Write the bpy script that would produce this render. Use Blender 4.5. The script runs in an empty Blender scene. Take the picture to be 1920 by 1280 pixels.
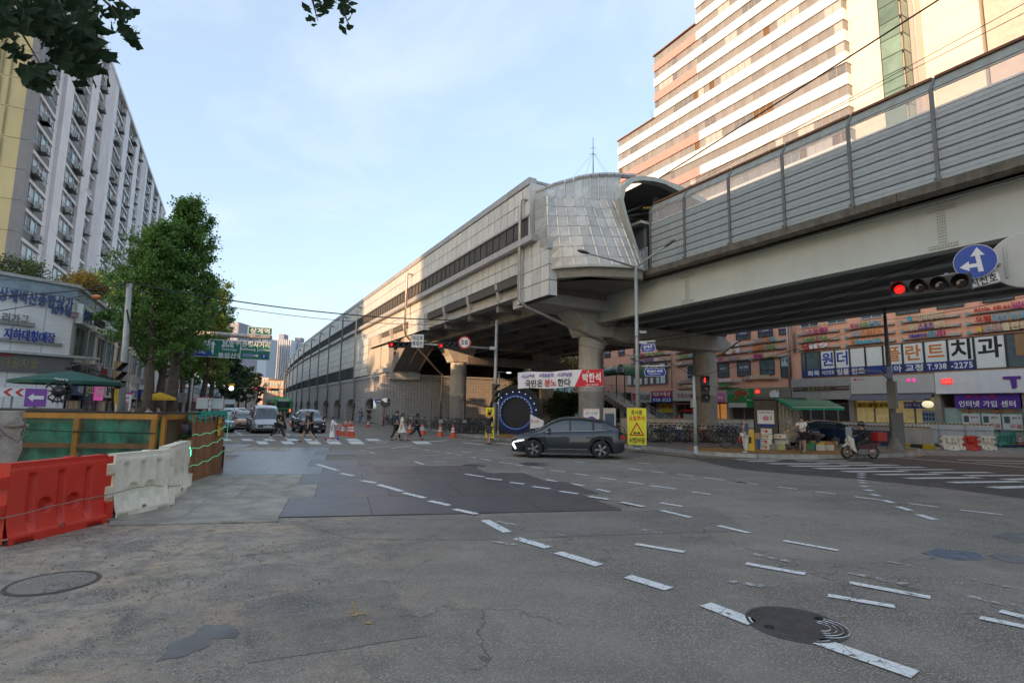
import bpy,bmesh,math,random
from mathutils import Vector,Matrix,Euler
random.seed(7)
sc=bpy.context.scene
COL=sc.collection
GC=COL
R_=math.radians
PI=math.pi
# ---------------- camera ----------------
PITCH=math.atan(125/1000.);ROLL=R_(.86);EYE=Vector((0,0,2.0));FPX=1000.
_F=Vector((0,math.cos(PITCH),math.sin(PITCH)))
_U0=Vector((0,-math.sin(PITCH),math.cos(PITCH)));_R0=Vector((1,0,0))
_R=_R0*math.cos(ROLL)+_U0*math.sin(ROLL);_U=-_R0*math.sin(ROLL)+_U0*math.cos(ROLL)
cd=bpy.data.cameras.new('camera');cam=bpy.data.objects.new('camera',cd);COL.objects.link(cam)
cd.sensor_width=36;cd.lens=36*FPX/1920;cd.clip_start=.05;cd.clip_end=6000
mw=Matrix.Identity(4)
for i in range(3):
 mw[i][0]=_R[i];mw[i][1]=_U[i];mw[i][2]=-_F[i];mw[i][3]=EYE[i]
cam.matrix_world=mw
sc.camera=cam
# ---------------- light ----------------
AZ=R_(29.3)
CA,SA=math.cos(AZ),math.sin(AZ)
SUN_EL=R_(11);SB=R_(22)
_v=Vector((CA,SA,0));_u=Vector((-SA,CA,0))
sun_dir=(-(_v*math.cos(SB))-_u*math.sin(SB))*math.cos(SUN_EL)+Vector((0,0,math.sin(SUN_EL)))
w=bpy.data.worlds.new('World');sc.world=w;w.use_nodes=True
nt=w.node_tree;nt.nodes.clear()
def N(t,k,**kw):
 n=t.nodes.new(k)
 for a,b in kw.items():
  if hasattr(n,a):setattr(n,a,b)
  else:n.inputs[a.replace('_',' ')].default_value=b
 return n
sky=N(nt,'ShaderNodeTexSky',sky_type='NISHITA',sun_disc=False,sun_elevation=SUN_EL,sun_rotation=math.atan2(sun_dir.x,sun_dir.y),air_density=1.0,dust_density=2.6,ozone_density=1.0)
bg=N(nt,'ShaderNodeBackground');bg.inputs[1].default_value=SKY_STRENGTH=.15
out=N(nt,'ShaderNodeOutputWorld')
tc=N(nt,'ShaderNodeTexCoord');sep=N(nt,'ShaderNodeSeparateXYZ');nt.links.new(tc.outputs['Generated'],sep.inputs[0])
ad=N(nt,'ShaderNodeMath',operation='ADD');nt.links.new(sep.outputs[2],ad.inputs[0]);ad.inputs[1].default_value=.18
mx_=N(nt,'ShaderNodeMath',operation='MAXIMUM');nt.links.new(ad.outputs[0],mx_.inputs[0]);mx_.inputs[1].default_value=.05
dv=N(nt,'ShaderNodeVectorMath',operation='DIVIDE');nt.links.new(tc.outputs['Generated'],dv.inputs[0])
cb=N(nt,'ShaderNodeCombineXYZ')
for i in range(3):nt.links.new(mx_.outputs[0],cb.inputs[i])
nt.links.new(cb.outputs[0],dv.inputs[1])
nz=N(nt,'ShaderNodeTexNoise');nz.inputs['Scale'].default_value=1.55;nz.inputs['Detail'].default_value=9;nz.inputs['Roughness'].default_value=.58;nz.inputs['Distortion'].default_value=.35
nt.links.new(dv.outputs[0],nz.inputs['Vector'])
rp=N(nt,'ShaderNodeMapRange');rp.inputs['From Min'].default_value=.5;rp.inputs['From Max'].default_value=.82;rp.inputs['To Max'].default_value=.62
nt.links.new(nz.outputs['Fac'],rp.inputs['Value'])
cm=N(nt,'ShaderNodeMix',data_type='RGBA');nt.links.new(rp.outputs[0],cm.inputs[0])
nt.links.new(sky.outputs[0],cm.inputs[6]);cm.inputs[7].default_value=(2.8,2.85,3.1,1)
vm=N(nt,'ShaderNodeMix',data_type='RGBA');vm.inputs[0].default_value=.5
nt.links.new(cm.outputs[2],vm.inputs[6]);vm.inputs[7].default_value=(1.8,2.22,2.75,1)
nt.links.new(vm.outputs[2],bg.inputs[0]);nt.links.new(bg.outputs[0],out.inputs[0])
sl=bpy.data.lights.new('sun','SUN');sl.energy=2.15;sl.angle=R_(.5);sl.color=(1,.6,.33)
so=bpy.data.objects.new('sun',sl);COL.objects.link(so)
so.rotation_euler=(-sun_dir).to_track_quat('-Z','Y').to_euler()
vs=sc.view_settings;vs.view_transform='Standard';vs.look='None';vs.gamma=1;vs.use_curve_mapping=False
vs.exposure=1.52
sc.cycles.max_bounces=6;sc.cycles.transparent_max_bounces=12
sc.cycles.caustics_reflective=False;sc.cycles.caustics_refractive=False
# ---------------- pixel helpers: where a point of the photograph stands in the place ----------------
def ray(x,y):return(_F*FPX+_R*(x-960)-_U*(y-640)).normalized()
def G(x,y,z=0.0):
 d=ray(x,y);return EYE+d*((z-2.0)/d.z)
def GD(x,depth,z=0.0):
 "point of height z on image column x at camera depth"
 lo,hi=-3000.,4000.
 P=None
 yy=640.
 for _ in range(12):
  d=ray(x,yy);P=EYE+d*(depth/d.dot(_F));yy+=(P.z-z)/depth*FPX
 return P
def XY(x,y,z=0.0):
 p=G(x,y,z);return(p.x,p.y)
def OP(x,y,nrm,dist):
 d=ray(x,y);return EYE+d*((dist-nrm.dot(EYE))/nrm.dot(d))
def PT(x,y,depth):
 d=ray(x,y);return EYE+d*(depth/d.dot(_F))
def face(P):return math.atan2(P[1],P[0])-PI/2
def vu(P):return(P.dot(_v),P.dot(_u),P.z)
# ---------------- materials ----------------
MATS={}
def mat(name,col=(.5,.5,.5),rough=.6,metal=0.,var=.12,scale=2.,bump=0.,bscale=30.,dirt=0.,dcol=(.08,.07,.06),dscale=.8,alpha=1.,trans=0.,emis=0.,streak=0.,coat=0.,rnd=0.,back=False):
 if name in MATS:return MATS[name]
 m=bpy.data.materials.new(name);m.use_nodes=True;t=m.node_tree;b=t.nodes['Principled BSDF']
 c4=(*col,1);b.inputs['Roughness'].default_value=rough;b.inputs['Metallic'].default_value=metal
 b.inputs['Base Color'].default_value=c4
 L=t.links.new
 co=N(t,'ShaderNodeTexCoord').outputs['Object']
 cur=None
 if var>0:
  n=N(t,'ShaderNodeTexNoise');n.inputs['Scale'].default_value=scale;n.inputs['Detail'].default_value=5;n.inputs['Roughness'].default_value=.62
  L(co,n.inputs['Vector'])
  r=N(t,'ShaderNodeMapRange');r.inputs['From Min'].default_value=.3;r.inputs['From Max'].default_value=.7
  r.inputs['To Min'].default_value=1-var;r.inputs['To Max'].default_value=1+var;L(n.outputs['Fac'],r.inputs['Value'])
  mu=N(t,'ShaderNodeVectorMath',operation='SCALE');mu.inputs[0].default_value=col;L(r.outputs[0],mu.inputs['Scale'])
  cur=mu.outputs[0]
 if rnd>0:
  oi=N(t,'ShaderNodeObjectInfo')
  r=N(t,'ShaderNodeMapRange');r.inputs['To Min'].default_value=1-rnd;r.inputs['To Max'].default_value=1+rnd;L(oi.outputs['Random'],r.inputs['Value'])
  mu=N(t,'ShaderNodeVectorMath',operation='SCALE')
  if cur:L(cur,mu.inputs[0])
  else:mu.inputs[0].default_value=col
  L(r.outputs[0],mu.inputs['Scale']);cur=mu.outputs[0]
 if dirt>0 or streak>0:
  mp=N(t,'ShaderNodeMapping');L(co,mp.inputs['Vector'])
  mp.inputs['Scale'].default_value=(1,1,.09)if streak>0 else(1,1,1)
  n=N(t,'ShaderNodeTexNoise');n.inputs['Scale'].default_value=dscale*(4 if streak>0 else 1);n.inputs['Detail'].default_value=8;n.inputs['Roughness'].default_value=.7
  L(mp.outputs[0],n.inputs['Vector'])
  r=N(t,'ShaderNodeMapRange');r.inputs['From Min'].default_value=.46;r.inputs['From Max'].default_value=.78;r.inputs['To Max'].default_value=max(dirt,streak)
  L(n.outputs['Fac'],r.inputs['Value'])
  mx=N(t,'ShaderNodeMix',data_type='RGBA');L(r.outputs[0],mx.inputs[0])
  if cur:L(cur,mx.inputs[6])
  else:mx.inputs[6].default_value=c4
  mx.inputs[7].default_value=(*dcol,1);cur=mx.outputs[2]
 if cur:L(cur,b.inputs['Base Color'])
 if bump>0:
  n=N(t,'ShaderNodeTexNoise');n.inputs['Scale'].default_value=bscale;n.inputs['Detail'].default_value=6;L(co,n.inputs['Vector'])
  bp=N(t,'ShaderNodeBump');bp.inputs['Strength'].default_value=bump;bp.inputs['Distance'].default_value=.02
  L(n.outputs['Fac'],bp.inputs['Height']);L(bp.outputs[0],b.inputs['Normal'])
 if trans>0:b.inputs['Transmission Weight'].default_value=trans;b.inputs['IOR'].default_value=1.02
 if alpha<1:b.inputs['Alpha'].default_value=alpha
 if coat>0:b.inputs['Coat Weight'].default_value=coat;b.inputs['Coat Roughness'].default_value=.05
 if emis>0:b.inputs['Emission Color'].default_value=c4;b.inputs['Emission Strength'].default_value=emis
 MATS[name]=m
 return m
 # ---------------- mesh builder ----------------
def cr(a,b):return Vector(a).cross(Vector(b))
class MB:
 def __init__(s):s.v=[];s.f=[];s.sm=[];s.m=Matrix.Identity(4)
 def add(s,vs,fs,sm=False):
  o=len(s.v);s.v+=[s.m@Vector(p)for p in vs];s.f+=[tuple(i+o for i in f)for f in fs];s.sm+=[sm]*len(fs);return s
 def box(s,x0,x1,y0,y1,z0,z1):
  return s.add([(x0,y0,z0),(x1,y0,z0),(x1,y1,z0),(x0,y1,z0),(x0,y0,z1),(x1,y0,z1),(x1,y1,z1),(x0,y1,z1)],[(0,3,2,1),(4,5,6,7),(0,1,5,4),(1,2,6,5),(2,3,7,6),(3,0,4,7)])
 def cbox(s,c,d):return s.box(c[0]-d[0]/2,c[0]+d[0]/2,c[1]-d[1]/2,c[1]+d[1]/2,c[2]-d[2]/2,c[2]+d[2]/2)
 def quad(s,*p):return s.add(p,[tuple(range(len(p)))])
 def prism(s,pts,z0,z1):
  n=len(pts);a=sum(pts[i][0]*pts[(i+1)%n][1]-pts[(i+1)%n][0]*pts[i][1]for i in range(n))
  if a<0:pts=pts[::-1]
  return s.add([(x,y,z0)for x,y in pts]+[(x,y,z1)for x,y in pts],[tuple(range(n-1,-1,-1)),tuple(range(n,2*n))]+[(i,(i+1)%n,n+(i+1)%n,n+i)for i in range(n)])
 def ext(s,pts,d,o=(0,0,0),ax='y'):
  "profile in XZ pushed along y by d (ax='x': profile in YZ pushed along x)"
  n=len(pts);f=(lambda p,q:(p[0]+o[0],q+o[1],p[1]+o[2]))if ax=='y' else(lambda p,q:(q+o[0],p[0]+o[1],p[1]+o[2]))
  return s.add([f(p,0)for p in pts]+[f(p,d)for p in pts],[tuple(range(n)),tuple(range(2*n-1,n-1,-1))]+[(i+n,(i+1)%n+n,(i+1)%n,i)for i in range(n)])
 def tube(s,path,r,n=8,caps=True,sm=True):
  path=[Vector(p)for p in path];rs=r if isinstance(r,(list,tuple))else[r]*len(path)
  vs=[];fs=[];prev=None
  for i,p in enumerate(path):
   d=(path[min(i+1,len(path)-1)]-path[max(i-1,0)]).normalized()
   if prev is None:
    a=Vector((0,0,1))if abs(d.z)<.9 else Vector((1,0,0));x=d.cross(a).normalized()
   else:
    x=(prev-d*prev.dot(d)).normalized()
   prev=x;y=d.cross(x)
   for k in range(n):
    t=2*PI*k/n;vs.append(p+(x*math.cos(t)+y*math.sin(t))*rs[i])
  for i in range(len(path)-1):
   for k in range(n):
    k2=(k+1)%n;fs.append((i*n+k,i*n+k2,(i+1)*n+k2,(i+1)*n+k))
  s.add(vs,fs,sm)
  if caps:
   o=len(s.v)-len(vs);s.f+=[tuple(o+k for k in range(n-1,-1,-1)),tuple(o+(len(path)-1)*n+k for k in range(n))];s.sm+=[False]*2
  return s
 def cyl(s,c,r,z0,z1,n=16,r2=None):return s.tube([(c[0],c[1],z0),(c[0],c[1],z1)],[r,r if r2 is None else r2],n)
 def lathe(s,prof,n=20,c=(0,0,0),sm=True):
  vs=[];fs=[]
  for r,z in prof:
   for k in range(n):t=2*PI*k/n;vs.append((c[0]+r*math.cos(t),c[1]+r*math.sin(t),c[2]+z))
  for i in range(len(prof)-1):
   for k in range(n):k2=(k+1)%n;fs.append((i*n+k,i*n+k2,(i+1)*n+k2,(i+1)*n+k))
  return s.add(vs,fs,sm)
 def ball(s,c,r,n=10,m=7,sc3=(1,1,1)):
  pr=[(math.sin(PI*i/m),-math.cos(PI*i/m))for i in range(m+1)]
  vs=[];fs=[]
  for a,z in pr:
   for k in range(n):t=2*PI*k/n;vs.append((c[0]+r*sc3[0]*a*math.cos(t),c[1]+r*sc3[1]*a*math.sin(t),c[2]+r*sc3[2]*z))
  for i in range(m):
   for k in range(n):k2=(k+1)%n;fs.append((i*n+k,i*n+k2,(i+1)*n+k2,(i+1)*n+k))
  return s.add(vs,fs,True)
 def grid(s,rows,sm=True,closed=False):
  m=len(rows[0]);vs=[p for r in rows for p in r];fs=[]
  for i in range(len(rows)-1):
   for k in range(m if closed else m-1):k2=(k+1)%m;fs.append((i*m+k,i*m+k2,(i+1)*m+k2,(i+1)*m+k))
  return s.add(vs,fs,sm)
 def mesh(s,name,material):
  me=bpy.data.meshes.new(name);me.from_pydata([tuple(p)for p in s.v],[],s.f)
  if material:me.materials.append(material)
  me.polygons.foreach_set('use_smooth',s.sm);me.update();return me
 def build(s,name,material,parent=None,**kw):
  o=bpy.data.objects.new(name,s.mesh(name,material));COL.objects.link(o)
  if parent:o.parent=parent
  tag(o,**kw);return o
def tag(o,label=None,cat=None,group=None,kind=None):
 if label:o['label']=label
 if cat:o['category']=cat
 if group:o['group']=group
 if kind:o['kind']=kind
 return o
def thing(name,label,cat,loc=(0,0,0),rz=0,group=None,kind=None):
 o=bpy.data.objects.new(name,None);COL.objects.link(o);o.location=loc;o.rotation_euler=(0,0,rz);o.empty_display_size=.1
 return tag(o,label,cat,group,kind)
def bevel(o,wd=.01,seg=2,ang=40):
 m=o.modifiers.new('bevel','BEVEL');m.width=wd;m.segments=seg;m.limit_method='ANGLE';m.angle_limit=R_(ang);return o
def copy_tree(o,parent=None,loc=None,rz=None,label=None):
 c=o.copy();COL.objects.link(c);c.parent=parent
 if loc is not None:c.location=loc
 if rz is not None:c.rotation_euler=(0,0,rz)
 if label:c['label']=label
 for ch in[q for q in KIDS.get(o.name,[])]:copy_tree(ch,c)
 return c
KIDS={}
def snap(root):
 "remember the parts of a prototype so that it can be copied"
 ob=[o for o in COL.objects if o.parent]
 def rec(o):
  KIDS[o.name]=[q for q in ob if q.parent==o]
  for q in KIDS[o.name]:rec(q)
 rec(root);return root
def inst(me,name,parent,loc=(0,0,0),rz=0,**kw):
 o=bpy.data.objects.new(name,me);COL.objects.link(o);o.parent=parent;o.location=loc;o.rotation_euler=(0,0,rz);tag(o,**kw);return o
TEXTS=[]
HQ=set('원더플란트치과화목야간진료임교정아상계벽산종합가동지하대형만두호파인터넷입센본사직영점국민은분노한다박석공중요철주의서행바람시신직후좌회전남양역암거리')
def text(body,h,loc,m,parent,rz=0,width=None,name='lettering',ext=.004,bold=.02,al='CENTER',tilt=0,sx=1,lean=0,flat=False,kw=None):
 TEXTS.append((body,h,loc,m,parent,rz,width,name,.0015 if flat else ext,al,tilt,sx,lean,kw))
def _circ(n=12):return[[(.5+.5*math.cos(2*PI*k/n),.5+.5*math.sin(2*PI*k/n))for k in range(n+1)]]
JG=[(0,1),(1,1),(.9,0)]
JC={'g':[JG],'n':[[(0,1),(0,0),(1,0)]],'d':[[(1,1),(0,1),(0,0),(1,0)]],'r':[[(0,1),(1,1),(1,.5),(0,.5),(0,0),(1,0)]],'m':[[(0,1),(1,1),(1,0),(0,0),(0,1)]],'b':[[(0,1),(0,0),(1,0),(1,1)],[(0,.5),(1,.5)]],'s':[[(.5,1),(.45,.5),(0,0)],[(.48,.6),(1,0)]],'o':_circ(),'j':[[(0,1),(1,1)],[(.5,1),(.45,.5),(0,0)],[(.48,.6),(1,0)]],'c':[[(.3,1.05),(.7,1.05)],[(0,.8),(1,.8)],[(.5,.8),(.4,.35),(0,0)],[(.48,.45),(1,0)]],'k':[JG,[(0,.5),(.95,.5)]],'t':[[(1,1),(0,1),(0,0),(1,0)],[(0,.5),(1,.5)]],'p':[[(0,1),(1,1)],[(0,0),(1,0)],[(.3,1),(.3,0)],[(.7,1),(.7,0)]],'h':[[(.3,1.08),(.7,1.08)],[(0,.82),(1,.82)],[(.5+.38*math.cos(2*PI*k/10),.32+.32*math.sin(2*PI*k/10))for k in range(11)]]}
JL=['g','gg','n','d','dd','r','m','b','bb','s','ss','o','j','jj','c','k','t','p','h']
JT=['','g','gg','gs','n','nj','nh','d','r','rg','rm','rb','rs','rt','rp','rh','m','b','bs','s','ss','o','j','c','k','t','p','h']
VV=[('a',''),('ai',''),('ya',''),('yai',''),('e',''),('ei',''),('ye',''),('yei',''),('','o'),('a','o'),('ai','o'),('i','o'),('','yo'),('','u'),('e','u'),('ei','u'),('i','u'),('','yu'),('','_'),('i','_'),('i','')]
def hangul(ch):
 S=ord(ch)-0xAC00;L,V,T=JL[S//588],VV[S%588//28],JT[S%28];out=[]
 def put(js,x0,x1,y0,y1):
  n=len(js)
  for i,j in enumerate(js):
   a,b=x0+(x1-x0)*i/n,x0+(x1-x0)*(i+.85)/n if n>1 else x1
   for pl in JC[j]:out.append([(a+(b-a)*x,y0+(y1-y0)*y)for x,y in pl])
 fin=bool(T);vert,hor=V;yb=.42 if fin else 0
 if vert and not hor:put(L,.04,.52,.5 if fin else.18,.92 if fin else.84)
 elif hor and not vert:put(L,.2,.8,.68 if fin else.5,.98 if fin else.95)
 else:put(L,.06,.5,.66 if fin else.5,.96 if fin else.92)
 if hor:
  x0,x1=(.02,.98)if not vert else(0,.6);yh=(.5 if fin else.2);c=(x0+x1)/2;d=.13
  if hor in('u','yu'):yh+=.06
  out.append([(x0,yh),(x1,yh)]);hh=.13 if fin else.2
  for xx in([c]if hor in('o','u')else[c-d,c+d]if hor in('yo','yu')else[]):
   out.append([(xx,yh),(xx,yh+hh if hor in('o','yo')else yh-hh)])
 if vert:
  xs=.78;yt=1.0;y0=yb if fin else-.02;ym=(y0+yt)/2
  dbl='ai' in vert or 'ei' in vert
  if dbl:xs=.7;out.append([(.93,yt),(.93,y0)])
  out.append([(xs,yt),(xs,y0)])
  w_=.2 if not dbl else.23
  if 'a' in vert:
   for yy in([ym]if 'y' not in vert else[ym+.12,ym-.12]):out.append([(xs,yy),(xs+w_,yy)])
  if 'e' in vert:
   for yy in([ym]if 'y' not in vert else[ym+.12,ym-.12]):out.append([(xs,yy),(xs-.2,yy)])
 if fin:put(T,.18,.86,-.02,.3)
 vs=[];fs=[];t_=.062;z=.5
 for pl in out:
  for(xa,ya),(xb,yb_)in zip(pl[:-1],pl[1:]):
   l=math.hypot(xb-xa,yb_-ya)or 1;dx,dy=(xb-xa)/l*t_,(yb_-ya)/l*t_;o=len(vs);z-=.004
   for zz in(-.5,z):
    for(px,py)in((xa-dx+dy,ya-dy-dx),(xb+dx+dy,yb_+dy-dx),(xb+dx-dy,yb_+dy+dx),(xa-dx-dy,ya-dy+dx)):vs.append((px*.84+.04,py*.8,zz))
   fs+=[(o+4,o+5,o+6,o+7),(o,o+1,o+5,o+4),(o+1,o+2,o+6,o+5),(o+2,o+3,o+7,o+6),(o+3,o,o+4,o+7)]
 return vs,fs,.95
def finish_texts():
 gl={};need=set(''.join(t_[0]for t_ in TEXTS))-{' ','\n'};obs=[]
 for ch in need:
  if '\uac00'<=ch<='\ud7a3' and ch not in HQ:gl[ch]=hangul(ch);continue
  c=bpy.data.curves.new('glyph','FONT');c.body=ch;c.extrude=.5;c.offset=.024;c.resolution_u=2
  o=bpy.data.objects.new('glyph',c);GC.objects.link(o);obs.append((ch,o))
 bpy.context.view_layer.update();dg=bpy.context.evaluated_depsgraph_get()
 for ch,o in obs:
  me=bpy.data.meshes.new_from_object(o.evaluated_get(dg));vs=[tuple(q.co)for q in me.vertices];fs=[tuple(p.vertices)for p in me.polygons]
  if vs:
   x0=min(q[0]for q in vs);x1=max(q[0]for q in vs);hg='\uac00'<=ch<='\ud7a3'
   gl[ch]=(vs,fs,.95)if hg else([(a-x0+.04,b,c)for a,b,c in vs],fs,x1-x0+.09)
  bpy.data.meshes.remove(me);c=o.data;bpy.data.objects.remove(o);bpy.data.curves.remove(c)
 for(body,h,loc,m,parent,rz,width,name,ext,al,tilt,sx,lean,kw)in TEXTS:
  vs=[];fs=[];lines=body.split('\n');nl=len(lines);ws=[]
  for line in lines:ws.append(sum(gl[c][2]if c in gl else.35 for c in line))
  W_=max(ws)
  for li,line in enumerate(lines):
   x=(W_-ws[li])/2;y=(nl-1-li)*1.12
   for c in line:
    if c in gl:
     o=len(vs);vs+=[(a+x+b*lean,b+y,c_)for a,b,c_ in gl[c][0]];fs+=[tuple(i+o for i in f)for f in gl[c][1]];x+=gl[c][2]
    else:x+=.35
  if not vs:continue
  xs=[q[0]for q in vs];ys=[q[1]for q in vs];cx=(max(xs)+min(xs))/2;cy=(max(ys)+min(ys))/2
  k=h/(.9+1.12*(nl-1));kx=width/(max(xs)-min(xs))if width else k*sx
  M=Matrix.Translation(Vector(loc))@Matrix.Rotation(rz,4,'Z')@Matrix.Rotation(tilt,4,'Y')@Matrix.Rotation(PI/2,4,'X')@Matrix.Diagonal((kx,k,ext*2,1))@Matrix.Translation((-cx,-cy,0))
  me=bpy.data.meshes.new(name);me.from_pydata([tuple(M@Vector(q))for q in vs],[],fs);me.materials.append(m)
  n=bpy.data.objects.new(name,me);COL.objects.link(n);n.parent=parent
  if kw:tag(n,**kw)
def block(name,label,v0,v1,u0,u1,H):  # unseen blocks added out of view to keep sun off street and gable
 r=thing(name,label,'apartment block',(0,0,0),AZ)
 mb=MB();mb.box(v0,v1,u0,u1,0,H);mb.box(v0+.5,v1-.5,u0+2,u1-2,H,H+1.2);mb.build('wall',mat('blockwall',(.55,.53,.5),.85,bump=.1,streak=.3),r)
 mb=MB()
 n=int((u1-u0)/3.2)
 for f in range(int(H/2.7)):
  for i in range(n):mb.box(v1-.05,v1+.03,u0+.8+i*3.2,u0+2.6+i*3.2,1+f*2.7,2.3+f*2.7)
 mb.build('window',mat('blockglass',(.1,.13,.15),.15,var=0),r,kind='stuff')
block('shade_block','added unseen grey slab behind the camera, shading the street',-103,-90,-170,-3.8,48)
block('shade_block','added unseen grey slab out of view, shading the yellow gable',-103,-90,23.3,150,62)
# ================= the road =================
def road_mat(name='asphalt',kc=(1.14,1.08,1.0)):
 m=bpy.data.materials.new(name);m.use_nodes=True;t=m.node_tree;b=t.nodes['Principled BSDF'];L=t.links.new
 co=N(t,'ShaderNodeTexCoord').outputs['Object']
 def noise(sc_,det=6,rough=.6,dist=0,vec=None):
  n=N(t,'ShaderNodeTexNoise');n.inputs['Scale'].default_value=sc_;n.inputs['Detail'].default_value=det;n.inputs['Roughness'].default_value=rough;n.inputs['Distortion'].default_value=dist
  L(vec or co,n.inputs['Vector']);return n.outputs['Fac']
 def rng(x,a,b_,c=0.,d=1.):
  r=N(t,'ShaderNodeMapRange');L(x,r.inputs['Value'])
  for k,q in zip(('From Min','From Max','To Min','To Max'),(a,b_,c,d)):r.inputs[k].default_value=q
  return r.outputs[0]
 def mul(x,y,op='MULTIPLY'):
  r=N(t,'ShaderNodeMath',operation=op)
  for i,q in enumerate((x,y)):
   if isinstance(q,float):r.inputs[i].default_value=q
   else:L(q,r.inputs[i])
  return r.outputs[0]
 def mixc(f,a,b_):
  r=N(t,'ShaderNodeMix',data_type='RGBA')
  if isinstance(f,float):r.inputs[0].default_value=f
  else:L(f,r.inputs[0])
  for i,q in((6,a),(7,b_)):
   if isinstance(q,tuple):r.inputs[i].default_value=(*q,1)
   else:L(q,r.inputs[i])
  return r.outputs[2]
 vo=N(t,'ShaderNodeTexVoronoi');vo.inputs['Scale'].default_value=58;L(co,vo.inputs['Vector'])
 grain=rng(vo.outputs['Distance'],.2,.6);gcol=N(t,'ShaderNodeSeparateColor');L(vo.outputs['Color'],gcol.inputs[0])
 stone=rng(gcol.outputs[0],.1,1,.16,.52)
 gc=N(t,'ShaderNodeCombineXYZ');L(stone,gc.inputs[0]);L(mul(stone,.94),gc.inputs[1]);L(mul(stone,.85),gc.inputs[2])
 base=mixc(grain,gc.outputs[0],(.12,.11,.1))
 worn=rng(noise(.28,7,.6),.4,.62)
 base=mixc(mul(worn,.45),base,(.3,.277,.247))
 mp=N(t,'ShaderNodeMapping');mp.inputs['Rotation'].default_value=(0,0,R_(14));mp.inputs['Scale'].default_value=(.12,1.1,1);L(co,mp.inputs['Vector'])
 base=mixc(mul(rng(noise(1.2,5,.6,0,mp.outputs[0]),.45,.75),.5),base,(.13,.12,.11))
 base=mixc(mul(rng(noise(.9,4,.5),.5,.7),.35),base,(.31,.288,.262))
 sp=N(t,'ShaderNodeSeparateXYZ');L(co,sp.inputs[0])
 edge=mul(sp.outputs[0],mul(noise(.55,6,.65),7.0),'ADD')
 dm=mul(rng(edge,3.9,-1.2,0,1),rng(sp.outputs[1],17.,8.,0,1))
 n1=noise(1.6,8,.7,.6);n2=noise(.7,6,.6,1.2)
 dust=mul(mul(dm,rng(n1,.4,.56)),rng(noise(.45,6,.65,.8),.32,.48,.4,1))
 base=mixc(mul(dust,.8),base,mixc(rng(n2,.42,.62),(.37,.335,.285),(.44,.345,.24)))
 base=mixc(mul(mul(dm,rng(noise(6,8,.75),.5,.62)),.55),base,(.09,.085,.08))
 crumb=N(t,'ShaderNodeTexVoronoi');crumb.inputs['Scale'].default_value=24;L(co,crumb.inputs['Vector'])
 cr_=mul(mul(rng(crumb.outputs['Distance'],.36,.2),rng(noise(.8,6,.65,.5),.50,.57)),dm)
 base=mixc(mul(cr_,.9),base,(.04,.038,.036))
 base=mixc(mul(rng(noise(2.3,9,.75,.4),.6,.72),.45),base,(.3,.29,.27))
 cv=N(t,'ShaderNodeTexVoronoi',feature='DISTANCE_TO_EDGE');cv.inputs['Scale'].default_value=.5
 w1=N(t,'ShaderNodeTexNoise');w1 .inputs['Scale'].default_value=2.2;w1 .inputs['Detail'].default_value=8;L(co,w1 .inputs['Vector'])
 wm=N(t,'ShaderNodeVectorMath',operation='MULTIPLY_ADD');L(w1 .outputs['Color'],wm.inputs[0]);wm.inputs[1].default_value=(.8,.8,.8);L(co,wm.inputs[2]);L(wm.outputs[0],cv.inputs['Vector'])
 crack=mul(rng(cv.outputs['Distance'],.006,.0018),rng(noise(.35,3),.45,.55))
 base=mixc(mul(crack,.6),base,(.05,.047,.044))
 tn=N(t,'ShaderNodeVectorMath',operation='MULTIPLY');L(base,tn.inputs[0]);tn.inputs[1].default_value=kc;L(tn.outputs[0],b.inputs['Base Color'])
 L(rng(noise(3.,5),.3,.7,.62,.85),b.inputs['Roughness'])
 bp=N(t,'ShaderNodeBump');bp.inputs['Strength'].default_value=.7;bp.inputs['Distance'].default_value=.012
 hgt=mul(mul(grain,-1.0),mul(crack,-2.0),'ADD');hgt=mul(hgt,mul(cr_,2.5),'ADD');hgt=mul(hgt,mul(n1,mul(dm,2.0)),'ADD')
 L(hgt,bp.inputs['Height']);L(bp.outputs[0],b.inputs['Normal'])
 return m
mb=MB();mb.quad((-3000,-3000,0),(3000,-3000,0),(3000,3000,0),(-3000,3000,0))
road=mb.build('road',road_mat(),kind='structure')
def paint(name,col,wear=.55,dark=(.13,.13,.13),sc_=9):
 m=bpy.data.materials.new(name);m.use_nodes=True;t=m.node_tree;b=t.nodes['Principled BSDF'];L=t.links.new
 co=N(t,'ShaderNodeTexCoord').outputs['Object']
 n=N(t,'ShaderNodeTexNoise');n.inputs['Scale'].default_value=sc_;n.inputs['Detail'].default_value=9;n.inputs['Roughness'].default_value=.8;L(co,n.inputs['Vector'])
 r=N(t,'ShaderNodeMapRange');r.inputs['From Min'].default_value=.62-.2*wear;r.inputs['From Max'].default_value=.66-.2*wear;L(n.outputs['Fac'],r.inputs['Value'])
 vo=N(t,'ShaderNodeTexVoronoi',feature='DISTANCE_TO_EDGE');vo.inputs['Scale'].default_value=7;L(co,vo.inputs['Vector'])
 r2=N(t,'ShaderNodeMapRange');r2 .inputs['From Min'].default_value=.02;r2 .inputs['From Max'].default_value=.008;L(vo.outputs['Distance'],r2 .inputs['Value'])
 mm=N(t,'ShaderNodeMath',operation='MAXIMUM');L(r.outputs[0],mm.inputs[0]);L(r2 .outputs[0],mm.inputs[1])
 mx=N(t,'ShaderNodeMix',data_type='RGBA');L(mm.outputs[0],mx.inputs[0]);mx.inputs[6].default_value=(*col,1);mx.inputs[7].default_value=(*dark,1)
 L(mx.outputs[2],b.inputs['Base Color']);b.inputs['Roughness'].default_value=.6
 iv=N(t,'ShaderNodeMath',operation='SUBTRACT');iv.inputs[0].default_value=1;L(r.outputs[0],iv.inputs[1]);L(iv.outputs[0],b.inputs['Alpha'])
 return m
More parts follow.
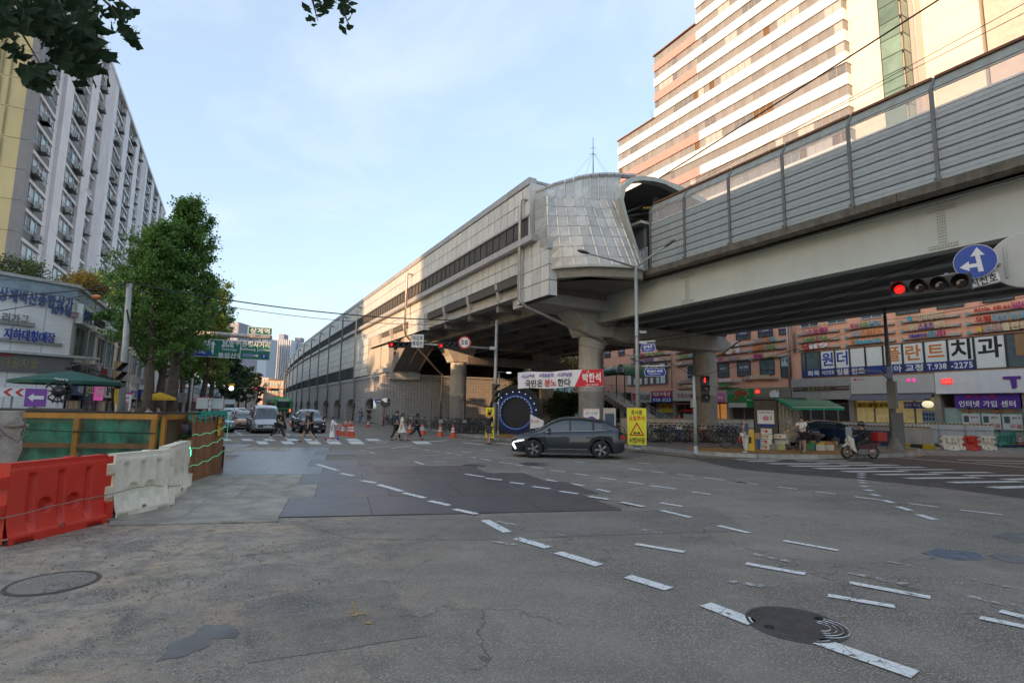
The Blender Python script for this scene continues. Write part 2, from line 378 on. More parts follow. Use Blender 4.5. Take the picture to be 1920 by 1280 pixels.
WHT=paint('line_white',(.7,.71,.7),.25,(.2,.2,.19));WOLD=paint('line_worn',(.45,.45,.43),.78,(.21,.2,.19));YEL=paint('line_yellow',(.6,.33,.05),.5)
Z1,Z2,Z3=.004,.008,.012
def stripe(a,b,wd,name='lane_dash',m=None,z=Z3,parent=None):
 a=Vector((a[0],a[1],0));b=Vector((b[0],b[1],0));d=(b-a).normalized();s_=Vector((-d.y,d.x,0))*wd/2
 mb=MB();n=5;top=[];bot=[]
 for i in range(n+1):
  p=a.lerp(b,i/n);j=random.uniform(-.06,.06)*wd;top.append(p+s_*(1+j)+d*random.uniform(-.01,.01));bot.append(p-s_*(1+j))
 for i in range(n):mb.quad(*[(q.x,q.y,z)for q in(bot[i],bot[i+1],top[i+1],top[i])])
 return mb.build(name,m or WHT,parent or road)
def kk(x0,y0,s_):return lambda x,y:(x0+x/s_,y0+y/s_)
K1=kk(380,800,3.692);K2=kk(860,840,3.556);K3=kk(1380,830,3.556);K6=kk(1280,1000,3.0)
Z4=.016
def ln(k,L_,wd=.15,m=None,z=Z3):
 for x0,y0,x1,y1 in L_:stripe(XY(*k(x0,y0),z),XY(*k(x1,y1),z),wd,m=m,z=z)
ZP=.026
ln(K1,[(455,140,510,156),(530,165,600,188),(640,208,720,228)],.13,WOLD,ZP)
ln(K1,[(790,258,935,300),(955,320,1045,337),(1100,370,1200,387),(1215,397,1380,444),(1390,455,1538,490),(1570,510,1708,541),(1740,567,1895,601)],.15,WHT,ZP)
ln(K2,[(175,478,325,558),(385,598,597,660),(660,692,940,778),(1130,852,1400,935)],.17)
ln(K6,[(130,395,400,500),(760,600,1310,790)],.19)
ln(K2,[(45,171,170,190),(182,198,290,211),(342,226,440,238),(494,253,610,269),(672,285,798,302),(868,320,998,339),(1085,358,1235,388)],.13,WHT,ZP)
ln(K2,[(1350,412,1548,459),(1732,514,1935,562)],.12)
ln(K3,[(317,649,680,714),(280,291,408,307),(528,324,668,340),(787,357,970,380),(1147,402,1345,425),(1492,445,1780,478),(2,258,150,276)],.11)
ln(K6,[(1060,137,1370,197),(1615,252,1920,316)],.06,WOLD)
ln(K2,[(1178,636,1505,689)],.13);ln(K6,[(357,166,690,225),(942,274,1395,357),(1787,433,1935,470)],.13)
ln(K6,[(815,344,1195,408),(1668,468,1930,522)],.12,WHT);ln(K6,[(240,262,480,296),(390,112,660,165),(930,218,1265,285),(1600,350,1900,410)],.12,WOLD)
ln(K2,[(265,92,370,103),(380,107,435,116),(480,123,560,135),(610,145,710,157),(770,168,865,181),(945,195,1050,209),(1130,223,1235,239),(1280,248,1450,270),(1560,290,1680,306),(1130,132,1215,145),(1280,153,1375,163),(1457,172,1570,185),(1642,195,1775,212),(1850,222,1925,231)],.12)
ln(K2,[(770,87,840,95),(1000,87,1080,92),(1190,98,1270,101),(145,70,210,80),(60,55,115,65),(170,10,230,16),(20,20,90,28),(225,163,298,170),(585,207,650,220),(755,235,830,250),(920,270,1010,290),(1345,362,1490,386)],.12)
ln(K2,[(920,251,1085,250),(900,108,1080,125),(1400,127,1500,129),(1640,132,1750,136),(640,570,700,578),(1160,520,1380,572),(210,620,385,645),(250,485,400,515),(130,288,235,305)],.12,WOLD)
ln(K3,[(500,283,665,283),(1100,282,1205,284),(1285,278,1385,279),(0,176,75,178),(130,172,240,182),(340,180,505,182),(860,283,970,284)],.12,WOLD)
ln(K1,[(1450,145,1500,150),(1520,155,1575,162),(1585,168,1640,172),(1690,178,1720,184),(1750,190,1800,196),(1835,205,1890,212),(1085,160,1130,164),(1160,175,1190,182),(1470,240,1530,260),(1690,295,1750,305),(1815,325,1900,340),(1605,240,1695,241),(1300,150,1450,128),(1130,148,1300,132)],.11)
for x,y in[(840,205),(838,216),(838,231),(839,250),(843,267),(857,291),(886,318),(930,350),(1014,393),(1120,440),(1266,497)]:
 a=K3(x-16-(x-838)*.08,y-3-(x-838)*.035);b=K3(x+16+(x-838)*.1,y+3+(x-838)*.035)
 stripe(XY(*a),XY(*b),.22 if x<900 else.16)
dark=MB();dp=[(1165,843),(1290,859),(1380,879),(1480,888),(1620,899),(1770,915),(1960,940),(2300,985),(2300,872),(1960,858),(1725,853),(1500,862),(1300,856)]
dark.add([(*XY(*p),Z1)for p in dp],[tuple(range(len(dp)))]);dark.build('asphalt_patch',mat('asphalt_dark',(.075,.068,.063),.8,var=.3,scale=3,bump=.4,bscale=60,dirt=.4,dcol=(.14,.13,.12)),road)
def quadbar(k,a,b,hw,m=WHT,z=Z3):
 A_=Vector((*XY(*k(*a),z),z));B_=Vector((*XY(*k(*b),z),z));d=Vector((-SA,CA,0))*hw
 mb=MB();mb.quad(A_-d,B_-d,B_+d,A_+d);return mb.build('crosswalk_stripe',m,road)
for a,b,hw in[((0,110),(290,112),.3),((80,122),(270,122),.25),((220,138),(600,138),.3),((360,153),(740,154),.3),((530,170),(920,170),.3),((720,190),(1130,188),.3),((940,210),(1360,208),.25),((1140,235),(1620,230),.25),((1430,263),(1900,256),.25),((1710,297),(1990,290),.3),((270,105),(580,105),.25),((400,118),(740,118),.25),((550,132),(900,132),.25),((700,146),(1070,147),.3),((890,162),(1250,161),.25),((1080,178),(1440,177),.22),((1290,197),(1700,196),.25),((1530,217),(1930,215),.25),((1790,243),(2050,238),.3)]:
 quadbar(K3,a,b,hw*.62)
stripe(XY(*K3(1060,97)),XY(*K3(1960,168)),.18);stripe(XY(*K3(1480,114)),XY(*K3(1990,124)),.2);stripe(XY(*K3(1600,131)),XY(*K3(1990,142)),.16)
for i in range(9):
 stripe(XY(1688+i*24,843.2-abs(i-3)*.1),XY(1706+i*24,848.6),.45,'crosswalk_stripe',WOLD)
def q4(k,pts,m=WHT,z=Z3):
 mb=MB();mb.quad(*[(*XY(*k(*p),z),z)for p in pts]);return mb.build('crosswalk_stripe',m,road)
for i,x in enumerate((365,535,715,850,1000,1165,1445)):
 w0=70+i*6;q4(K1,[(x+25+i*2,119),(x+25+i*2+w0,119),(x+w0,99),(x,99)],WOLD if x==1165 else WHT)
for i,x in enumerate((118,262,415,570,695,840,985,1120)):
 w0=52+i*3;q4(K1,[(x+18+i*2,96),(x+18+i*2+w0+18,96),(x+w0+10,82),(x,82)])
ln(K1,[(195,101,262,101),(205,116,278,116)],.2)
stripe(XY(*K1(170,58)),XY(*K1(870,58)),.45,'stop_line');ln(K1,[(185,8,270,57),(540,35,618,58)],.15);ln(kk(380,800,3.692),[(1560,103,1700,92),(1800,108,1940,122),(2030,110,2160,124),(1870,92,2040,100)],.3,WHT)
# ---- steel road plates over the excavation ----
PL=mat('road_plate_steel',(.12,.106,.11),.42,.35,var=.25,scale=1.3,bump=.25,bscale=90,dirt=.6,dcol=(.2,.185,.165),dscale=.9,rnd=.1)
PD=mat('road_plate_muddy',(.29,.262,.222),.7,.05,var=.45,scale=1.6,bump=.35,bscale=60,dirt=.8,dcol=(.42,.35,.26),dscale=.9,rnd=.07)
PW=mat('road_plate_sheen',(.14,.14,.155),.33,.3,var=.3,scale=1.3,bump=.15,bscale=40,dirt=.5,dcol=(.16,.15,.14),rnd=.08)  # bluish sky sheen put into the colour of these smoother plates
def inside(p,poly):
 c=False;n=len(poly)
 for i in range(n):
  (x1,y1),(x2,y2)=poly[i],poly[(i+1)%n]
  if(y1>p[1])!=(y2>p[1])and p[0]<(x2-x1)*(p[1]-y1)/(y2-y1)+x1:c=not c
 return c
rp_=[XY(*q)for q in((522,971),(1215,956),(1091,925),(900,882),(775,873),(650,871),(650,838),(598,838))]
lp_=[XY(*q)for q in((416,836),(598,838),(522,971),(520,978),(205,985),(345,912),(416,885))]
o0=Vector((*XY(522,971),0));e1=Vector((math.cos(R_(10.8)),math.sin(R_(10.8)),0));e2=Vector((-math.sin(R_(17.4)),math.cos(R_(17.4)),0))
def plate_mesh(w_,l_,m):
 mb=MB();g=.004
 A_=e1*g+e2*g;B_=e1*(w_-g)+e2*g;C_=e1*(w_-g)+e2*(l_-g);D_=e1*g+e2*(l_-g)
 mb.add([tuple(q)for q in(A_,B_,C_,D_)]+[(q.x,q.y,.02)for q in(A_,B_,C_,D_)],[(4,5,6,7),(0,1,5,4),(1,2,6,5),(2,3,7,6),(3,0,4,7)])
 for q in((.12,.12),(w_-.12,.12),(.12,l_-.12),(w_-.12,l_-.12)):
  c=e1*q[0]+e2*q[1]
  mb.add([(c.x+.022*math.cos(t*PI/4),c.y+.022*math.sin(t*PI/4),.0225)for t in range(8)],[tuple(range(8))])
 return mb.mesh('steel_plate',m)
mR,mL,mW=(plate_mesh(1.62,2.08,q)for q in(PL,PD,PW))
for j in range(-1,9):
 for i in range(-6,8):
  c=o0+e1*((i+.5)*1.62+(.5 if j%2 else 0))+e2*((j+.5)*2.08);cc=(c.x,c.y)
  if inside(cc,rp_):me=mR
  elif inside(cc,lp_):me=mW if j>2 and random.random()<.75 else mL
  else:continue
  p=o0+e1*(i*1.62+(.5 if j%2 else 0))+e2*(j*2.08)
  inst(me,'steel_plate',road,(p.x,p.y,random.uniform(0,.003)))
mb=MB();mb.add([(*XY(*q),Z1)for q in((540,976),(900,969),(1340,950),(1402,995),(1180,1002),(900,1012),(660,1011))],[(0,6,5,4,3,2,1)]);mb.build('asphalt_patch',road_mat('asphalt_strip',(.98,.95,.9)),road)
mb=MB();P_=[XY(*q)for q in((205,979),(522,971),(520,979),(205,986))];mb.prism(P_,0,.024);mb.build('steel_plate',PD,road)
def blob(pts,m,z=Z1,name='asphalt_patch',n=3):
 q=[Vector((*XY(*p),z))for p in pts];o=[]
 for i in range(len(q)):
  a,b=q[i],q[(i+1)%len(q)]
  for k in range(n):p=a.lerp(b,k/n);o.append((p.x+random.uniform(-.02,.02),p.y+random.uniform(-.02,.02),z))
 mb=MB();mb.add(o,[tuple(range(len(o)-1,-1,-1))]);return mb.build(name,m,road)
blob([(295,1240),(318,1208),(365,1186),(380,1172),(425,1170),(447,1186),(440,1197),(398,1196),(388,1212),(350,1228)],mat('wet_patch',(.14,.133,.125),.75,var=.3,bump=.3,bscale=60))
blob([(463,1242),(460,1130),(600,1100),(725,1088),(803,1193)],road_mat('asphalt_recut',(.96,.93,.88)),n=6)
blob([(1728,1037),(1760,1027),(1830,1036),(1850,1048),(1790,1050)],mat('asphalt_blue',(.1,.12,.15),.8,var=.4,scale=8,bump=.4))
blob([(1850,1040),(1875,1037),(1960,1050),(1960,1060),(1880,1052)],mat('asphalt_dark2',(.14,.135,.13),.85,var=.3,bump=.4))
blob([(1860,1005),(1890,997),(1990,1003),(1990,1018),(1900,1016)],mat('asphalt_dark2',(.14,.135,.13),.85,var=.3,bump=.4))
SPR=paint('survey_spray',(.5,.3,.08),(.7),(.2,.18,.16),30)
blob([(652,1150),(668,1144),(684,1150),(678,1156),(656,1156)],SPR,Z3,'spray_mark');blob([(660,1128),(666,1130),(668,1143),(662,1143)],SPR,Z3,'spray_mark');blob([(672,1158),(686,1166),(700,1160),(698,1170),(678,1171)],SPR,Z3,'spray_mark');blob([(684,1149),(694,1147),(690,1153),(682,1154)],SPR,Z3,'spray_mark')
for x,y,a in[(612,905,20),(655,932,12),(620,912,18),(675,930,14),(545,938,12)]:
 stripe(XY(x-a,y),XY(x+a,y+2),.1,'spray_mark',paint('spray_tan',(.45,.33,.13),.8,(.14,.13,.14),12),ZP)
mb=MB()
for i in range(520):
 x=random.uniform(0,600);y=random.uniform(1000,1260)if i%3 else random.uniform(1040,1130);p=XY(x,y);s_=random.choice((.003,.004,.006,.008))*(1.2 if i%12 else 2.2)
 a=random.random()*3;mb.m=Matrix.Translation((p[0],p[1],s_*.3))@Matrix.Rotation(a,4,'Z')@Matrix.Rotation(a*2,4,'X');mb.cbox((0,0,0),(s_*1.4,s_,s_*.9))
mb.build('loose_stones',mat('stone_crumb',(.17,.155,.14),.9,var=.4),kind='stuff')
mb=MB()
for i in range(260):
 x=400+random.gauss(32,14);p=XY(x,980+random.uniform(-1.5,1.5));a=random.random()*6.3;h_=random.uniform(.015,.05);r=random.uniform(.01,.04)
 mb.quad((p[0],p[1],0),(p[0]+.006,p[1]+.003,0),(p[0]+r*math.cos(a),p[1]+r*math.sin(a),h_))
mb.build('weeds',mat('weed',(.05,.09,.03),.8),kind='stuff')
def manhole(p,r,label,muddy=False):
 t=thing('manhole_cover',label,'manhole cover',(p[0],p[1],0),R_(20))
 IR=mat('cast_iron',(.075,.068,.066),.5,.4,var=.3,scale=6,bump=.3,bscale=50)if not muddy else road.data.materials[0]
 mb=MB();mb.lathe([(r*.93,.006),(r*.945,.016),(r,.016),(r*1.02,.003)],48);mb.build('frame',mat('cast_iron',(.075,.068,.066),.5,.4),t)
 mb=MB();mb.lathe([(0,.012),(r*.9,.012),(r*.92,.004)],48,sm=False);lid=mb.build('lid',IR,t)
 if not muddy:
  mb=MB()
  for k in range(1,8):
   a0=r*.11*k;mb.lathe([(a0,.012),(a0+.004,.018),(a0+.018,.018),(a0+.022,.012)],40)
  mb.build('ring_rib',IR,lid)
  mb=MB()
  for sx in(-1,1):mb.cyl((sx*r*.72,0),.045,.012,.0195,12)
  mb.build('lift_hole',mat('hole_black',(.01,.01,.01),.9,var=0),lid)
  mb=MB()
  for k in range(2,6):
   pts=[(.3*r+math.cos(t_/10)*.05*k,-.35*r+math.sin(t_/10)*.05*k,.0195)for t_ in range(-22,9)]
   for i in range(len(pts)-1):
    a,b=pts[i],pts[i+1];mb.quad((a[0],a[1],.0195),(b[0],b[1],.0195),(b[0]*1.0+.012,b[1]+.012,.0195),(a[0]+.012,a[1]+.012,.0195))
  mb.build('paint_trace',WHT,lid)
manhole(XY(1490,1170),.43,'round iron manhole cover crossing the white dashed line in the near road')
manhole(XY(100,1093),.42,'round manhole cover buried in dust near the red barrier',True)
manhole(XY(889,873),.42,'small manhole cover on the road just beyond the steel plates')
manhole(XY(1000,870),.5,'dark flat manhole cover right beside the moving dark car')
# ================= pavements =================
PAVE=mat('paver_grey',(.2,.185,.17),.85,var=.2,scale=.7,bump=.3,bscale=25,dirt=.4,dcol=(.1,.095,.09))
def paver(name,c1,c2,s_,rot=0):
 m=bpy.data.materials.new(name);m.use_nodes=True;t=m.node_tree;b=t.nodes['Principled BSDF'];L=t.links.new
 mp=N(t,'ShaderNodeMapping');mp.inputs['Rotation'].default_value=(0,0,rot);L(N(t,'ShaderNodeTexCoord').outputs['Object'],mp.inputs['Vector'])
 br=N(t,'ShaderNodeTexBrick');br.inputs['Scale'].default_value=s_;br.inputs['Color1'].default_value=(*c1,1);br.inputs['Color2'].default_value=(*c2,1);br.inputs['Mortar'].default_value=(.07,.065,.06,1);br.inputs['Mortar Size'].default_value=.012
 L(mp.outputs[0],br.inputs['Vector'])
 n=N(t,'ShaderNodeTexNoise');n.inputs['Scale'].default_value=.8;n.inputs['Detail'].default_value=7;L(mp.outputs[0],n.inputs['Vector'])
 r=N(t,'ShaderNodeMapRange');r.inputs['From Min'].default_value=.35;r.inputs['From Max'].default_value=.7;r.inputs['To Min'].default_value=.7;r.inputs['To Max'].default_value=1.2;L(n.outputs['Fac'],r.inputs['Value'])
 s2=N(t,'ShaderNodeVectorMath',operation='SCALE');L(br.outputs['Color'],s2 .inputs[0]);L(r.outputs[0],s2 .inputs['Scale']);L(s2 .outputs[0],b.inputs['Base Color']);b.inputs['Roughness'].default_value=.85
 return m
PV=paver('pavers',(.215,.19,.175),(.165,.15,.14),4.5,R_(29));PVT=paver('tactile_pavers',(.42,.22,.05),(.36,.19,.05),3.3,R_(14));STONE=mat('kerb_granite',(.33,.32,.3),.8,var=.2,scale=5,bump=.3,dirt=.4,rnd=.12)
kerb_px=[(575,783),(640,790.5),(719,799.5),(752,800.5),(800,807),(878,818.5),(949,826),(1060,833.5),(1165,838.5),(1221,843),(1302,852),(1420,858),(1534,859),(1640,858),(1700,855.5),(1726,851.5),(1722,846),(1690,842),(1655,836)]
kp=[Vector((*XY(*q),0))for q in kerb_px]
plaza_poly=[(p.x,p.y)for p in kp]+[tuple((_v*60+_u*8).xy),tuple((_v*60+_u*200).xy),tuple((_v*30+_u*240).xy),tuple((_v*19+_u*160).xy),tuple((_v*16+_u*110).xy)]
mb=MB();n_=len(plaza_poly)
mb.add([(x,y,.15)for x,y in plaza_poly],[tuple(range(n_))]);plaza=mb.build('pavement',PV,kind='structure')
if plaza.data.polygons[0].normal.z<0:plaza.data.flip_normals()
def kerbs(pts,parent,h_=.165,wd=.16,L_=1.0,m=STONE):
 "a row of kerb stones set along a line"
 me=None
 for i in range(len(pts)-1):
  a,b=pts[i],pts[i+1];D=(b-a).length;k=max(1,round(D/L_));d=(b-a)/k;ang=math.atan2(d.y,d.x);l=d.length
  mb=MB();mb.box(.006,l-.006,-wd/2,wd/2,0,h_);me=mb.mesh('kerb_stone',m)
  for j in range(k):inst(me,'kerb_stone',parent,tuple(a+d*j),ang)
kerbs(kp,plaza)
def slab(px,m,name,z,parent,zz=None):
 mb=MB();mb.add([(*XY(*q,z),z)for q in px],[tuple(range(len(px)))]);o=mb.build(name,m,parent)
 if o.data.polygons[0].normal.z<0:o.data.flip_normals()
 return o
slab([(1300,846),(1560,852),(1650,851),(1640,845),(1500,842),(1285,838)],PVT,'tactile_paving',.154,plaza)
slab([(905,816),(1000,826),(1000,817),(925,811)],PVT,'tactile_paving',.154,plaza)
slab([(1700,846),(1716,849),(1716,844),(1690,842)],PVT,'tactile_paving',.154,plaza)
for a,b in(((1160,842),(1300,857)),((1300,857),(1420,862)),((800,811),(949,830)),((1700,859),(1732,853)),((1732,853),(1726,847))):
 stripe(XY(*a),XY(*b),.12,'kerb_line',YEL)
lk=[Vector((*XY(*q),0))for q in((452,792),(425,800))]+[_v*-1.2+_u*32,_v*-2.2+_u*22,_v*-6+_u*16]
_lp=[(p.x,p.y)for p in lk]+[tuple((_v*-70+_u*16).xy),tuple((_v*-70+_u*260).xy),tuple((_v*6+_u*260).xy),tuple((_v*1.5+_u*120).xy)]
mb=MB();mb.add([(x,y,.15)for x,y in _lp],[tuple(range(len(_lp)))]);lpave=mb.build('left_pavement',PV,kind='structure')
if lpave.data.polygons[0].normal.z<0:lpave.data.flip_normals()
kerbs([_v*1.5+_u*120,Vector((*XY(452,792),0))]+lk[1:4],lpave,L_=1.5)
# ================= elevated railway: viaduct =================
def tilemat(name,col,mortar,tw,th,off=0.,rough=.5,var=.15,gap=.08,dirt=.3,dcol=(.12,.1,.08),bump=.5,rndc=.1):
 m=bpy.data.materials.new(name);m.use_nodes=True;t=m.node_tree;b=t.nodes['Principled BSDF'];L=t.links.new
 co=N(t,'ShaderNodeTexCoord').outputs['Object'];s=N(t,'ShaderNodeSeparateXYZ');L(co,s.inputs[0])
 a=N(t,'ShaderNodeMath',operation='ADD');L(s.outputs[0],a.inputs[0]);L(s.outputs[1],a.inputs[1])
 c=N(t,'ShaderNodeCombineXYZ');L(a.outputs[0],c.inputs[0]);L(s.outputs[2],c.inputs[1])
 br=N(t,'ShaderNodeTexBrick');br.offset=off;br.inputs['Scale'].default_value=1;br.inputs['Brick Width'].default_value=tw;br.inputs['Row Height'].default_value=th
 br.inputs['Mortar Size'].default_value=gap*th;br.inputs['Color1'].default_value=tuple(q*(1+rndc)for q in col)+(1,);br.inputs['Color2'].default_value=tuple(q*(1-rndc)for q in col)+(1,);br.inputs['Mortar'].default_value=(*mortar,1)
 L(c.outputs[0],br.inputs['Vector'])
 mp=N(t,'ShaderNodeMapping');mp.inputs['Scale'].default_value=(1,1,.25);L(co,mp.inputs['Vector'])
 n=N(t,'ShaderNodeTexNoise');n.inputs['Scale'].default_value=.9;n.inputs['Detail'].default_value=8;n.inputs['Roughness'].default_value=.65;L(mp.outputs[0],n.inputs['Vector'])
 r=N(t,'ShaderNodeMapRange');r.inputs['From Min'].default_value=.45;r.inputs['From Max'].default_value=.75;r.inputs['To Max'].default_value=dirt;L(n.outputs['Fac'],r.inputs['Value'])
 mx=N(t,'ShaderNodeMix',data_type='RGBA');L(r.outputs[0],mx.inputs[0]);L(br.outputs['Color'],mx.inputs[6]);mx.inputs[7].default_value=(*dcol,1)
 L(mx.outputs[2],b.inputs['Base Color']);b.inputs['Roughness'].default_value=rough
 bp=N(t,'ShaderNodeBump');bp.inputs['Strength'].default_value=bump;bp.inputs['Distance'].default_value=.02;bp.invert=True;L(br.outputs['Fac'],bp.inputs['Height']);L(bp.outputs[0],b.inputs['Normal'])
 return m
CONC=mat('concrete',(.47,.45,.41),.85,var=.15,scale=.8,bump=.25,bscale=12,streak=.35,dcol=(.13,.115,.09),dscale=.6)
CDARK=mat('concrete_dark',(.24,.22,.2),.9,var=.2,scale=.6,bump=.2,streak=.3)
EDGE=mat('edge_concrete',(.14,.125,.1),.95,var=.35,scale=3,bump=.6,bscale=15,streak=.7,dcol=(.04,.035,.028))
GIRD=mat('girder_paint',(.52,.55,.5),.5,var=.05,scale=.6,bump=.05,streak=.18,dcol=(.26,.24,.19),dscale=.4)
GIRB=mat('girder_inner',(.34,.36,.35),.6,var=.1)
STEEL=mat('post_steel',(.15,.155,.15),.5,.3,var=.15,scale=3,streak=.35,dcol=(.16,.075,.03),dscale=1)
LOUV=mat('louver_panel',(.35,.39,.4),.5,.2,var=.06,scale=.6,streak=.22,dcol=(.2,.2,.17),dscale=.8,rnd=.06)
LINE=mat('louver_lip',(.5,.5,.48),.4,.2,var=.2,scale=2,streak=.4,dcol=(.15,.13,.1))
FGL=mat('barrier_glass',(.78,.76,.74),.04,var=0,alpha=.3)
CAPM=mat('barrier_cap',(.3,.31,.28),.5,.2,var=.15,streak=.55,dcol=(.22,.13,.03),dscale=.6)
RUST=mat('rust',(.16,.07,.035),.8,var=.3,scale=5)
WIRE=mat('cable_black',(.015,.015,.015),.6,var=0)
via=thing('viaduct','elevated railway viaduct with noise barrier and long steel girder on the right','viaduct',(0,0,0),AZ)
U0_,U1_=-34.,21.3
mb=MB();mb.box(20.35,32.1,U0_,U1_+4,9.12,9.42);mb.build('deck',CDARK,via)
for j in range(int((U1_+1.5-U0_)/5.36)+1):
 ua=U0_+j*5.36;mb=MB();mb.ext([(20.05,9.22),(20.05,9.5),(20.45,9.56),(20.6,9.4),(20.6,9.12),(20.2,9.12)],min(5.34,25.5-ua),(0,ua,0));mb.build('edge_beam',EDGE,via)
mb=MB();mb.box(31.7,32.2,U0_,U1_+4,9.12,9.6);mb.build('edge_beam',EDGE,via)
gb=MB();gb.box(20.93,20.99,U0_,26.3,7.45,9.1);gb.box(20.7,21.25,U0_,26.3,7.37,7.42);gb.box(20.75,21.2,U0_,26.3,9.06,9.1)
gird=gb.build('girder',GIRD,via)
for vv in(23.1,25.2,27.3,29.4,31.4):
 mb=MB();mb.box(vv-.03,vv+.03,U0_,26.3,7.5,9.1);mb.box(vv-.3,vv+.3,U0_,26.3,7.4,7.44);mb.build('girder',GIRB,via)
for j in range(10):
 uu=U0_+2+j*6;mb=MB();mb.box(20.96,31.4,uu,uu+.12,7.9,8.1);mb.box(20.96,31.4,uu,uu+.12,8.85,9.0)
 mb.tube([(21,uu,8),(23.1,uu,8.95),(25.2,uu,8),(27.3,uu,8.95),(29.4,uu,8),(31.4,uu,8.95)],.05,4);mb.build('cross_brace',GIRB,via,kind='stuff')
SPL=mat('splice_plate',(.5,.52,.47),.5,var=.05);BLT=mat('bolt',(.2,.2,.17),.6,var=0)
for uc in(8.0,19.0,-4.):
 p=MB();p.box(20.915,20.93,uc-.13,uc+.13,7.6,8.95);p.box(20.905,20.93,uc-.42,uc+.42,8.78,8.95);p.box(20.905,20.93,uc-.42,uc+.42,7.5,7.64);sp_=p.build('splice_plate',SPL,gird)
 mb=MB()
 for c in range(4):
  for r in range(12):mb.cbox((20.905,uc-.1+c*.065,7.7+r*.1),(.03,.026,.026))
 for r in range(2):
  for c in range(11):mb.cbox((20.895,uc-.38+c*.076,8.82+r*.08),(.03,.026,.026));mb.cbox((20.895,uc-.38+c*.076,7.53+r*.08),(.03,.026,.026))
 mb.build('bolt',BLT,gird,kind='stuff')
S_=2.68;u_first=18.4;VF=20.28
posts=[u_first+.3+2.1]+[18.42-S_*k for k in range(20)]
pm=MB();pm.box(VF-.12,VF-.02,-.055,.055,9.45,12.75);pm.box(VF-.02,VF+.03,-.02,.02,9.45,12.75)
pm.ext([(VF-.12,12.75),(VF+.22,13.28),(VF+.3,13.2),(VF-.02,12.7)],.11,(0,-.055,0));pm.box(VF-.2,VF+.05,-.1,.1,9.5,9.56);pm.cbox((VF-.15,-.07,9.6),(.05,.05,.12));pm.cbox((VF-.15,.07,9.6),(.05,.05,.12))
postme=pm.mesh('barrier_post',STEEL)
for uu in posts:inst(postme,'barrier_post',via,(0,uu,0))
lz0,lz1,nl=9.56,12.02,7
cache={}
for k in range(len(posts)-1):
 ub,ua=posts[k],posts[k+1];w_=ub-ua-.1
 key=round(w_,2)
 if key not in cache:
  hh=(lz1-lz0)/nl
  m1=MB();m1 .ext([(VF-.02,0),(VF-.06,.03),(VF-.06,hh-.05),(VF-.01,hh-.012),(VF+.04,hh-.012),(VF+.04,0)],w_,(0,0,0))
  m2=MB();m2 .box(VF-.075,VF-.055,0,w_,hh*.5-.008,hh*.5+.008)
  m3=MB();m3 .box(VF-.01,VF+.005,.02,w_-.02,12.1,12.7)
  m4=MB();m4 .box(VF-.04,VF+.03,0,w_,12.03,12.1);m4 .box(VF-.04,VF+.03,0,w_,12.7,12.75)
  m5=MB();m5 .ext([(VF-.07,12.76),(VF+.2,13.2),(VF+.22,13.17),(VF-.04,12.74)],w_)
  m6=MB();m6 .ext([(VF+.12,13.2),(VF+.14,13.3),(VF+.3,13.32),(VF+.34,13.24),(VF+.22,13.18)],w_)
  cache[key]=(m1 .mesh('louver_panel',LOUV),m2 .mesh('louver_lip',LINE),m3 .mesh('glass_pane',FGL),m4 .mesh('pane_frame',mat('pane_frame',(.62,.62,.6),.5,.3,var=.1)),m5 .mesh('barrier_cap',CAPM),m6 .mesh('cap_rail',RUST))
 c=cache[key];base=ua+.05
 for q in range(nl):
  lo=inst(c[0],'louver_panel',via,(0,base,lz0+q*(lz1-lz0)/nl));inst(c[1],'louver_lip',lo)
 for q,nm in((2,'glass_pane'),(3,'pane_frame'),(4,'barrier_cap'),(5,'cap_rail')):inst(c[q],nm,via,(0,base,0))
mb=MB();mb.box(31.85,31.9,U0_,22,9.6,12.3);mb.build('far_noise_barrier',LOUV,via)
mb=MB();mb.box(21,31.5,U0_,30,9.42,9.6);mb.build('ballast',mat('ballast',(.12,.1,.085),.95,var=.3,scale=20),via)
for vv in(22.6,24.04,27.9,29.34):
 mb=MB();mb.box(vv-.035,vv+.035,U0_,60,9.6,9.76);mb.build('rail',RUST,via)
def wire(pts,r,label,name='overhead_cable',cat='cable',sag=0,group=None,m=None,n=14):
 "a cable hanging through world points"
 o=[]
 for i in range(len(pts)-1):
  a,b=Vector(pts[i]),Vector(pts[i+1]);L_=(b-a).length
  for k in range(n+(1 if i==len(pts)-2 else 0)):
   t_=k/n;p=a.lerp(b,t_);p.z-=sag*L_*4*t_*(1-t_);o.append(p)
 mb=MB();mb.tube(o,r,5);return mb.build(name,m or WIRE,label=label,cat=cat,group=group)
def VU(v_,u_,z_):p=_v*v_+_u*u_;return Vector((p.x,p.y,z_))
FA,FB=OP(1262,318,_v,22.),OP(1760,0,_v,22.)
wire([FA+(FA-FB)*.12,FB,FB+(FB-FA)*1.3],.035,'thick black feeder cable running above the viaduct from the station roof','feeder_cable',sag=0)
FA,FB=OP(1300,345,_v,23.3),OP(1803,71,_v,23.3)
wire([FA+(FA-FB)*.1,FB,FB+(FB-FA)*1.3],.014,'thin contact wire above the near track of the viaduct','contact_wire')
FA,FB=OP(1440,268,_v,23.5),OP(1920,25,_v,23.5)
wire([FA+(FA-FB)*.5,FB,FB+(FB-FA)*1.3],.014,'thin catenary wire just above the contact wire of the viaduct','catenary_wire',sag=.0)
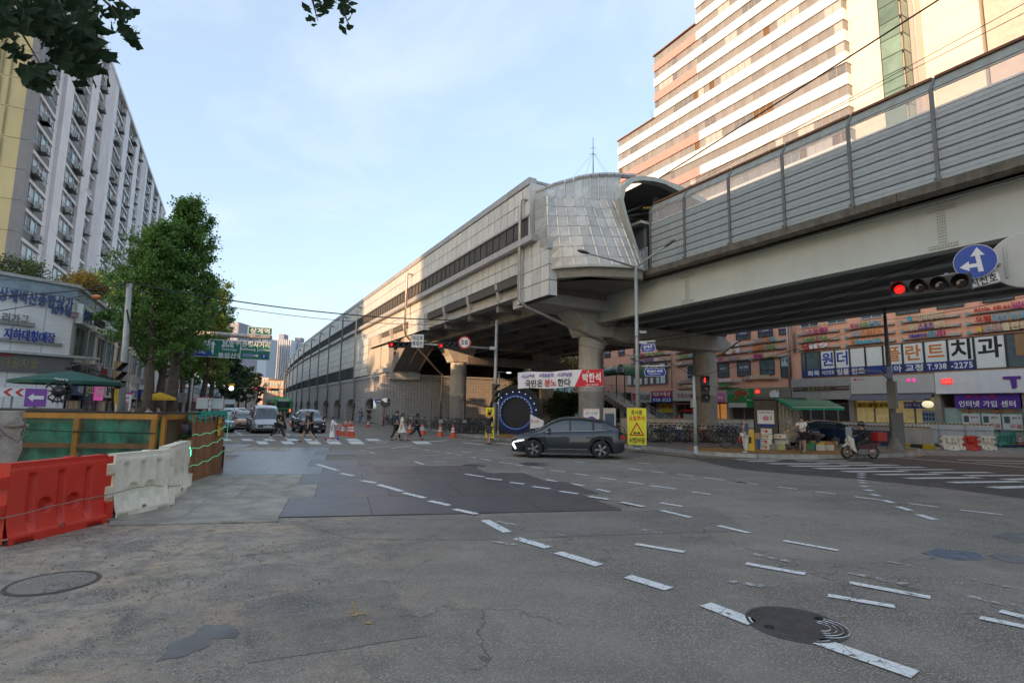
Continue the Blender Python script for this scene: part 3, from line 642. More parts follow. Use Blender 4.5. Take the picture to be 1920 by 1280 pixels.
# ================= station building =================
FT=[(20,15.2),(44,15.45),(68,15.85),(83,16.05),(104,16.45),(120,16.8),(137,17.6),(160,18.9),(188,21.2),(229,25.5),(270,31),(320,39)]
def fv(u_):
 for i in range(len(FT)-1):
  if u_<=FT[i+1][0]:a,b=FT[i],FT[i+1];t_=(u_-a[0])/(b[0]-a[0]);return a[1]+t_*(b[1]-a[1])
 return FT[-1][1]
sta=thing('station_building','long elevated railway station clad in square pale panels, curving away down the street','station',(0,0,0),AZ)
PAN=mat('cladding_panel',(.66,.65,.61),.4,.05,var=.07,scale=.9,streak=.28,dcol=(.3,.27,.21),dscale=.7,rnd=.08)
CAPG=mat('coping_grey',(.42,.42,.42),.45,.2,var=.1,streak=.2,rnd=.08)
SILL=mat('sill_metal',(.48,.475,.46),.45,.2,var=.1,streak=.2)
MULL=mat('window_frame_dark',(.07,.08,.08),.5,.3,var=0)
SGL=mat('station_glass',(.1,.27,.32),.06,.0,var=.4,scale=1.2,rnd=.5)
WTI=tilemat('wall_tiles',(.5,.48,.45),(.11,.1,.09),.32,.17,0,.6,dirt=.4,dcol=(.2,.17,.13))
def strip(mb,ua,ub,z0,z1,off,th=.04,gap=.012,step=None):
 "one flat panel that follows the curved face"
 va,vb=fv(ua),fv(ub)
 a=ua+gap;b=ub-gap
 mb.add([(va+off,a,z0+gap),(vb+off,b,z0+gap),(vb+off,b,z1-gap),(va+off,a,z1-gap),(va+off+th,a,z0+gap),(vb+off+th,b,z0+gap),(vb+off+th,b,z1-gap),(va+off+th,a,z1-gap)],[(0,3,2,1)[::-1],(0,1,5,4)[::-1],(1,2,6,5)[::-1],(2,3,7,6)[::-1],(3,0,4,7)[::-1]])
def run(name,m,us,rows,off,parent=sta,gap=.024,th=.04,limit=10**6,far=None):
 cnt=0;st_=MB()
 for i in range(len(us)-1):
  for z0,z1 in rows:
   if cnt<limit and(far is None or us[i]<far):
    mb=MB();strip(mb,us[i],us[i+1],z0,z1,off,th,gap);mb.build(name,m,parent);cnt+=1
   else:strip(st_,us[i],us[i+1],z0,z1,off,th,gap)
 if st_.v:st_.build(name,m,parent,kind='stuff')
def steps(a,b,s):n=max(1,round((b-a)/s));return[a+(b-a)*i/n for i in range(n+1)]
UE=312.
def core(z0,z1,ua,ub,off,m,name,depth=21.5,n=40):
 mb=MB();us=steps(ua,ub,max(2.,(ub-ua)/n));rows=[]
 for q in us:a=fv(q)+off;rows.append([(a,q,z0),(a,q,z1),(a+depth-off,q,z1),(a+depth-off,q,z0)])
 mb.grid(rows,sm=False,closed=True);mb.add(rows[0],[(0,1,2,3)]);mb.add(rows[-1],[(3,2,1,0)]);return mb.build(name,m,sta)
core(9.3,15.1,25.4,UE,.06,mat('wall_backing',(.1,.095,.09),.9,var=0),'wall_core')
core(15.1,15.25,25.4,UE,.0,CAPG,'roof_slab')
core(8.62,9.3,25.4,60,.55,CDARK,'platform_slab')
core(5.35,9.3,67.6,UE,.08,mat('wall_backing',(.1,.095,.09),.9),'wall_core')
run('coping',CAPG,steps(25.3,UE,1.35),[(14.9,15.32)],-.07,far=110,th=.5,gap=.006)
run('cladding_panel',PAN,steps(25.3,UE,.905),[(13.1,14.0),(14.0,14.9)],0,limit=150)
run('window_head',CAPG,steps(25.3,UE,1.8),[(12.98,13.1)],-.05,far=60,th=.2,gap=.003)
run('sill',SILL,steps(24.4,UE,1.8),[(11.25,11.62)],-.42,far=60,th=.7,gap=.004)
run('cladding_panel',PAN,steps(23.25,UE,.905),[(10.5,11.25)],0,limit=60);run('cladding_panel',PAN,steps(23.25,67.6,.905),[(9.82,10.5)],0,limit=60)
run('cladding_panel',PAN,steps(67.6,UE,1.81),[(6.98,7.8),(7.8,8.7),(8.7,9.6),(9.6,10.5)],.0,limit=30)
def wband(ua,ub,z0,z1,s,off,near=75,every=3,openr=.25):
 us=steps(ua,ub,s);stg,stf=MB(),MB();cnt=0
 for i in range(len(us)-1):
  a,b=us[i],us[i+1];va,vb=fv(a),fv(b);wm=.11 if i%every==0 else.045
  if a<near and cnt<60:
   g=MB();g.add([(va+off+.1,a+.03,z0),(vb+off+.1,b-.03,z0),(vb+off+.1,b-.03,z1),(va+off+.1,a+.03,z1)],[(3,2,1,0)]);wdw=g.build('window',SGL,sta);cnt+=1
   f=MB();f.box(va+off,va+off+.14,a-wm/2,a+wm/2,z0,z1);f.box(va+off+.05,va+off+.12,a+wm/2,b-.03,z0,z0+.05);f.box(va+off+.05,va+off+.12,a+wm/2,b-.03,z1-.05,z1)
   if i%3:f.box(va+off+.04,va+off+.1,a+.03,b-.03,z0+.42,z0+.47);f.box(va+off+.04,va+off+.1,(a+b)/2-.02,(a+b)/2+.02,z0,z0+.45)
   f.build('frame',MULL,wdw)
  else:
   stg.add([(va+off+.1,a,z0),(vb+off+.1,b,z0),(vb+off+.1,b,z1),(va+off+.1,a,z1)],[(3,2,1,0)]);stf.box(va+off,va+off+.14,a-wm/2,a+wm/2,z0,z1)
 if stg.v:stg.build('window',SGL,sta,kind='stuff');stf.build('window_post',MULL,sta,kind='stuff')
wband(25.5,UE,11.62,12.98,.92,.0)
wband(68.3,UE,5.42,6.93,1.0,.0,near=85)
for k in range(7):
 uu=28.5+k*4.6;mb=MB();mb.box(fv(uu)+.13,fv(uu)+.15,uu,uu+.75,12.32,12.36);mb.build('ceiling_tube',mat('tube_lit',(.8,.9,1),.4,var=0,emis=1.2),sta)
mb=MB();mb.box(15.75,16.3,26.6,61,8.6,9.82);mb.box(15.6,15.76,26.6,61,8.6,8.78);mb.build('edge_beam',CONC,sta)
for uu in(29.55,33.96,38.42,48.3,52.7,57.1):
 mb=MB();mb.ext([(15.3,9.8),(15.76,9.8),(15.76,8.6),(15.55,8.7),(15.35,9.5)],.3,(0,uu-.15,0));mb.build('bracket',CONC,sta)
def clad_box(v0,v1,u0,u1,z0,z1,sv,su,sz,parent,m=PAN,core_m=None,faces='VU'):
 mb=MB();mb.box(v0+.04,v1-.01,u0+.04,u1-.01,z0+.01,z1-.01);mb.build('block_core',core_m or mat('wall_backing',(.1,.095,.09)),parent)
 g=.022
 for za,zb in zip(steps(z0,z1,sz)[:-1],steps(z0,z1,sz)[1:]):
  if 'V' in faces:
   U_=steps(u0,u1,su)
   for a,b in zip(U_[:-1],U_[1:]):q=MB();q.box(v0,v0+.038,a+g,b-g,za+g,zb-g);q.build('cladding_panel',m,parent)
  if 'U' in faces:
   V_=steps(v0+.04,v1,sv)
   for a,b in zip(V_[:-1],V_[1:]):q=MB();q.box(a+g,b-g,u0,u0+.038,za+g,zb-g);q.build('cladding_panel',m,parent)
clad_box(15.2,15.75,23.2,26.6,7.97,10.5,.55,.85,.85,sta)
mb=MB();mb.box(15.12,15.75,23.1,23.35,10.5,11.0);mb.build('coping',CAPG,sta)
mb=MB();mb.ext([(23.2,10.5),(23.45,13.0),(23.7,13.0),(23.7,10.5)],.08,(15.22,0,0),'x');mb.build('corner_strip',LINE,sta)
mb=MB();mb.box(15.24,17.4,25.3,25.42,9.8,15.0);mb.build('end_wall',PAN,sta)
clad_box(15.2,15.75,42.3,46.4,5.5+2.9,9.82,.55,1.0,.8,sta);
clad_box(15.5,16.1,56.2,61,5.45,8.35,.6,2.5,2.95,sta,mat('render_wall',(.5,.47,.4),.7,var=.06,streak=.2))
clad_box(15.35,16.1,61,67.6,5.45,9.82,.6,1.1,.85,sta)
mb=MB();mb.box(15.6,16.1,53.5,56.2,5.45,8.35);mb.build('render_wall',mat('render_wall',(.5,.47,.4)),sta)
run('ledge',SILL,[53.3]+steps(55.6,UE,4.),[(5.08,5.4)],-.28,far=100,th=.75,gap=.004)
mb=MB();mb.box(15.0,16.2,53.15,55.6,5.4,5.85);mb.build('ledge_block',SILL,sta)
def arch_wall():
 arcs=[(59.5,1.9),(69.6,1.9),(78.6,1.9),(88.0,1.9),(98,1.9),(108,1.9),(118,1.9),(129,1.9),(140,1.9),(152,1.9),(165,1.9),(178,1.9)]
 mb=MB();nv=MB();prev=53.5;zs,zt=1.75,5.1
 def P(u_,z_,o=0):return(fv(u_)-.18+o,u_,z_)
 for c,r in arcs:
  a,b=c-r*1.35,c+r*1.35
  mb.add([P(prev,.15),P(a,.15),P(a,zt),P(prev,zt)],[(3,2,1,0)]);n=12;pts=[]
  for k in range(n+1):t_=PI*k/n;pts.append((c-math.cos(t_)*(b-a)/2,zs+math.sin(t_)*1.1))
  for k in range(n):
   (x0,y0),(x1,y1)=pts[k],pts[k+1];mb.add([P(x0,y0),P(x1,y1),P(x1,zt),P(x0,zt)],[(3,2,1,0)])
  ring=[(a,.15)]+pts+[(b,.15)]
  for k in range(len(ring)-1):
   (x0,y0),(x1,y1)=ring[k],ring[k+1];mb.add([P(x0,y0),P(x1,y1),P(x1,y1,.7),P(x0,y0,.7)],[(0,1,2,3)])
  mb.add([P(a,.15,.7),P(b,.15,.7),P(b,zs-.05,.7),P(a,zs-.05,.7)],[(3,2,1,0)])
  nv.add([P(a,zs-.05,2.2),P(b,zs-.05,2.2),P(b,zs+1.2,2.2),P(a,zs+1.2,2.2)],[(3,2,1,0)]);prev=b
 mb.add([P(prev,.15),P(UE,.15),P(UE,zt),P(prev,zt)],[(3,2,1,0)])
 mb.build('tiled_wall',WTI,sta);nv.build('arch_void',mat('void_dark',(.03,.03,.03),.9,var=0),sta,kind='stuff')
arch_wall()
mb=MB();mb.box(15.03,33.4,53.5,54.2,.15,5.15);mb.build('tiled_front_wall',WTI,sta)
mb=MB();mb.box(15.6,33.6,53.35,54.4,5.15,5.35);mb.build('wall_coping',SILL,sta)
mb=MB();mb.box(15.7,18.9,53.1,53.6,4.75,5.55);mb.build('plinth_block',CONC,sta)
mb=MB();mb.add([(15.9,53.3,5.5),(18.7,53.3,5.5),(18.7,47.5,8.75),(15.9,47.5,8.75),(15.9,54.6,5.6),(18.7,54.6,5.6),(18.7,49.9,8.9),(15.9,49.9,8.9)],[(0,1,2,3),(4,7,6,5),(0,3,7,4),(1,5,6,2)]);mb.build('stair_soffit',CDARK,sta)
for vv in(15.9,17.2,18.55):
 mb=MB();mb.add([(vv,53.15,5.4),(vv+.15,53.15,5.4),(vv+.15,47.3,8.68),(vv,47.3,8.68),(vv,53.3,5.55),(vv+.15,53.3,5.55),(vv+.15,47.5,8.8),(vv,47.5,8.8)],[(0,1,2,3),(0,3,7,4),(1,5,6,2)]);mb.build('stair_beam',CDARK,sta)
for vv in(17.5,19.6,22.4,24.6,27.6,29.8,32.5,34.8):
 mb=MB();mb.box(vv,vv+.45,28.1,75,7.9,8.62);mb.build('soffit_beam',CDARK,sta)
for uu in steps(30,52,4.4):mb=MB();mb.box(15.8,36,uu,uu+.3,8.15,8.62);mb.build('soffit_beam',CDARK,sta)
PIPE=mat('steel_pipe',(.42,.39,.36),.35,.7,var=.15,scale=3);PIPEG=mat('grey_pipe',(.23,.22,.21),.6,.2,var=.15)
def pipe(name,pts,r,m,lbl=None):mb=MB();mb.tube(pts,r,8);return mb.build(name,m,sta)
pipe('rain_pipe',[(15.35,25.7,14.05),(15.0,25.8,14.1),(14.95,25.9,13.9),(14.95,25.9,8.1),(15.3,25.7,7.75),(20.2,24.6,5.9),(20.9,25.9,5.5),(20.95,26.05,4.0)],.1,PIPE)
pipe('rain_pipe',[(15.6,46.4,14.05),(15.0,46.45,14.1),(14.95,46.5,13.9),(14.95,46.6,9.0),(15.2,47,8.5),(19.8,50,5.45),(20.2,50.2,5.3),(20.2,50.4,.2)],.09,PIPE)
for uu in(67.3,76.1,86.1,96,106,117,128,140,152,165,178,192,207,222,240):
 f_=fv(uu);mm=PIPE if uu<70 else PIPEG
 pipe('rain_pipe',[(f_,uu,14.3),(f_-.4,uu,14.35),(f_-.5,uu,14.1),(f_-.5,uu,5.2),(f_-.36,uu,4.8),(f_-.36,uu,.2)],.1,mm)
 # ---- piers ----
def pier(v_,u_,H,label,D=1.6,flare=-1,z_top=8.05):
 t=thing('pier',label,'pier',tuple(VU(v_,u_,0)),AZ,'round concrete piers under the railway')
 mb=MB();mb.lathe([(D/2,.15),(D/2,3.1)],32);mb.build('column_base',mat('pier_base',(.3,.285,.26),.9,var=.3,scale=4,bump=.5,bscale=14,dirt=.5,dcol=(.14,.125,.11),dscale=2),t)
 mb=MB();mb.lathe([(D/2-.01,3.1),(D/2-.01,H)],32);mb.build('column',CONC,t)
 mb=MB();pr=[(-1.15,H),(-.9,H-.55),(.9,H-.55),(1.15,H),(1.6,z_top),(-2.1,z_top)]if flare<0 else[(-1.1,H),(-.85,H-.5),(.85,H-.5),(1.1,H),(1.5,z_top),(-1.5,z_top)]
 mb.ext(pr,1.7,(0,-.85,0));mb.build('capital',CONC,t);return t
pier(20.95,27,7.1,'near round concrete pier behind the dark car and the white banner',z_top=8.0)
pier(31.3,27,6.9,'round concrete pier right of the pedestrian signal, bicycles round its foot',flare=1,z_top=7.3)
pier(20.95,47.9,6.9,'round concrete pier under the lit station wall, left of the blue light ring',z_top=8.0)
pier(32.7,50.2,6.9,'round concrete pier seen between the light ring and the banner, farthest of the four',flare=1,z_top=8.0)
mb=MB();mb.ext([(21.9,6.55),(21.9,7.2),(22.4,7.38),(32.2,7.38),(32.9,7.0),(32.9,6.6),(32.2,6.3),(22.6,6.3)],1.9,(0,26.0,0));mb.build('cross_beam',CONC,via)
mb=MB();mb.box(15.8,21.9,25.3,28.1,8.0,8.62);mb.build('pier_cross_beam',CONC,sta)
mb=MB();mb.box(15.8,36,46.6,49.4,8.0,8.6);mb.build('pier_cross_beam',CONC,sta)
mb=MB();mb.box(21.5,33.5,47.0,48.8,6.2,6.95);mb.build('pier_cross_beam',CDARK,sta)
for dv in(-.1,.9):mb=MB();mb.box(21.2+dv,21.7+dv,25.4,26.0,7.2,7.4);mb.build('bearing',CDARK,via)
# ---- panelled shell that closes the platform end, with the arched hood over the tracks ----
shell=thing('station_shell','silver panelled shell with an arched hood where the tracks leave the station','station roof',(0,0,0),AZ)
c4=kk(960,300,4.922)
def OZ(x,y,z):p=G(x,y,z);return Vector(vu(p))
bot=[(335,1015),(355,1010),(470,998),(580,990),(698,984),(820,984),(935,988),(1047,994),(1110,997),(1165,1004),(1205,1015)]
brk=[(185,325),(325,325),(402,345),(485,350),(565,350),(645,350),(725,365),(800,370),(865,365),(930,366),(968,368),(992,372)]
top=[(225,308),(330,270),(410,236),(490,215),(570,193),(645,172),(722,160),(798,152),(865,148),(935,148),(1005,152),(1075,158)]
B_=[OZ(*c4(*q),9.4)for q in bot];T_=[OZ(*c4(*q),14.45+.1*i)for i,q in enumerate(top)]
B_[0]=Vector((15.3,24.6,9.4))
K_=[]
for i,q in enumerate(brk):
 z_=13.9 if i==0 else 13.45
 K_.append(OZ(*c4(*q),z_))
K_[0]=Vector((15.5,25.2,13.9))
SHP=mat('shell_panel',(.5,.49,.46),.42,.25,var=.14,scale=1.6,bump=.06,dirt=.55,dcol=(.3,.285,.26),dscale=1.1,rnd=.14)
SRIB=mat('shell_rib',(.55,.55,.52),.35,.45,var=.12,scale=2,streak=.2)
def bulge(a,b,t_,amt):
 p=a.lerp(b,t_);o=Vector((-.72,-.69,0));return p+o*math.sin(PI*t_)*amt
nr=7
colp=[]
for i in range(len(B_)):
 col_=[bulge(B_[i],K_[i],k/nr,.12)for k in range(nr+1)]+[K_[i].lerp(T_[i],.5)+Vector((0,0,.1)),T_[i]]
 colp.append(col_)
def insetq(a,b,c,d,g=.02,th=.012):
 n=(b-a).cross(d-a).normalized()
 if n.dot(Vector((-.7,-.7,0)))<0 and abs(n.z)<.95:n=-n
 ctr=(a+b+c+d)/4
 q=[]
 for p in(a,b,c,d):q.append(p+(ctr-p).normalized()*g*1.4+n*th)
 return q,[p for p in(a,b,c,d)]
skin=MB();skin.grid([[tuple(p)for p in c]for c in colp],sm=False);skin.build('shell_lining',mat('seam_dark',(.13,.13,.125),.7,var=0),shell)
for i in range(len(colp)-1):
 for k in range(len(colp[0])-1):
  q,base=insetq(colp[i][k],colp[i+1][k],colp[i+1][k+1],colp[i][k+1])
  mb=MB();mb.add([tuple(p)for p in q]+[tuple(p)for p in base],[(0,1,2,3),(0,4,5,1),(1,5,6,2),(2,6,7,3),(3,7,4,0)]);mb.build('shell_panel',SHP,shell)
for i in range(1,len(colp)):
 o=Vector((-.72,-.69,.05))*.07
 mb=MB();mb.tube([p+o*.6 for p in colp[i]],.042,4,sm=False);mb.build('shell_rib',SRIB,shell)
 for k in range(1,nr+1):
  c=colp[i][k]+o*1.0;mb=MB();mb.cbox(c,(.06,.06,.03));mb.build('rib_clip',mat('clip_grey',(.3,.3,.29)),shell)
lip=MB();rows=[]
for i,p in enumerate(B_):
 o=Vector((-.7,-.7,0)).normalized()
 rows.append([tuple(p+o*.12+Vector((0,0,.12))),tuple(p+o*.16+Vector((0,0,-.02))),tuple(p+Vector((.1,.1,-.06))),tuple(p-o*.35+Vector((0,0,-.42))),tuple(p-o*1.2+Vector((0,0,-.42)))])
lip.grid(rows,sm=False);lip.build('shell_lip',mat('lip_concrete',(.42,.41,.35),.7,var=.15,scale=2,streak=.35,dcol=(.2,.18,.12)),shell)
mb=MB();mb.add([(15.9,24.5,8.98),(17,22.2,8.98),(20.6,21.2,8.98),(21,25.5,8.98),(16,25.5,8.98)],[(0,1,2,3,4)]);mb.build('shell_floor',CDARK,shell)
TT=[Vector((15.6,25.3,14.4))]+T_+[OZ(*c4(1150,158),15.5)]
for i in range(len(TT)-1):
 a,b=TT[i],TT[i+1];d=(b-a).normalized();mb=MB();mb.tube([a+d*.02+Vector((0,0,.05)),b-d*.02+Vector((0,0,.05))],.16,6,sm=False);mb.build('coping',CAPG,shell)
arch=[(19.75,9.4),(19.1,10.9),(18.45,12.4),(18.2,13.2),(18.35,13.85),(19.0,14.47),(19.7,14.73),(20.6,14.88),(21.5,14.9),(22.4,14.87),(23.4,14.75),(25,14.45),(27,13.8),(29,12.9),(30.6,11.9),(31.6,10.8),(32,9.5)]
inner=[(19.85,9.5),(19.25,10.9),(18.65,12.35),(18.42,13.1),(18.58,13.72),(19.15,14.27),(19.8,14.5),(20.65,14.64),(21.5,14.67),(22.4,14.52),(23.3,14.4),(24.9,14.1),(26.8,13.5),(28.7,12.6),(30.2,11.7),(31.2,10.7),(31.6,9.5)]
HR=mat('hood_rim',(.46,.47,.42),.5,.1,var=.1,scale=2,streak=.3,dcol=(.3,.28,.2))
mb=MB();n=len(arch)
for i in range(n-1):
 (a,b),(c,d),(e,f),(g,h_)=arch[i],arch[i+1],inner[i+1],inner[i]
 for u_,fl in((20.9,0),(21.35,1)):
  q=[(a,u_,b),(c,u_,d),(e,u_,f),(g,u_,h_)];mb.add(q,[(0,1,2,3)if not fl else(3,2,1,0)])
 mb.add([(a,20.9,b),(c,20.9,d),(c,21.35,d),(a,21.35,b)],[(3,2,1,0)]);mb.add([(g,20.9,h_),(e,20.9,f),(e,21.35,f),(g,21.35,h_)],[(0,1,2,3)])
mb.build('hood_rim',HR,shell)
ar2=arch[7:];rows=[[(a,21.3,b-.05)for a,b in ar2],[(a*.99+.3,23.5,b*1.0+.02)for a,b in ar2],[(a*.98+.4,26,min(b,14.9)+.05)for a,b in ar2]]
mb=MB();mb.grid(rows);mb.build('hood_roof',mat('hood_roof',(.2,.2,.19),.6,.2),shell)
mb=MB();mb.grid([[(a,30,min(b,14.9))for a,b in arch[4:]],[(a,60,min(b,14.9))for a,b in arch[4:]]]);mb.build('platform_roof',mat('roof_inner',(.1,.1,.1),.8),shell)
for k in range(9):
 mb=MB();mb.tube([(19.6+k*.5,23.5+k*.3,13.0+.2*(k%2)),(22+k*.6,23+k*.2,14.3-.3*k)],.045,5);mb.tube([(19.5,22.5+k*.5,12.4+k*.25),(23.5,23.5,12.2+k*.4)],.03,5);mb.build('roof_truss',STEEL,shell)
mb=MB();mb.box(21.7,21.95,21.9,22.1,13.1,14.3);mb.build('equipment_box',mat('box_black',(.03,.03,.03),.5),shell)
for k in range(4):
 mb=MB();mb.lathe([(.05,-.06),(.11,0),(.05,.06)],10,(21.2+k*.08,22.3-k*.13,13.65-k*.02));mb.build('insulator',mat('insulator_yellow',(.4,.26,.03),.4,var=0),shell)
mb=MB();mb.box(19.9,21.5,21.2,45,12.2,12.35);mb.build('platform_canopy',mat('canopy_edge',(.42,.42,.36),.7,var=.2),shell)
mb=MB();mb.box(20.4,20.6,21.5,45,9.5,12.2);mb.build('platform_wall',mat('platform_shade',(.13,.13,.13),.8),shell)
for k in range(8):
 mb=MB();mb.box(20.05,20.09,20.95+.13*k-.02,20.95+.13*k+.02,9.5,10.7);mb.build('handrail_bar',SRIB,shell)
mb=MB();mb.box(20.03,20.11,20.9,22,10.7,10.76);mb.build('handrail',SRIB,shell)
ant=thing('roof_antenna','slender guyed antenna mast on top of the station shell','antenna',tuple(VU(19.6,25,15.2)))
mb=MB();mb.tube([(0,0,0),(0,0,1.6),(0,0,3.6)],[.045,.035,.015],6);mb.build('mast',STEEL,ant)
for z_,l in((2.5,.25),(2.9,.18)):mb=MB();mb.tube([(-l,0,z_),(l,0,z_)],.012,4);mb.build('antenna_arm',STEEL,ant)
for a in range(4):
 mb=MB();mb.tube([(0,0,2.6),(2.0*math.cos(a*1.6+.4),2.0*math.sin(a*1.6+.4),0)],.007,3);mb.build('guy_wire',STEEL,ant)
for pa,pb,l in((VU(18.9,24.2,14.9),VU(19.6,23.2,15.75),'tilted lamp bar on the shell roof right of the antenna'),(VU(18.4,24.9,14.9),VU(18.9,24.2,15.3),'shorter tilted lamp bar on the shell roof left of the antenna')):
 t=thing('roof_lamp_bar',l,'lamp',tuple(pa));d=pb-pa;mb=MB();mb.tube([(0,0,.1),tuple(d)],.07,4);mb.build('bar',STEEL,t);mb=MB();mb.tube([tuple(d*.7),tuple(d*.7-Vector((0,0,.6)))],.03,4);mb.build('stand',STEEL,t)
 # ================= facades: local X runs to the viewer's right, local Y into the building =================
class Fac:
 def __init__(s,p,ang):
  s.p=Vector((p[0],p[1],0));s.a=ang;s.x=Vector((math.cos(ang),math.sin(ang),0));s.y=Vector((-math.sin(ang),math.cos(ang),0));s.d=s.p.dot(s.y)
 def L(s,px,py,dy=0.):
  q=OP(px,py,s.y,s.d+dy);return((q-s.p).dot(s.x),q.z)
 def W(s,x,y,z):q=s.p+s.x*x+s.y*y;return Vector((q.x,q.y,z))
 def root(s,name,label,cat,x=0,y=0,z=0,group=None):return thing(name,label,cat,tuple(s.W(x,y,z)),s.a,group)
def bx(name,m,parent,*d,**kw):mb=MB();mb.box(*d);return mb.build(name,m,parent,**kw)
GLS=mat('window_glass',(.10,.13,.14),.06,var=.35,scale=.8,rnd=.35)
GLSB=mat('window_glass_blue',(.16,.27,.30),.06,var=.3,scale=.8,rnd=.3)
WF=mat('frame_white',(.6,.6,.57),.5,var=.08);DF=mat('frame_dark',(.06,.06,.06),.5,var=0)
def window(parent,x0,x1,z0,z1,fm=DF,gm=GLS,cols=2,low=0.,t_=.06,y=0.):
 w_=MB();w_.box(x0,x1,y-.01,y+.03,z0,z1);g=w_.build('window',gm,parent)
 f=MB()
 for a,b,c,d in((x0-t_,x1+t_,z0-t_,z0),(x0-t_,x1+t_,z1,z1+t_),(x0-t_,x0,z0,z1),(x1,x1+t_,z0,z1)):f.box(a,b,y-.07,y+.02,c,d)
 for k in range(1,cols):c=x0+(x1-x0)*k/cols;f.box(c-t_*.4,c+t_*.4,y-.05,y-.012,z0,z1 if not low else z0+low)
 if low:f.box(x0,x1,y-.05,y-.012,z0+low-t_*.4,z0+low+t_*.4)
 f.build('frame',fm,g);return g
 # ---------- orange shopping block ----------
OA=R_(26);_uo=Vector((-math.sin(OA),math.cos(OA),0));_vo=Vector((math.cos(OA),math.sin(OA),0));OD=46.115
OF=Fac(_vo*OD,math.atan2(-_uo.y,-_uo.x))
ob=OF.root('shopping_building','orange brown shopping block full of shop signs behind the viaduct','building')
ORG=mat('orange_render',(.8,.43,.3),.8,var=.06,scale=.7,bump=.15,bscale=20,streak=.25,dcol=(.3,.15,.1),dscale=.6)
bx('wall',ORG,ob,-72,-6,.05,12,5.1,15.5);bx('wall',ORG,ob,-72,-33.8,.05,12,4.35,5.1);bx('parapet',mat('parapet_grey',(.3,.28,.26)),ob,-72,-6,-.05,.4,15.5,16)
for z_ in(9.3,12.4):bx('render_joint',mat('joint_brown',(.25,.12,.08)),ob,-72,-6,.042,.06,z_,z_+.02)
for x in(-66,-60,-54.4,-44,-30.4,-18.9):bx('render_joint',mat('joint_brown',(.25,.12,.08)),ob,x,x+.02,.042,.06,5.2,15.4)
bx('shop_back',mat('shop_dark',(.05,.045,.045),.8),ob,-72,-6,1.5,11.9,0,4.4)
bx('shop_floor',PV,ob,-72,-6,0,1.5,.1,.16)
STN=mat('stone_panel',(.3,.28,.26),.6,var=.1,streak=.15)
for x in(-66,-60,-54.5,-49.6,-45.6,-41.5,-37.9,-34.0,-28.4,-22.0,-16.9,-11.5):bx('shop_pier',STN,ob,x-.2,x+.2,0,1.5,0,4.4)
BLUF=mat('film_blue',(.17,.2,.42),.5,var=.05);TEAL=mat('film_teal',(.3,.58,.5),.5,var=.05);WFILM=mat('film_white',(.78,.82,.8),.35,var=.04);PUR=mat('film_purple',(.1,.07,.2),.5,var=.05)
TW=mat('letter_white',(.8,.8,.78),.5,var=0);TK=mat('letter_black',(.02,.02,.02),.5,var=0);TR=mat('letter_red',(.5,.02,.02),.5,var=0);TB=mat('letter_blue',(.03,.06,.38),.5,var=0)
TO=mat('letter_orange',(.62,.22,.05),.5,var=0);TC=mat('letter_cream',(.65,.6,.4),.5,var=0);TG=mat('letter_green',(.1,.35,.12),.5,var=0);TM=mat('letter_magenta',(.45,.04,.2),.5,var=0);TCY=mat('letter_cyan',(.06,.4,.55),.5,var=0);TN=mat('letter_grey',(.35,.35,.36),.5,var=0);TY=mat('letter_yellow',(.7,.5,.03),.5,var=0);TP=mat('letter_purple',(.12,.04,.3),.5,var=0)
def film(parent,x0,x1,z0,z1,m,y=-.02):return bx('film',m,parent,x0,x1,y-.01,y,z0,z1)
for x0,x1,fm,fl,tx,tm in((-32.6,-30.9,WF,TEAL,'튜용도',TK),(-30.0,-28.4,WF,TEAL,'치 과',TK),(-27.1,-25.4,WF,TEAL,'3F',TK),(-24.3,-22.7,DF,None,'',None),(-21.45,-19.85,DF,None,'',None),(-18.65,-17.0,DF,None,'',None),(-15.6,-14,DF,None,'',None)):
 w_=window(ob,x0,x1,9.9,11.6,fm,GLS,2,.42)
 if fl:film(w_,x0,x1,10.34,11.58,fl);text(tx,.62,((x0+x1)/2,-.035,10.85),tm,w_,flat=True)
 else:film(w_,x0+.02,x1-.02,10.38,10.75,BLUF);text('한의원 상담',.2,((x0+x1)/2,-.035,10.56),mat('film_text',(.3,.33,.55)),w_,flat=True)
for x0,x1 in((-40.05,-38.35),(-37.3,-35.7),(-34.9,-34.0),(-43,-41.6),(-60.3,-59.1),(-57,-55.8),(-63.6,-62.3),(-52.2,-51.0)):
 w_=window(ob,x0,x1,9.55,11.3,DF,GLS,2,.4);film(w_,x0+.02,x1-.02,10.35,11.28,WFILM);film(w_,x0+.02,x1-.02,9.98,10.36,PUR,-.022)
 text('피부과',.26,((x0+x1)/2,-.04,10.17),TW,w_,flat=True)
for x0,x1,tx in((-42.7,-41.25,'태권도'),(-40.05,-38.5,'서영 뜨개공방'),(-37.25,-35.7,''),(-47.3,-45.6,'')):
 w_=window(ob,x0,x1,5.75,7.18,DF if tx!='' or x0>-40 else WF,GLS,2,.4)
 if tx:text(tx,.17 if len(tx)<5 else.2,((x0+x1)/2,-.035,6.6),TW,w_,width=min(1.1,.3*len(tx)),flat=True)
w_=window(ob,-34.9,-33.95,5.4,7.35,DF,GLS,1);film(w_,-34.88,-33.97,6.4,7.3,mat('film_aqua',(.4,.6,.6)));text('가 발',.34,(-34.45,-.035,6.95),TK,w_,flat=True)
w_=window(ob,-58.4,-50.6,5.35,7.85,mat('frame_grey',(.25,.25,.24)),mat('louvre_brown',(.13,.095,.07),.5,var=.2,scale=6),4)
for k in range(7):film(w_,-58.2+k*1.1,-57.65+k*1.1,5.37,6.15,WFILM,-.03)
film(w_,-51.9,-51.1,5.37,7.8,WFILM,-.028);film(w_,-58.4,-57.7,5.37,7.8,WFILM,-.028)
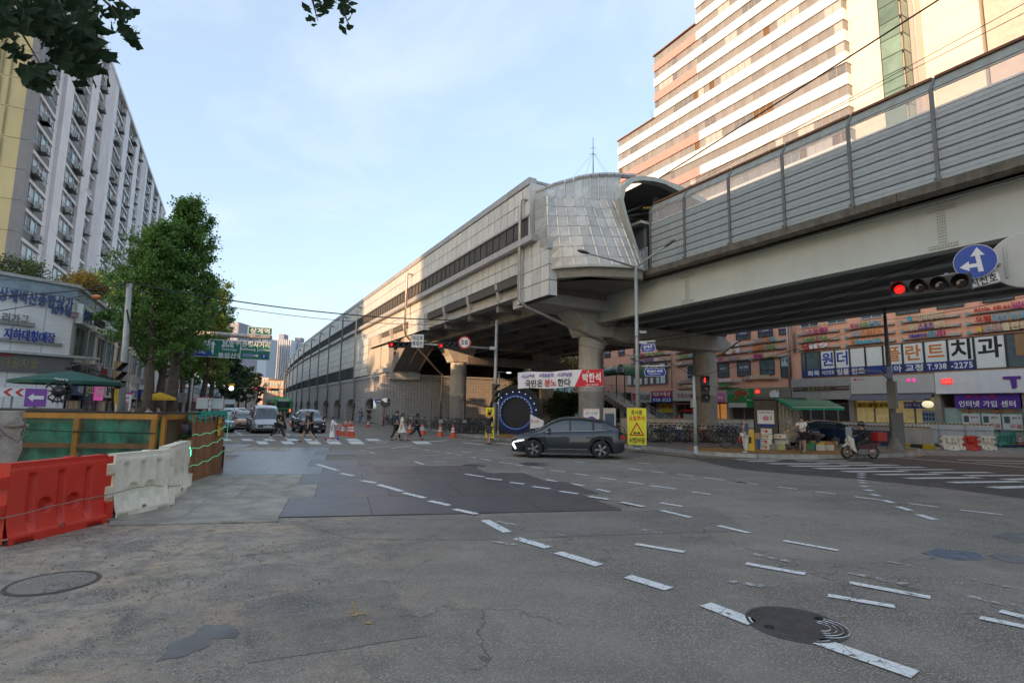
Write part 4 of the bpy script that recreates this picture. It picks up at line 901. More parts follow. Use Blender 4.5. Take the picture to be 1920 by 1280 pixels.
bandx=[-32.6,-32.3,-30.25,-28.95,-27.55,-26.2,-24.9,-22.95,-21.55+.25,-19.75,-17.75,-16.6,-15.2,-13.8,-12.4,-11]
bandx=[-32.75,-32.3,-30.9,-29.55,-28.25,-26.95,-25.55,-24.1,-22.6,-21.05,-19.45,-17.65,-16.3,-14.9,-13.4,-12]
for i in range(len(bandx)-1):
 a,b=bandx[i],bandx[i+1];w_=window(ob,a+.06,b-.06,5.26,7.5,DF,GLS if i in(0,1,11,12,13)else mat('lit_pane',(.6,.63,.61),.2,var=.1),1,t_=.05)
 if 2<=i<=10:film(w_,a+.09,b-.09,5.9 if i<10 else 5.3,7.47,WFILM)
 if i==11:film(w_,a+.5,b-.09,6.0,7.47,mat('film_wood',(.3,.18,.08)))
 if i<10:film(w_,a+.06,b-.06,5.24,5.92,mat('banner_blue',(.03,.06,.26),.5,var=.06),-.03)
def onband(i,s_,m,h_,z_=6.75):c=(bandx[i]+bandx[i+1])/2;text(s_,h_,(c,-.035,z_),m,ob,flat=True,bold=.02)
for i,s_,m in((2,'원',TB),(3,'더',TB),(6,'플',TO),(7,'란',TO),(8,'트',TO)):onband(i,s_,m,1.15)
onband(9,'치',TK,1.4,6.72);onband(10,'과',TK,1.4,6.72)
for i,s_,hh in((1,'화목',.46),(2,'야간진료',.34),(3,'임플',.5),(4,'란트',.5),(5,'/치',.5),(6,'치아',.5),(7,'교정',.52),(8,'T.938',.52),(9,'-2275',.52)):
 if i==5:continue
 c=(bandx[i]+bandx[i+1])/2;text(s_,hh,(c,-.05,5.57),TW,ob,flat=True,width=(bandx[i+1]-bandx[i])*.82)
def signbar(x0,x1,z_,parts,label,dy=-.16):
 t=OF.root('shop_sign',label,'sign',x0,0,z_,'sign bars on the orange facade');w_=x1-x0
 bx('bar',mat('bar_'+('mauve' if int(z_*10)%2 else 'grey'),(.22,.14,.13)if int(z_*10)%2 else(.16,.15,.15),.5),t,.2,w_-.6,dy,.06,-.14,-.08)
 mb=MB();mb.ext([(-.05,-.22),(-.05,.12),(.3,-.08)],.14,(0,dy-.06,0));mb.build('arrow_box',mat('arrow_teal',(.18,.34,.34),.4),t)
 bx('end_box',mat('end_box',(.42,.41,.38),.5,var=.15),t,w_-.75,w_,dy-.06,.04,-.12,.06)
 n=sum(len(s_)for s_,_,_ in parts);x=.45;avail=w_-1.35
 for s_,m,h_ in parts:
  ww=avail*len(s_)/n
  text(s_,h_*1.12,(x+ww/2,dy-.06,.14),m,t,width=ww*.94,ext=.03,bold=.035);x+=ww
rows=(9.25,8.55,7.87);rn=('top','middle','bottom')
cols_=[(-32.85,-29.0,'fourth column from the right, beside the steel pipes',[[('○',TN,.5),('소망캐미',TM,.45)],[('GAME',TG,.36),('Z',TM,.4),('PIA',TG,.36)],[('넘',TR,.5),('119',TW,.5)]]),(-28.4,-24.5,'third column from the right, crossed by the dark pole',[[('피부',TM,.4),('비만',TG,.4),('클리닉',TCY,.4)],[('■■',TN,.4),('스튜디오',TO,.5)],[('▣',TO,.5),('Benecia',TCY,.5)]]),(-23.95,-20.1,'second column from the right, above big orange letters',[[('●',TCY,.45),('수협바다마트',TC,.5)],[('아라',TC,.46),('스포츠',TB,.46),('센터',TC,.46)],[('SIEMENS',TB,.25),('지멘스',TCY,.45),('보청기',TM,.45)]]),(-19.65,-14.4,'rightmost column, above the big black letters',[[('little tikes',TR,.3),('HABA',TM,.5),('······',TW,.2)],[('오행',TR,.36),('다이어트',TCY,.5),('스쿨',TC,.5)],[('★',TY,.4),('원더',TN,.46),('플란트치과',TC,.46)]])]
rz2=(9.0,8.25,7.46)
cols2=[(-42.9,-38.6,'sign column just right of the big round pier',[[('★',TCY,.3),('다니엘',TW,.5)],[('▣',TO,.45),('날개',TW,.5)],[('NY',TM,.4),('스크린골프장',TN,.4)]]),(-38.3,-34.3,'sign column just left of the steel pipes',[[('코리아',TN,.34),('오색',TO,.46),('식당',TCY,.46)],[('▣',TO,.46),('좋아',TO,.46),('손짜장',TG,.46)],[('■■',TM,.34),('꿈꼬리',TC,.42)]]),(-49.0,-44.8,'sign column half hidden by the round pier, on its left',[[('●',TG,.3),('베스트',TM,.5)],[('코리아',TG,.34),('국민',TCY,.5)],[('●',TC,.3),('성모안과',TN,.46)]]),(-57.5,-50.0,'long sign column right above the brown blinds of the cafe',[[('한의',TG,.36),('●',TM,.4),('Uride',TG,.46)],[('하늘투어',TB,.42),('보즈',TW,.5)],[('SsangYong',TW,.4),('■■',TW,.3)]])]
for cs,rz_ in((cols_,rows),(cols2,rz2)):
 for x0,x1,lab,rr in cs:
  for z_,r_,parts in zip(rz_,rn,rr):signbar(x0,x1,z_,parts,f'{r_} sign bar, {lab}')
for x0,x1,z_,parts,lab in((-42.9,-39.9,5.2,[('마을아이들',TW,.36)],'white lettered sign bar below the second floor windows, right of the pier'),(-42.9,-39.9,4.62,[('한신전력신문사',TG,.36)],'green lettered sign bar right above the green dumpling shop board'),(-39.4,-35.2,5.35,[('●',TN,.36),('한국유리공업',TC,.34)],'cream lettered sign bar below the dark window with the crossed panes'),(-48.8,-45.4,5.3,[('●',TN,.3),('이영어학원',TN,.34)],'grey lettered sign bar under the white framed window left of the pier'),(-48.8,-45.4,4.68,[('○',TN,.3),('종로학원',TC,.34)],'cream lettered sign bar right above the white shop board left of the pier')):
 signbar(x0,x1,z_,parts,lab)
def fascia(x0,x1,z0,z1,m,label,cat='shop sign',y=-.22):
 t=OF.root('shop_board',label,cat,x0,0,z0);bx('panel',m,t,0,x1-x0,y,.1,0,z1-z0);return t,x1-x0,z1-z0
def bm_(n,c):return mat(n,c,.45,var=.04,streak=.08)
t,w_,h_=fascia(-21.95,-9.5,3.53,5.13,bm_('board_white',(.78,.79,.8)),'long plain white fascia board with a dark blue T at the right')
for a,b,c,d in((4.2,5.05,1.2,1.36),(4.5,4.8,.55,1.2)):pass
mb=MB();mb.ext([(4.05,.92),(4.05,1.1),(5.0,1.1),(5.0,.92),(4.75,.92),(4.75,.36),(4.5,.28),(4.42,.92)],.06,(0,-.28,0));mb.build('emblem',TP,t)
bx('lit_sign',mat('sign_red_lit',(.75,.03,.02),.4,var=0,emis=.5),t,.45,1.12,-.28,-.22,.72,1.08);text('SK telecom',.12,(.79,-.285,.97),TW,t,flat=True,width=.5);text('공인인증대리점',.1,(.79,-.285,.84),TW,t,flat=True,width=.55)
bx('edge_trim',mat('trim_orange',(.45,.28,.15)),t,0,w_,-.24,.1,h_,h_+.05)
t,w_,h_=fascia(-28.2,-22.0,3.62,5.05,bm_('board_grey',(.55,.55,.52)),'grey fascia board with small red and pink marks behind the thin dark pole')
text('●LG U+',.2,(.75,-.23,1.2),TR,t,flat=True,width=.9);bx('pink_mark',mat('pink_lit',(.8,.05,.3),var=0,emis=.4),t,4.4,4.6,-.28,-.22,.9,1.1);bx('pink_mark',mat('pink_lit',(.8,.05,.3)),t,4.8,4.95,-.28,-.22,.85,1.12)
t,w_,h_=fascia(-33.75,-28.25,3.2,5.1,mat('stone_wall',(.36,.35,.33),.7,var=.12,streak=.2),'grey stone portal of the flats with brass letters on a dark band','entrance sign')
bx('band',mat('band_dark',(.05,.05,.055)),t,.15,5.4,-.26,-.22,.78,1.14);text('대호아파트',.42,(2.65,-.27,.96),mat('letter_brass',(.3,.26,.15),.4,.4),t,width=2.3,ext=.03)
for x in(.15,4.3):bx('copper_strip',mat('copper',(.35,.2,.17),.4,.3),t,x,x+1.1,-.28,-.25,.9,1.02)
t,w_,h_=fascia(-38.0,-33.85,3.1,4.4,bm_('board_olive',(.22,.22,.18)),'olive grey fascia board with a small red plate and white letters')
bx('plate',mat('sign_red_lit',(.75,.03,.02)),t,.2,.75,-.27,-.22,.75,1.12);text('5G',.24,(.47,-.28,.93),TW,t,flat=True);text('kt',.5,(2.7,-.24,.9),TW,t,width=.55);bx('red_dot',TR,t,2.95,3.1,-.27,-.22,.85,1.0)
t,w_,h_=fascia(-41.3,-38.05,2.95,4.38,bm_('board_green',(.02,.23,.07)),'green dumpling shop board with two large red and white characters')
text('만두',.75,(1.8,-.24,.92),TR,t,width=1.7,ext=.03);text('만두',.8,(1.8,-.228,.92),TW,t,width=1.85,ext=.004,bold=.05);text('칼국수',.3,(.55,-.235,1.0),TN,t,flat=True,lean=.2);text('전문점',.26,(.95,-.235,.28),TR,t,flat=True);text('932-0412',.16,(2.75,-.235,.25),TW,t,flat=True)
t,w_,h_=fascia(-44.4,-41.4,2.95,4.3,bm_('board_beige',(.45,.38,.33)),'beige fascia board with a pink rounded shop panel behind the pier')
mb=MB();mb.ext([(1.2,.05),(2.7,.05),(2.7,.8),(2.5,1.05),(1.2,1.05)],.05,(0,-.27,0));mb.build('pink_panel',mat('pink_panel',(.55,.15,.35),.4,var=0),t);text('ning',.35,(2.1,-.28,.5),TW,t,flat=True)
t,w_,h_=fascia(-49.6,-45.7,3.15,4.35,bm_('board_ivory',(.55,.52,.46)),'ivory shop board with red and black brush lettering left of the pier')
text('꼬모스시',.5,(1.9,-.24,.6),TR,t,width=2.4);text('홍',.5,(3.2,-.245,.5),TK,t,flat=True)
t,w_,h_=fascia(-53.4,-49.7,3.0,4.4,bm_('board_red',(.42,.02,.04)),'red and blue estate agent board with a white phone number')
bx('blue_half',mat('half_blue',(.02,.06,.36)),t,0,w_,-.23,-.21,0,.62);text('대호부동산',.5,(w_/2,-.235,1.02),TW,t,width=3.2,flat=True);text('938-3123',.5,(w_/2,-.24,.3),TW,t,width=3.2,flat=True)
t,w_,h_=fascia(-57.4,-53.5,3.0,4.45,bm_('board_ivory',(.55,.52,.46)),'white snack bar board with a red and white square left of the red board')
bx('red_square',TR,t,.2,1.0,-.24,-.22,.25,1.2);text('꼬마김밥',.7,(2.5,-.24,.7),TK,t,width=2.5,flat=True)
t,w_,h_=fascia(-71,-62.5,2.9,4.6,mat('board_navy',(.01,.015,.03),.3),'dark bakery board with white capital letters behind the near pier')
text('PARIS BAGUETTE',.75,(4.6,-.24,.75),TW,t,width=7.0,ext=.02)
def shopfront(x0,x1,m,label,lit=0.,z1=3.1,y=.35):
 t=OF.root('shopfront',label,'shopfront',x0,y,.15);w_=x1-x0;n=max(1,round(w_/1.4))
 for k in range(n):window(t,k*w_/n+.06,(k+1)*w_/n-.06,.1,z1-.15,mat('frame_grey',(.25,.25,.24)),m,1,t_=.04)
 return t,w_
YW=mat('shop_warm',(.42,.33,.15),.3,var=.4,scale=2.2,emis=.1);DK=mat('shop_glass',(.05,.05,.05),.1,var=.3)
t,w_=shopfront(-28.2,-22.2,YW,'warm lit phone shop window under the grey awning',z1=3.3)
bx('banner_yellow',mat('sign_yellow',(.62,.48,.05),.5,var=0),t,.2,3.4,-.36,-.33,2.3,2.8);text('폴드·플립 8 보상',.34,(1.8,-.37,2.55),TK,t,width=2.9,flat=True)
bx('banner_blue',mat('banner_blue2',(.04,.08,.5),.5),t,3.9,5.7,-.36,-.33,2.3,2.8);text('예약 즉시개통',.3,(4.75,-.37,2.55),TW,t,width=1.6,flat=True)
bx('poster_blue',mat('poster_pale',(.35,.45,.5)),t,5.0,5.9,-.1,-.08,.6,2.2)
for k in range(8):bx('poster_cell',mat('poster_cell',(.03,.08,.25)),t,5.06+(k%4)*.2,5.2+(k%4)*.2,-.12,-.1,1.4+(k//4)*.32,1.65+(k//4)*.32)
mb=MB();mb.ext([(-.4,3.5),(-1.1,2.95),(-1.1,2.9),(-.35,3.42)],w_,(0,0,0),'x');mb.build('awning',mat('awning_grey',(.12,.12,.14),.8,var=.1),t)
t,w_=shopfront(-21.8,-17.0,mat('poster_teal',(.35,.5,.48),.4,var=.15,scale=3),'phone shop front with purple banner and posters of free phones',z1=2.5)
bx('banner_purple',mat('banner_purple',(.09,.03,.3),.5),t,.9,4.6,-.36,-.3,2.35,3.35);text('KT LG',.3,(2.5,-.37,3.15),TR,t,width=1.6,flat=True);text('인터넷 가입 센터',.42,(2.75,-.37,2.65),TW,t,width=3.2,flat=True)
for k in range(3):
 c=1.2+k*1.15;p_=bx('poster',mat('poster_white',(.6,.62,.6)),t,c,c+1.05,-.2,-.17,.9,1.95);bx('phone_print',mat('phone_print',(.06,.1,.13)),p_,c+.1,c+.4,-.21,-.2,1.35,1.8);text('무료',.3,(c+.7,-.205,1.15),TR,p_,flat=True);text('갤럭시',.14,(c+.72,-.205,1.7),TK,p_,flat=True)
text('갤럭시Z 더 특별한 혜택',.22,(2.8,-.2,2.15),TO,t,width=3.0,flat=True)
t,w_=shopfront(-16.9,-12.6,mat('shop_interior',(.3,.22,.1),.4,var=.4,scale=2,emis=.12),'open phone shop door under the white square board',z1=2.6)
bx('white_board',mat('sign_white',(.55,.58,.6),.5),t,.1,3.4,-.4,-.32,2.0,3.35);text('SK텔레콤',.5,(1.75,-.41,3.0),TK,t,width=2.3,flat=True);text('본사직영점',.5,(1.75,-.41,2.35),TK,t,width=2.6,flat=True)
bx('notice',WFILM,t,2.3,3.1,-.2,-.18,1.2,1.7);bx('notice',WFILM,t,.5,1.2,-.2,-.18,1.5,1.9)
t,w_=shopfront(-12.4,-8,mat('poster_teal',(.35,.5,.48)),'last phone shop bay at the right edge with a purple banner',z1=2.4);bx('banner_purple',mat('banner_purple',(.09,.03,.3)),t,-.2,4,-.36,-.3,2.35,3.35);text('번호이동\n전문점',.7,(.7,-.37,2.8),TW,t,flat=True);bx('poster',mat('poster_white',(.6,.62,.6)),t,.2,1.6,-.5,-.45,.3,2.2);text('사전\n예약',.8,(.9,-.51,1.5),TB,t,flat=True)
t,w_=shopfront(-33.6,-28.5,DK,'dark recessed entrance of the flats',z1=2.8)
t,w_=shopfront(-37.8,-34.1,DK,'dark shopfront under the olive board with warm spotlights',z1=2.7)
for k in range(4):bx('spotlight',mat('spot_lit',(1,.7,.3),emis=2.5,var=0),t,.5+k*.9,.62+k*.9,-.5,-.4,2.85,2.9)
t,w_=shopfront(-41.2,-38.2,DK,'dumpling shop front with a green and white awning',z1=2.4);bx('awning',mat('awning_white',(.5,.5,.48)),t,0,2.3,-.6,-.1,2.3,2.75);bx('awning_end',mat('board_green',(.02,.23,.07)),t,2.3,3,-.6,-.1,2.3,2.75)
t,w_=shopfront(-44.3,-41.5,mat('shop_orange',(.4,.16,.04),.4,var=.4,scale=2,emis=.25),'orange lit cafe front beside the pier',z1=2.8)
t,w_=shopfront(-49.4,-45.8,DK,'sushi shop front with red curtains and small awning',z1=2.6);bx('awning',mat('awning_redgrey',(.25,.08,.07)),t,0,2.6,-.8,-.1,2.6,2.75);bx('curtain',TR,t,.8,3.6,-.3,-.26,1.75,2.0)
for k in range(4):bx('curtain',mat('curtain_white',(.5,.48,.46)),t,1.2+k*.55,1.7+k*.55,-.3,-.27,.6,1.5)
t,w_=shopfront(-53.2,-49.8,mat('shop_glass_pale',(.2,.24,.24),.2,var=.3,scale=3),'estate agent window with yellow boards and notices',z1=2.9);bx('yellow_board',mat('sign_yellow',(.62,.48,.05)),t,.5,3.3,-.1,-.05,1.6,2.7);text('부동산 대림',.5,(1.9,-.11,2.3),TR,t,width=2.5,flat=True);bx('orange_board',TO,t,2.9,3.4,-.12,-.1,.3,1.3)
t,w_=shopfront(-57.2,-53.6,DK,'dark snack bar front behind the stairs',z1=2.9)
t,w_=shopfront(-71,-62,DK,'bakery front with a red figure in the window',z1=2.8)
for x,z0,z1,r in((-34.0,3.5,12,.09),(-33.75,4.9,12,.06),(-33.3,7.6,12,.11),(-44.0,5,12,.05),(-49.8,4.5,12,.05)):
 mb=MB();mb.tube([(x,-.12,z0),(x,-.12,z1)],r,8);mb.build('downpipe',mat('duct_silver',(.4,.33,.3),.4,.5),ob)
dsh=OF.root('satellite_dish','small white satellite dish in front of the olive shop board','satellite dish',-35.2,-.9,3.6)
mb=MB();mb.lathe([(.02,0),(.3,.05),(.46,.13),(.47,.13)],20);d_=mb.build('dish',mat('dish_white',(.55,.55,.53)),dsh);d_.rotation_euler=(R_(20),R_(70),0);mb=MB();mb.tube([(0,0,0),(.3,.9,-.7)],.03,5);mb.build('arm',STEEL,dsh)
lmp=OF.root('wall_lamp','round lit lamp hanging at the end of the grey awning','lamp',-22.2,-.9,2.75);mb=MB();mb.ball((0,0,0),.3,14,9,(1.25,1,.9));mb.build('globe',mat('lamp_globe',(.95,.8,.5),emis=.25,var=0),lmp);bx('cap',DF,lmp,-.15,.15,-.15,.15,.28,.4)
# ---------- the tall banded tower of flats ----------
tw=thing('banded_tower','very tall cream tower of flats with window bands and salmon bands','tower',(0,0,0),AZ)
CREAM=mat('cream_paint',(.7,.71,.71),.75,var=.03,scale=.3,streak=.12,dcol=(.58,.55,.5),dscale=.3);SALM=mat('salmon_paint',(.52,.27,.25),.75,var=.05,streak=.1);SOFT=mat('soffit_tower',(.5,.44,.38),.8)
TV=59.4;FP=2.63
secs=[(51.0,59.8,62.36-2*FP-.0,'mid'),(59.8,68.8,49.1,'low'),(30.4,51.0,78,'high')]
def tower_box(u0,u1,zt):mb=MB();mb.box(TV+.35,TV+13,u0,u1,0,zt);mb.build('core',mat('tower_core',(.3,.26,.22),.8),tw)
tower_box(30.6,51,77.9);tower_box(51,59.6,59.75);tower_box(59.6,68.6,49.0)
PG=[mat('pane_tan',(.22,.22,.22),.25,var=.12,scale=.6,rnd=.15),mat('pane_brown',(.13,.075,.03),.5,var=.3,scale=.9),mat('pane_pale',(.4,.42,.42),.3,var=.1),mat('pane_grey',(.16,.17,.18),.12,var=.2)]
pmesh=[]
for m in PG:mb=MB();mb.box(TV+.2,TV+.24,.03,.95,0,1.26);pmesh.append(mb.mesh('window_pane',m))
mb=MB();mb.box(TV+.16,TV+.26,-.03,.03,0,1.28);mpost=mb.mesh('window_post',mat('post_tan',(.35,.3,.25)))
stw=[MB()for _ in PG];stp=MB();cnt=0
for k in range(40):
 zb=51.66+FP*12-FP*k
 if zb<26:break
 for u0,u1,zt in((30.4,51.0,77.5),(51.0,59.8,59.75),(59.8,68.8,49.0)):
  if zb>zt+.2:continue
  kk_=round((51.66-zb)/FP);col_=CREAM
  if u0>50 and kk_ in(-2,0):col_=SALM if u0<55 else CREAM
  if u0>50 and kk_ in(4,6):col_=SALM
  if not(zb+1.33>zt+.3):mb=MB();mb.box(TV,TV+.4,u0+(.01 if u0>30.5 else 0),u1,zb,zb+1.33);mb.build('spandrel',col_,tw)
  n=round((u1-u0)/.985);s_=(u1-u0)/n;run_=0;ty=0
  for i in range(n):
   if run_<=0:
    r_=random.random();ty=1 if r_<.1 else 2 if r_<.22 else 3 if r_<.3 else 0;run_=1 if ty==1 else random.randint(1,3 if ty else 6)
   run_-=1;uu=u0+i*s_;zw=zb-1.29
   if zb<63 and cnt<299:inst(pmesh[ty],'window_pane',tw,(0,uu,zw));cnt+=1
   else:stw[ty].box(TV+.2,TV+.24,uu+.03,uu+s_-.03,zw,zw+1.26)
   stp.box(TV+.16,TV+.26,uu-.025,uu+.025,zw,zw+1.28)
for q,m in zip(stw,PG):
 if q.v:q.build('window_pane',m,tw,kind='stuff')
stp.build('window_post',mat('post_tan',(.35,.3,.25)),tw,kind='stuff')
for u0,u1,z_ in((51,59.9,59.7),(59.8,68.95,49.0)):bx('roof_edge',mat('roof_edge',(.3,.2,.17)),tw,TV-.12,TV+1,u0,u1,z_,z_+.12)
mb=MB();mb.tube([(TV+1,61.5,49),(TV+1,61.5,51.4)],.03,4);mb.build('lightning_rod',STEEL,tw)
for k in range(22):
 zb=51.66+FP*9-FP*k
 if zb<27:break
 bx('balcony_return',CREAM,tw,TV,TV+1.1,30.2,30.4,zb,zb+1.33);bx('return_pane',PG[0],tw,TV+.15,TV+1.0,30.3,30.4,zb-1.28,zb)
GAB=mat('gable_cream',(.68,.65,.57),.75,var=.02,scale=.3)
def ribwall(v_,u0,u1,z0,z1,parent,m=GAB,step=.55):
 bx('gable_wall',m,parent,v_,v_+6,u0,u1,z0,z1);mb=MB();n=int((u1-u0)/step)
 for i in range(n):
  a=u0+i*(u1-u0)/n;mb.box(v_-.03,v_,a+.04,a+step-.1,z0,z1)
 mb.build('wall_rib',m,parent,kind='stuff')
 for k in range(int((z1-z0)/2.63)):bx('wall_joint',mat('joint_tan',(.5,.4,.3)),parent,v_-.035,v_-.028,u0,u1,z0+k*2.63,z0+k*2.63+.04)
ribwall(60.45,27.1,30.3,20,78,tw)
mb=MB();mb.box(60.6,66,24.97,27.1,20,78);mb.build('side_wall',mat('side_shade_pink',(.6,.52,.47),.7,var=.03),tw)  # weakly lit side: its pinkish shade is put into the colour
SH=mat('shaft_glass',(.14,.22,.18),.12,var=.25,scale=.6,rnd=.3)
for k in range(26):
 z_=20+k*1.31*1.5
 bx('shaft_pane',SH,tw,60.2,60.24,25.1,27.0,z_+.04,z_+1.9);bx('shaft_pane',SH,tw,60.25,61.6,24.9,24.94,z_+.04,z_+1.9)
 bx('shaft_transom',DF,tw,60.17,61.65,24.87,27.08,z_-.05,z_+.03)
for a,b in((60.17,24.88),(60.17,27.0),(61.62,24.88)):bx('shaft_post',DF,tw,a,a+.08,b,b+.08,20,77)
mb=MB();mb.tube([(63.0,24.9,20),(63.0,24.9,78)],.07,6);mb.build('downpipe',mat('pipe_blue',(.45,.47,.5)),tw)
ribwall(64.84,20.1,24.97,20,78,tw)
cb_=thing('balcony_tower','pale tower of flats with wavy balconies and air conditioners at the top right corner','tower',(0,0,0),AZ)
bx('core',mat('balcony_core',(.5,.44,.4),.75),cb_,64.9,85,14.5,19.75,0,80)
def acunit(parent,c,ax,s_=1.,m=None):
 d=(.32*s_,.8*s_,.6*s_)if ax=='v' else(.8*s_,.32*s_,.6*s_)
 u_=MB();u_.cbox(c,d);o=u_.build('air_conditioner',m or mat('ac_white',(.5,.5,.48),.5,var=.1,streak=.2,rnd=.1),parent)
 return o
for k in range(20):
 z0=24+k*2.63
 for j,vv in enumerate((66.6,71.6,76.6)):
  rows_=[]
  for i in range(13):
   t_=i/12;y_=19.72-.15-1.1*max(0,math.sin(PI*min(1,t_*1.15)))**1.2;rows_.append([(vv+t_*3.6,y_,z0),(vv+t_*3.6,y_,z0+.42),(vv+t_*3.6,y_+.15,z0+.42)])
  mb=MB();mb.grid(rows_,sm=True);mb.add([r_[0]for r_ in rows_]+[(vv+3.6,19.75,z0),(vv,19.75,z0)],[tuple(range(15))]);mb.build('balcony',CREAM,cb_)
  bx('window',GLSB,cb_,vv+.5,vv+2.9,19.68,19.74,z0+.45,z0+2.2);bx('window',GLS,cb_,vv+3.7,vv+4.6,19.68,19.74,z0+.6,z0+2.0)
  mb=MB()
  for i in range(12):t_=.1+i/14;y_=19.6-1.1*max(0,math.sin(PI*min(1,t_*1.15)))**1.2;mb.box(vv+t_*3.6,vv+t_*3.6+.03,y_,y_+.03,z0+.42,z0+1.2)
  mb.build('railing',DF,cb_)
  if(k+j)%3:acunit(cb_,(vv+.1,19.3,z0+.75),'u',1.0,mat('ac_beige',(.5,.4,.3),.5,var=.1))
  bx('bracket',DF,cb_,vv-1.2,vv-1.15,19.0,19.7,z0+1.0,z0+1.05)
  # ---------- long slab of flats on the left ----------
LA=R_(27.3);_ul=Vector((-math.sin(LA),math.cos(LA),0));_vl=Vector((math.cos(LA),math.sin(LA),0));LD=-16.15
fl=thing('slab_apartment','tall grey and white slab of flats with a yellow gable behind the left shops','apartment block',tuple(_vl*LD),LA)
GW=mat('slab_white',(.66,.66,.68),.75,var=.06,scale=.5,streak=.35,dcol=(.3,.3,.3),dscale=.4,rnd=.04);GY=mat('slab_yellow',(.58,.5,.27),.75,var=.05,scale=.5,streak=.18,dcol=(.35,.28,.13),dscale=.4,rnd=.04);GG=mat('slab_grey',(.24,.24,.25),.75,var=.08,streak=.3)
FH=2.52;ZR=43.0
bx('core',mat('slab_core',(.2,.2,.2),.8),fl,-11,-.5,54.4,134.5,0,ZR-.2)
nf=17
for k in range(nf):
 z0=ZR-FH*(k+1);bx('gable_panel',GY,fl,-11.5,-.55,54.22,54.5,z0+.02,z0+FH-.02)
 mb=MB();x=-1.6
 i=0
 while x>-11.2:
  mb.box(x-.09,x,54.13,54.22,z0+.12,z0+FH-.12);x-=.25 if i%9 else.55;i+=1
 mb.build('gable_rib',mat('slab_yellow_rib',(.3,.25,.12),.8),fl,kind='stuff')
 bx('corner_strip',GG,fl,-.55,.0,54.2,55.4,z0+.015,z0+FH-.015)
bays=[(55.4,60.6,2)];pil=[(60.6,64.0)];c=64.0
layout=[]
pos=64.0
pat=['B','P','b','R','p','B','P','B','P','b','R','p','B','P','B','P','b','R','p','B','P','B','P']
wd={'B':5.7,'P':3.0,'b':2.9,'R':4.7,'p':1.4}
for ch in pat:
 if pos+wd[ch]>134.4:break
 layout.append((ch,pos,pos+wd[ch]));pos+=wd[ch]
if pos<134.4:layout.append(('P',pos,134.5))
def pilaster(a,b,ribbed=False):
 for k in range(nf):
  z0=ZR-FH*(k+1)
  if a<100:bx('pier_panel',GW,fl,-.9,.0,a,b,z0+.01,z0+FH-.01)
 if a>=100:bx('pier_wall',GW,fl,-.9,0,a,b,0,ZR)
 if ribbed:
  mb=MB();n=int((b-a)/.32)
  for i in range(n):mb.box(0,.05,a+i*.32+.05,a+i*.32+.22,0,ZR)
  mb.build('wall_rib',GW,fl,kind='stuff')
bx('pier_wall',GW,fl,-.9,-.3,60.6,61.6,0,ZR);
for k in range(nf):z0=ZR-FH*(k+1);bx('pier_panel',GW,fl,-.9,.0,61.6,64.0,z0+.01,z0+FH-.01)
acs=[0]
def bay(a,b,near,cnt):
 glass=MB();dark=MB();frm=MB();par=MB();slabm=MB();rail=MB();acm=MB();acg=MB();n=4 if cnt==2 else 2
 s_=(b-a)/n
 for k in range(nf):
  z0=ZR-FH*(k+1)
  if near:bx('parapet',mat('parapet_dark',(.16,.165,.16),.8,var=.15,streak=.3),fl,-.38,-.3,a,b,z0+.0,z0+.85);bx('slab_edge',GW,fl,-.5,-.16,a,b,z0+FH-.28,z0+FH)
  else:par.box(-.38,-.3,a,b,z0,z0+.85);slabm.box(-.5,-.16,a,b,z0+FH-.28,z0+FH)
  for i in range(n):
   x0,x1=a+i*s_,a+(i+1)*s_;opened=random.random()<.28
   if near:
    w_=MB();w_.box(-.37,-.33,x0+.06,x1-.06,z0+.9,z0+FH-.3);o=w_.build('window',[GLSB,mat('window_open',(.04,.04,.045),.4),mat('curtain_glass',(.2,.2,.22),.2,var=.2)][1 if opened else(2 if i%2 else 0)],fl)
    f=MB();f.box(-.35,-.27,x0-.04,x0+.04,z0+.85,z0+FH-.28);f.box(-.35,-.27,x0,x1,z0+.85,z0+.92);f.build('frame',WF,o)
   else:(dark if opened or i%2 else glass).box(-.37,-.33,x0+.05,x1-.05,z0+.9,z0+FH-.3);frm.box(-.35,-.27,x0-.04,x0+.04,z0+.85,z0+FH-.28)
  for _ in range(random.choice((1,1,2,2)if cnt==2 else(0,1,1))):
   yy=random.uniform(a+.8,b-.8);zz=z0+.5;
   if near and acs[0]<150:
    acs[0]+=1;o=acunit(fl,(.1,yy,zz+.25),'v');q=MB();q.m=Matrix.Translation((.27,yy-.12,zz+.25))@Matrix.Rotation(PI/2,4,'Y');q.lathe([(0,.02),(.22,.02),(.23,0)],10,sm=False);q.build('fan',DF,o)
    q=MB();q.box(-.3,.33,yy-.5,yy+.5,zz-.12,zz-.08);q.box(.31,.33,yy-.5,yy-.48,zz-.1,zz+.3);q.box(.31,.33,yy+.48,yy+.5,zz-.1,zz+.3);q.box(.31,.33,yy-.5,yy+.5,zz+.12,zz+.14);q.build('bracket',DF,o)
   else:acm.cbox((.05,yy,zz+.25),(.32,.8,.6));rail.box(-.3,.33,yy-.5,yy+.5,zz-.12,zz-.08)
   rail.box(-.2,-.18,a+.1,b-.1,z0+1.15,z0+1.18)
  for i in range(int((b-a)/.5)):rail.box(-.2,-.18,a+.1+i*.5,a+.12+i*.5,z0+.8,z0+1.17)if near else None
 for q,nm,m in((glass,'window',GLSB),(dark,'window',DF),(frm,'frame',WF),(par,'parapet',mat('parapet_dark',(.16,.165,.16))),(slabm,'slab_edge',GW),(rail,'railing',DF),(acm,'air_conditioner',mat('ac_white',(.5,.5,.48)))):
  if q.v:q.build(nm,m,fl,kind='stuff')
bay(55.4,60.6,True,2)
for ch,a,b in layout:
 near=a<84
 if ch=='B':bay(a,b,near,2)
 elif ch=='b':bay(a,b,near,1)
 elif ch in 'Pp':pilaster(a,b)
 else:pilaster(a,b,True)
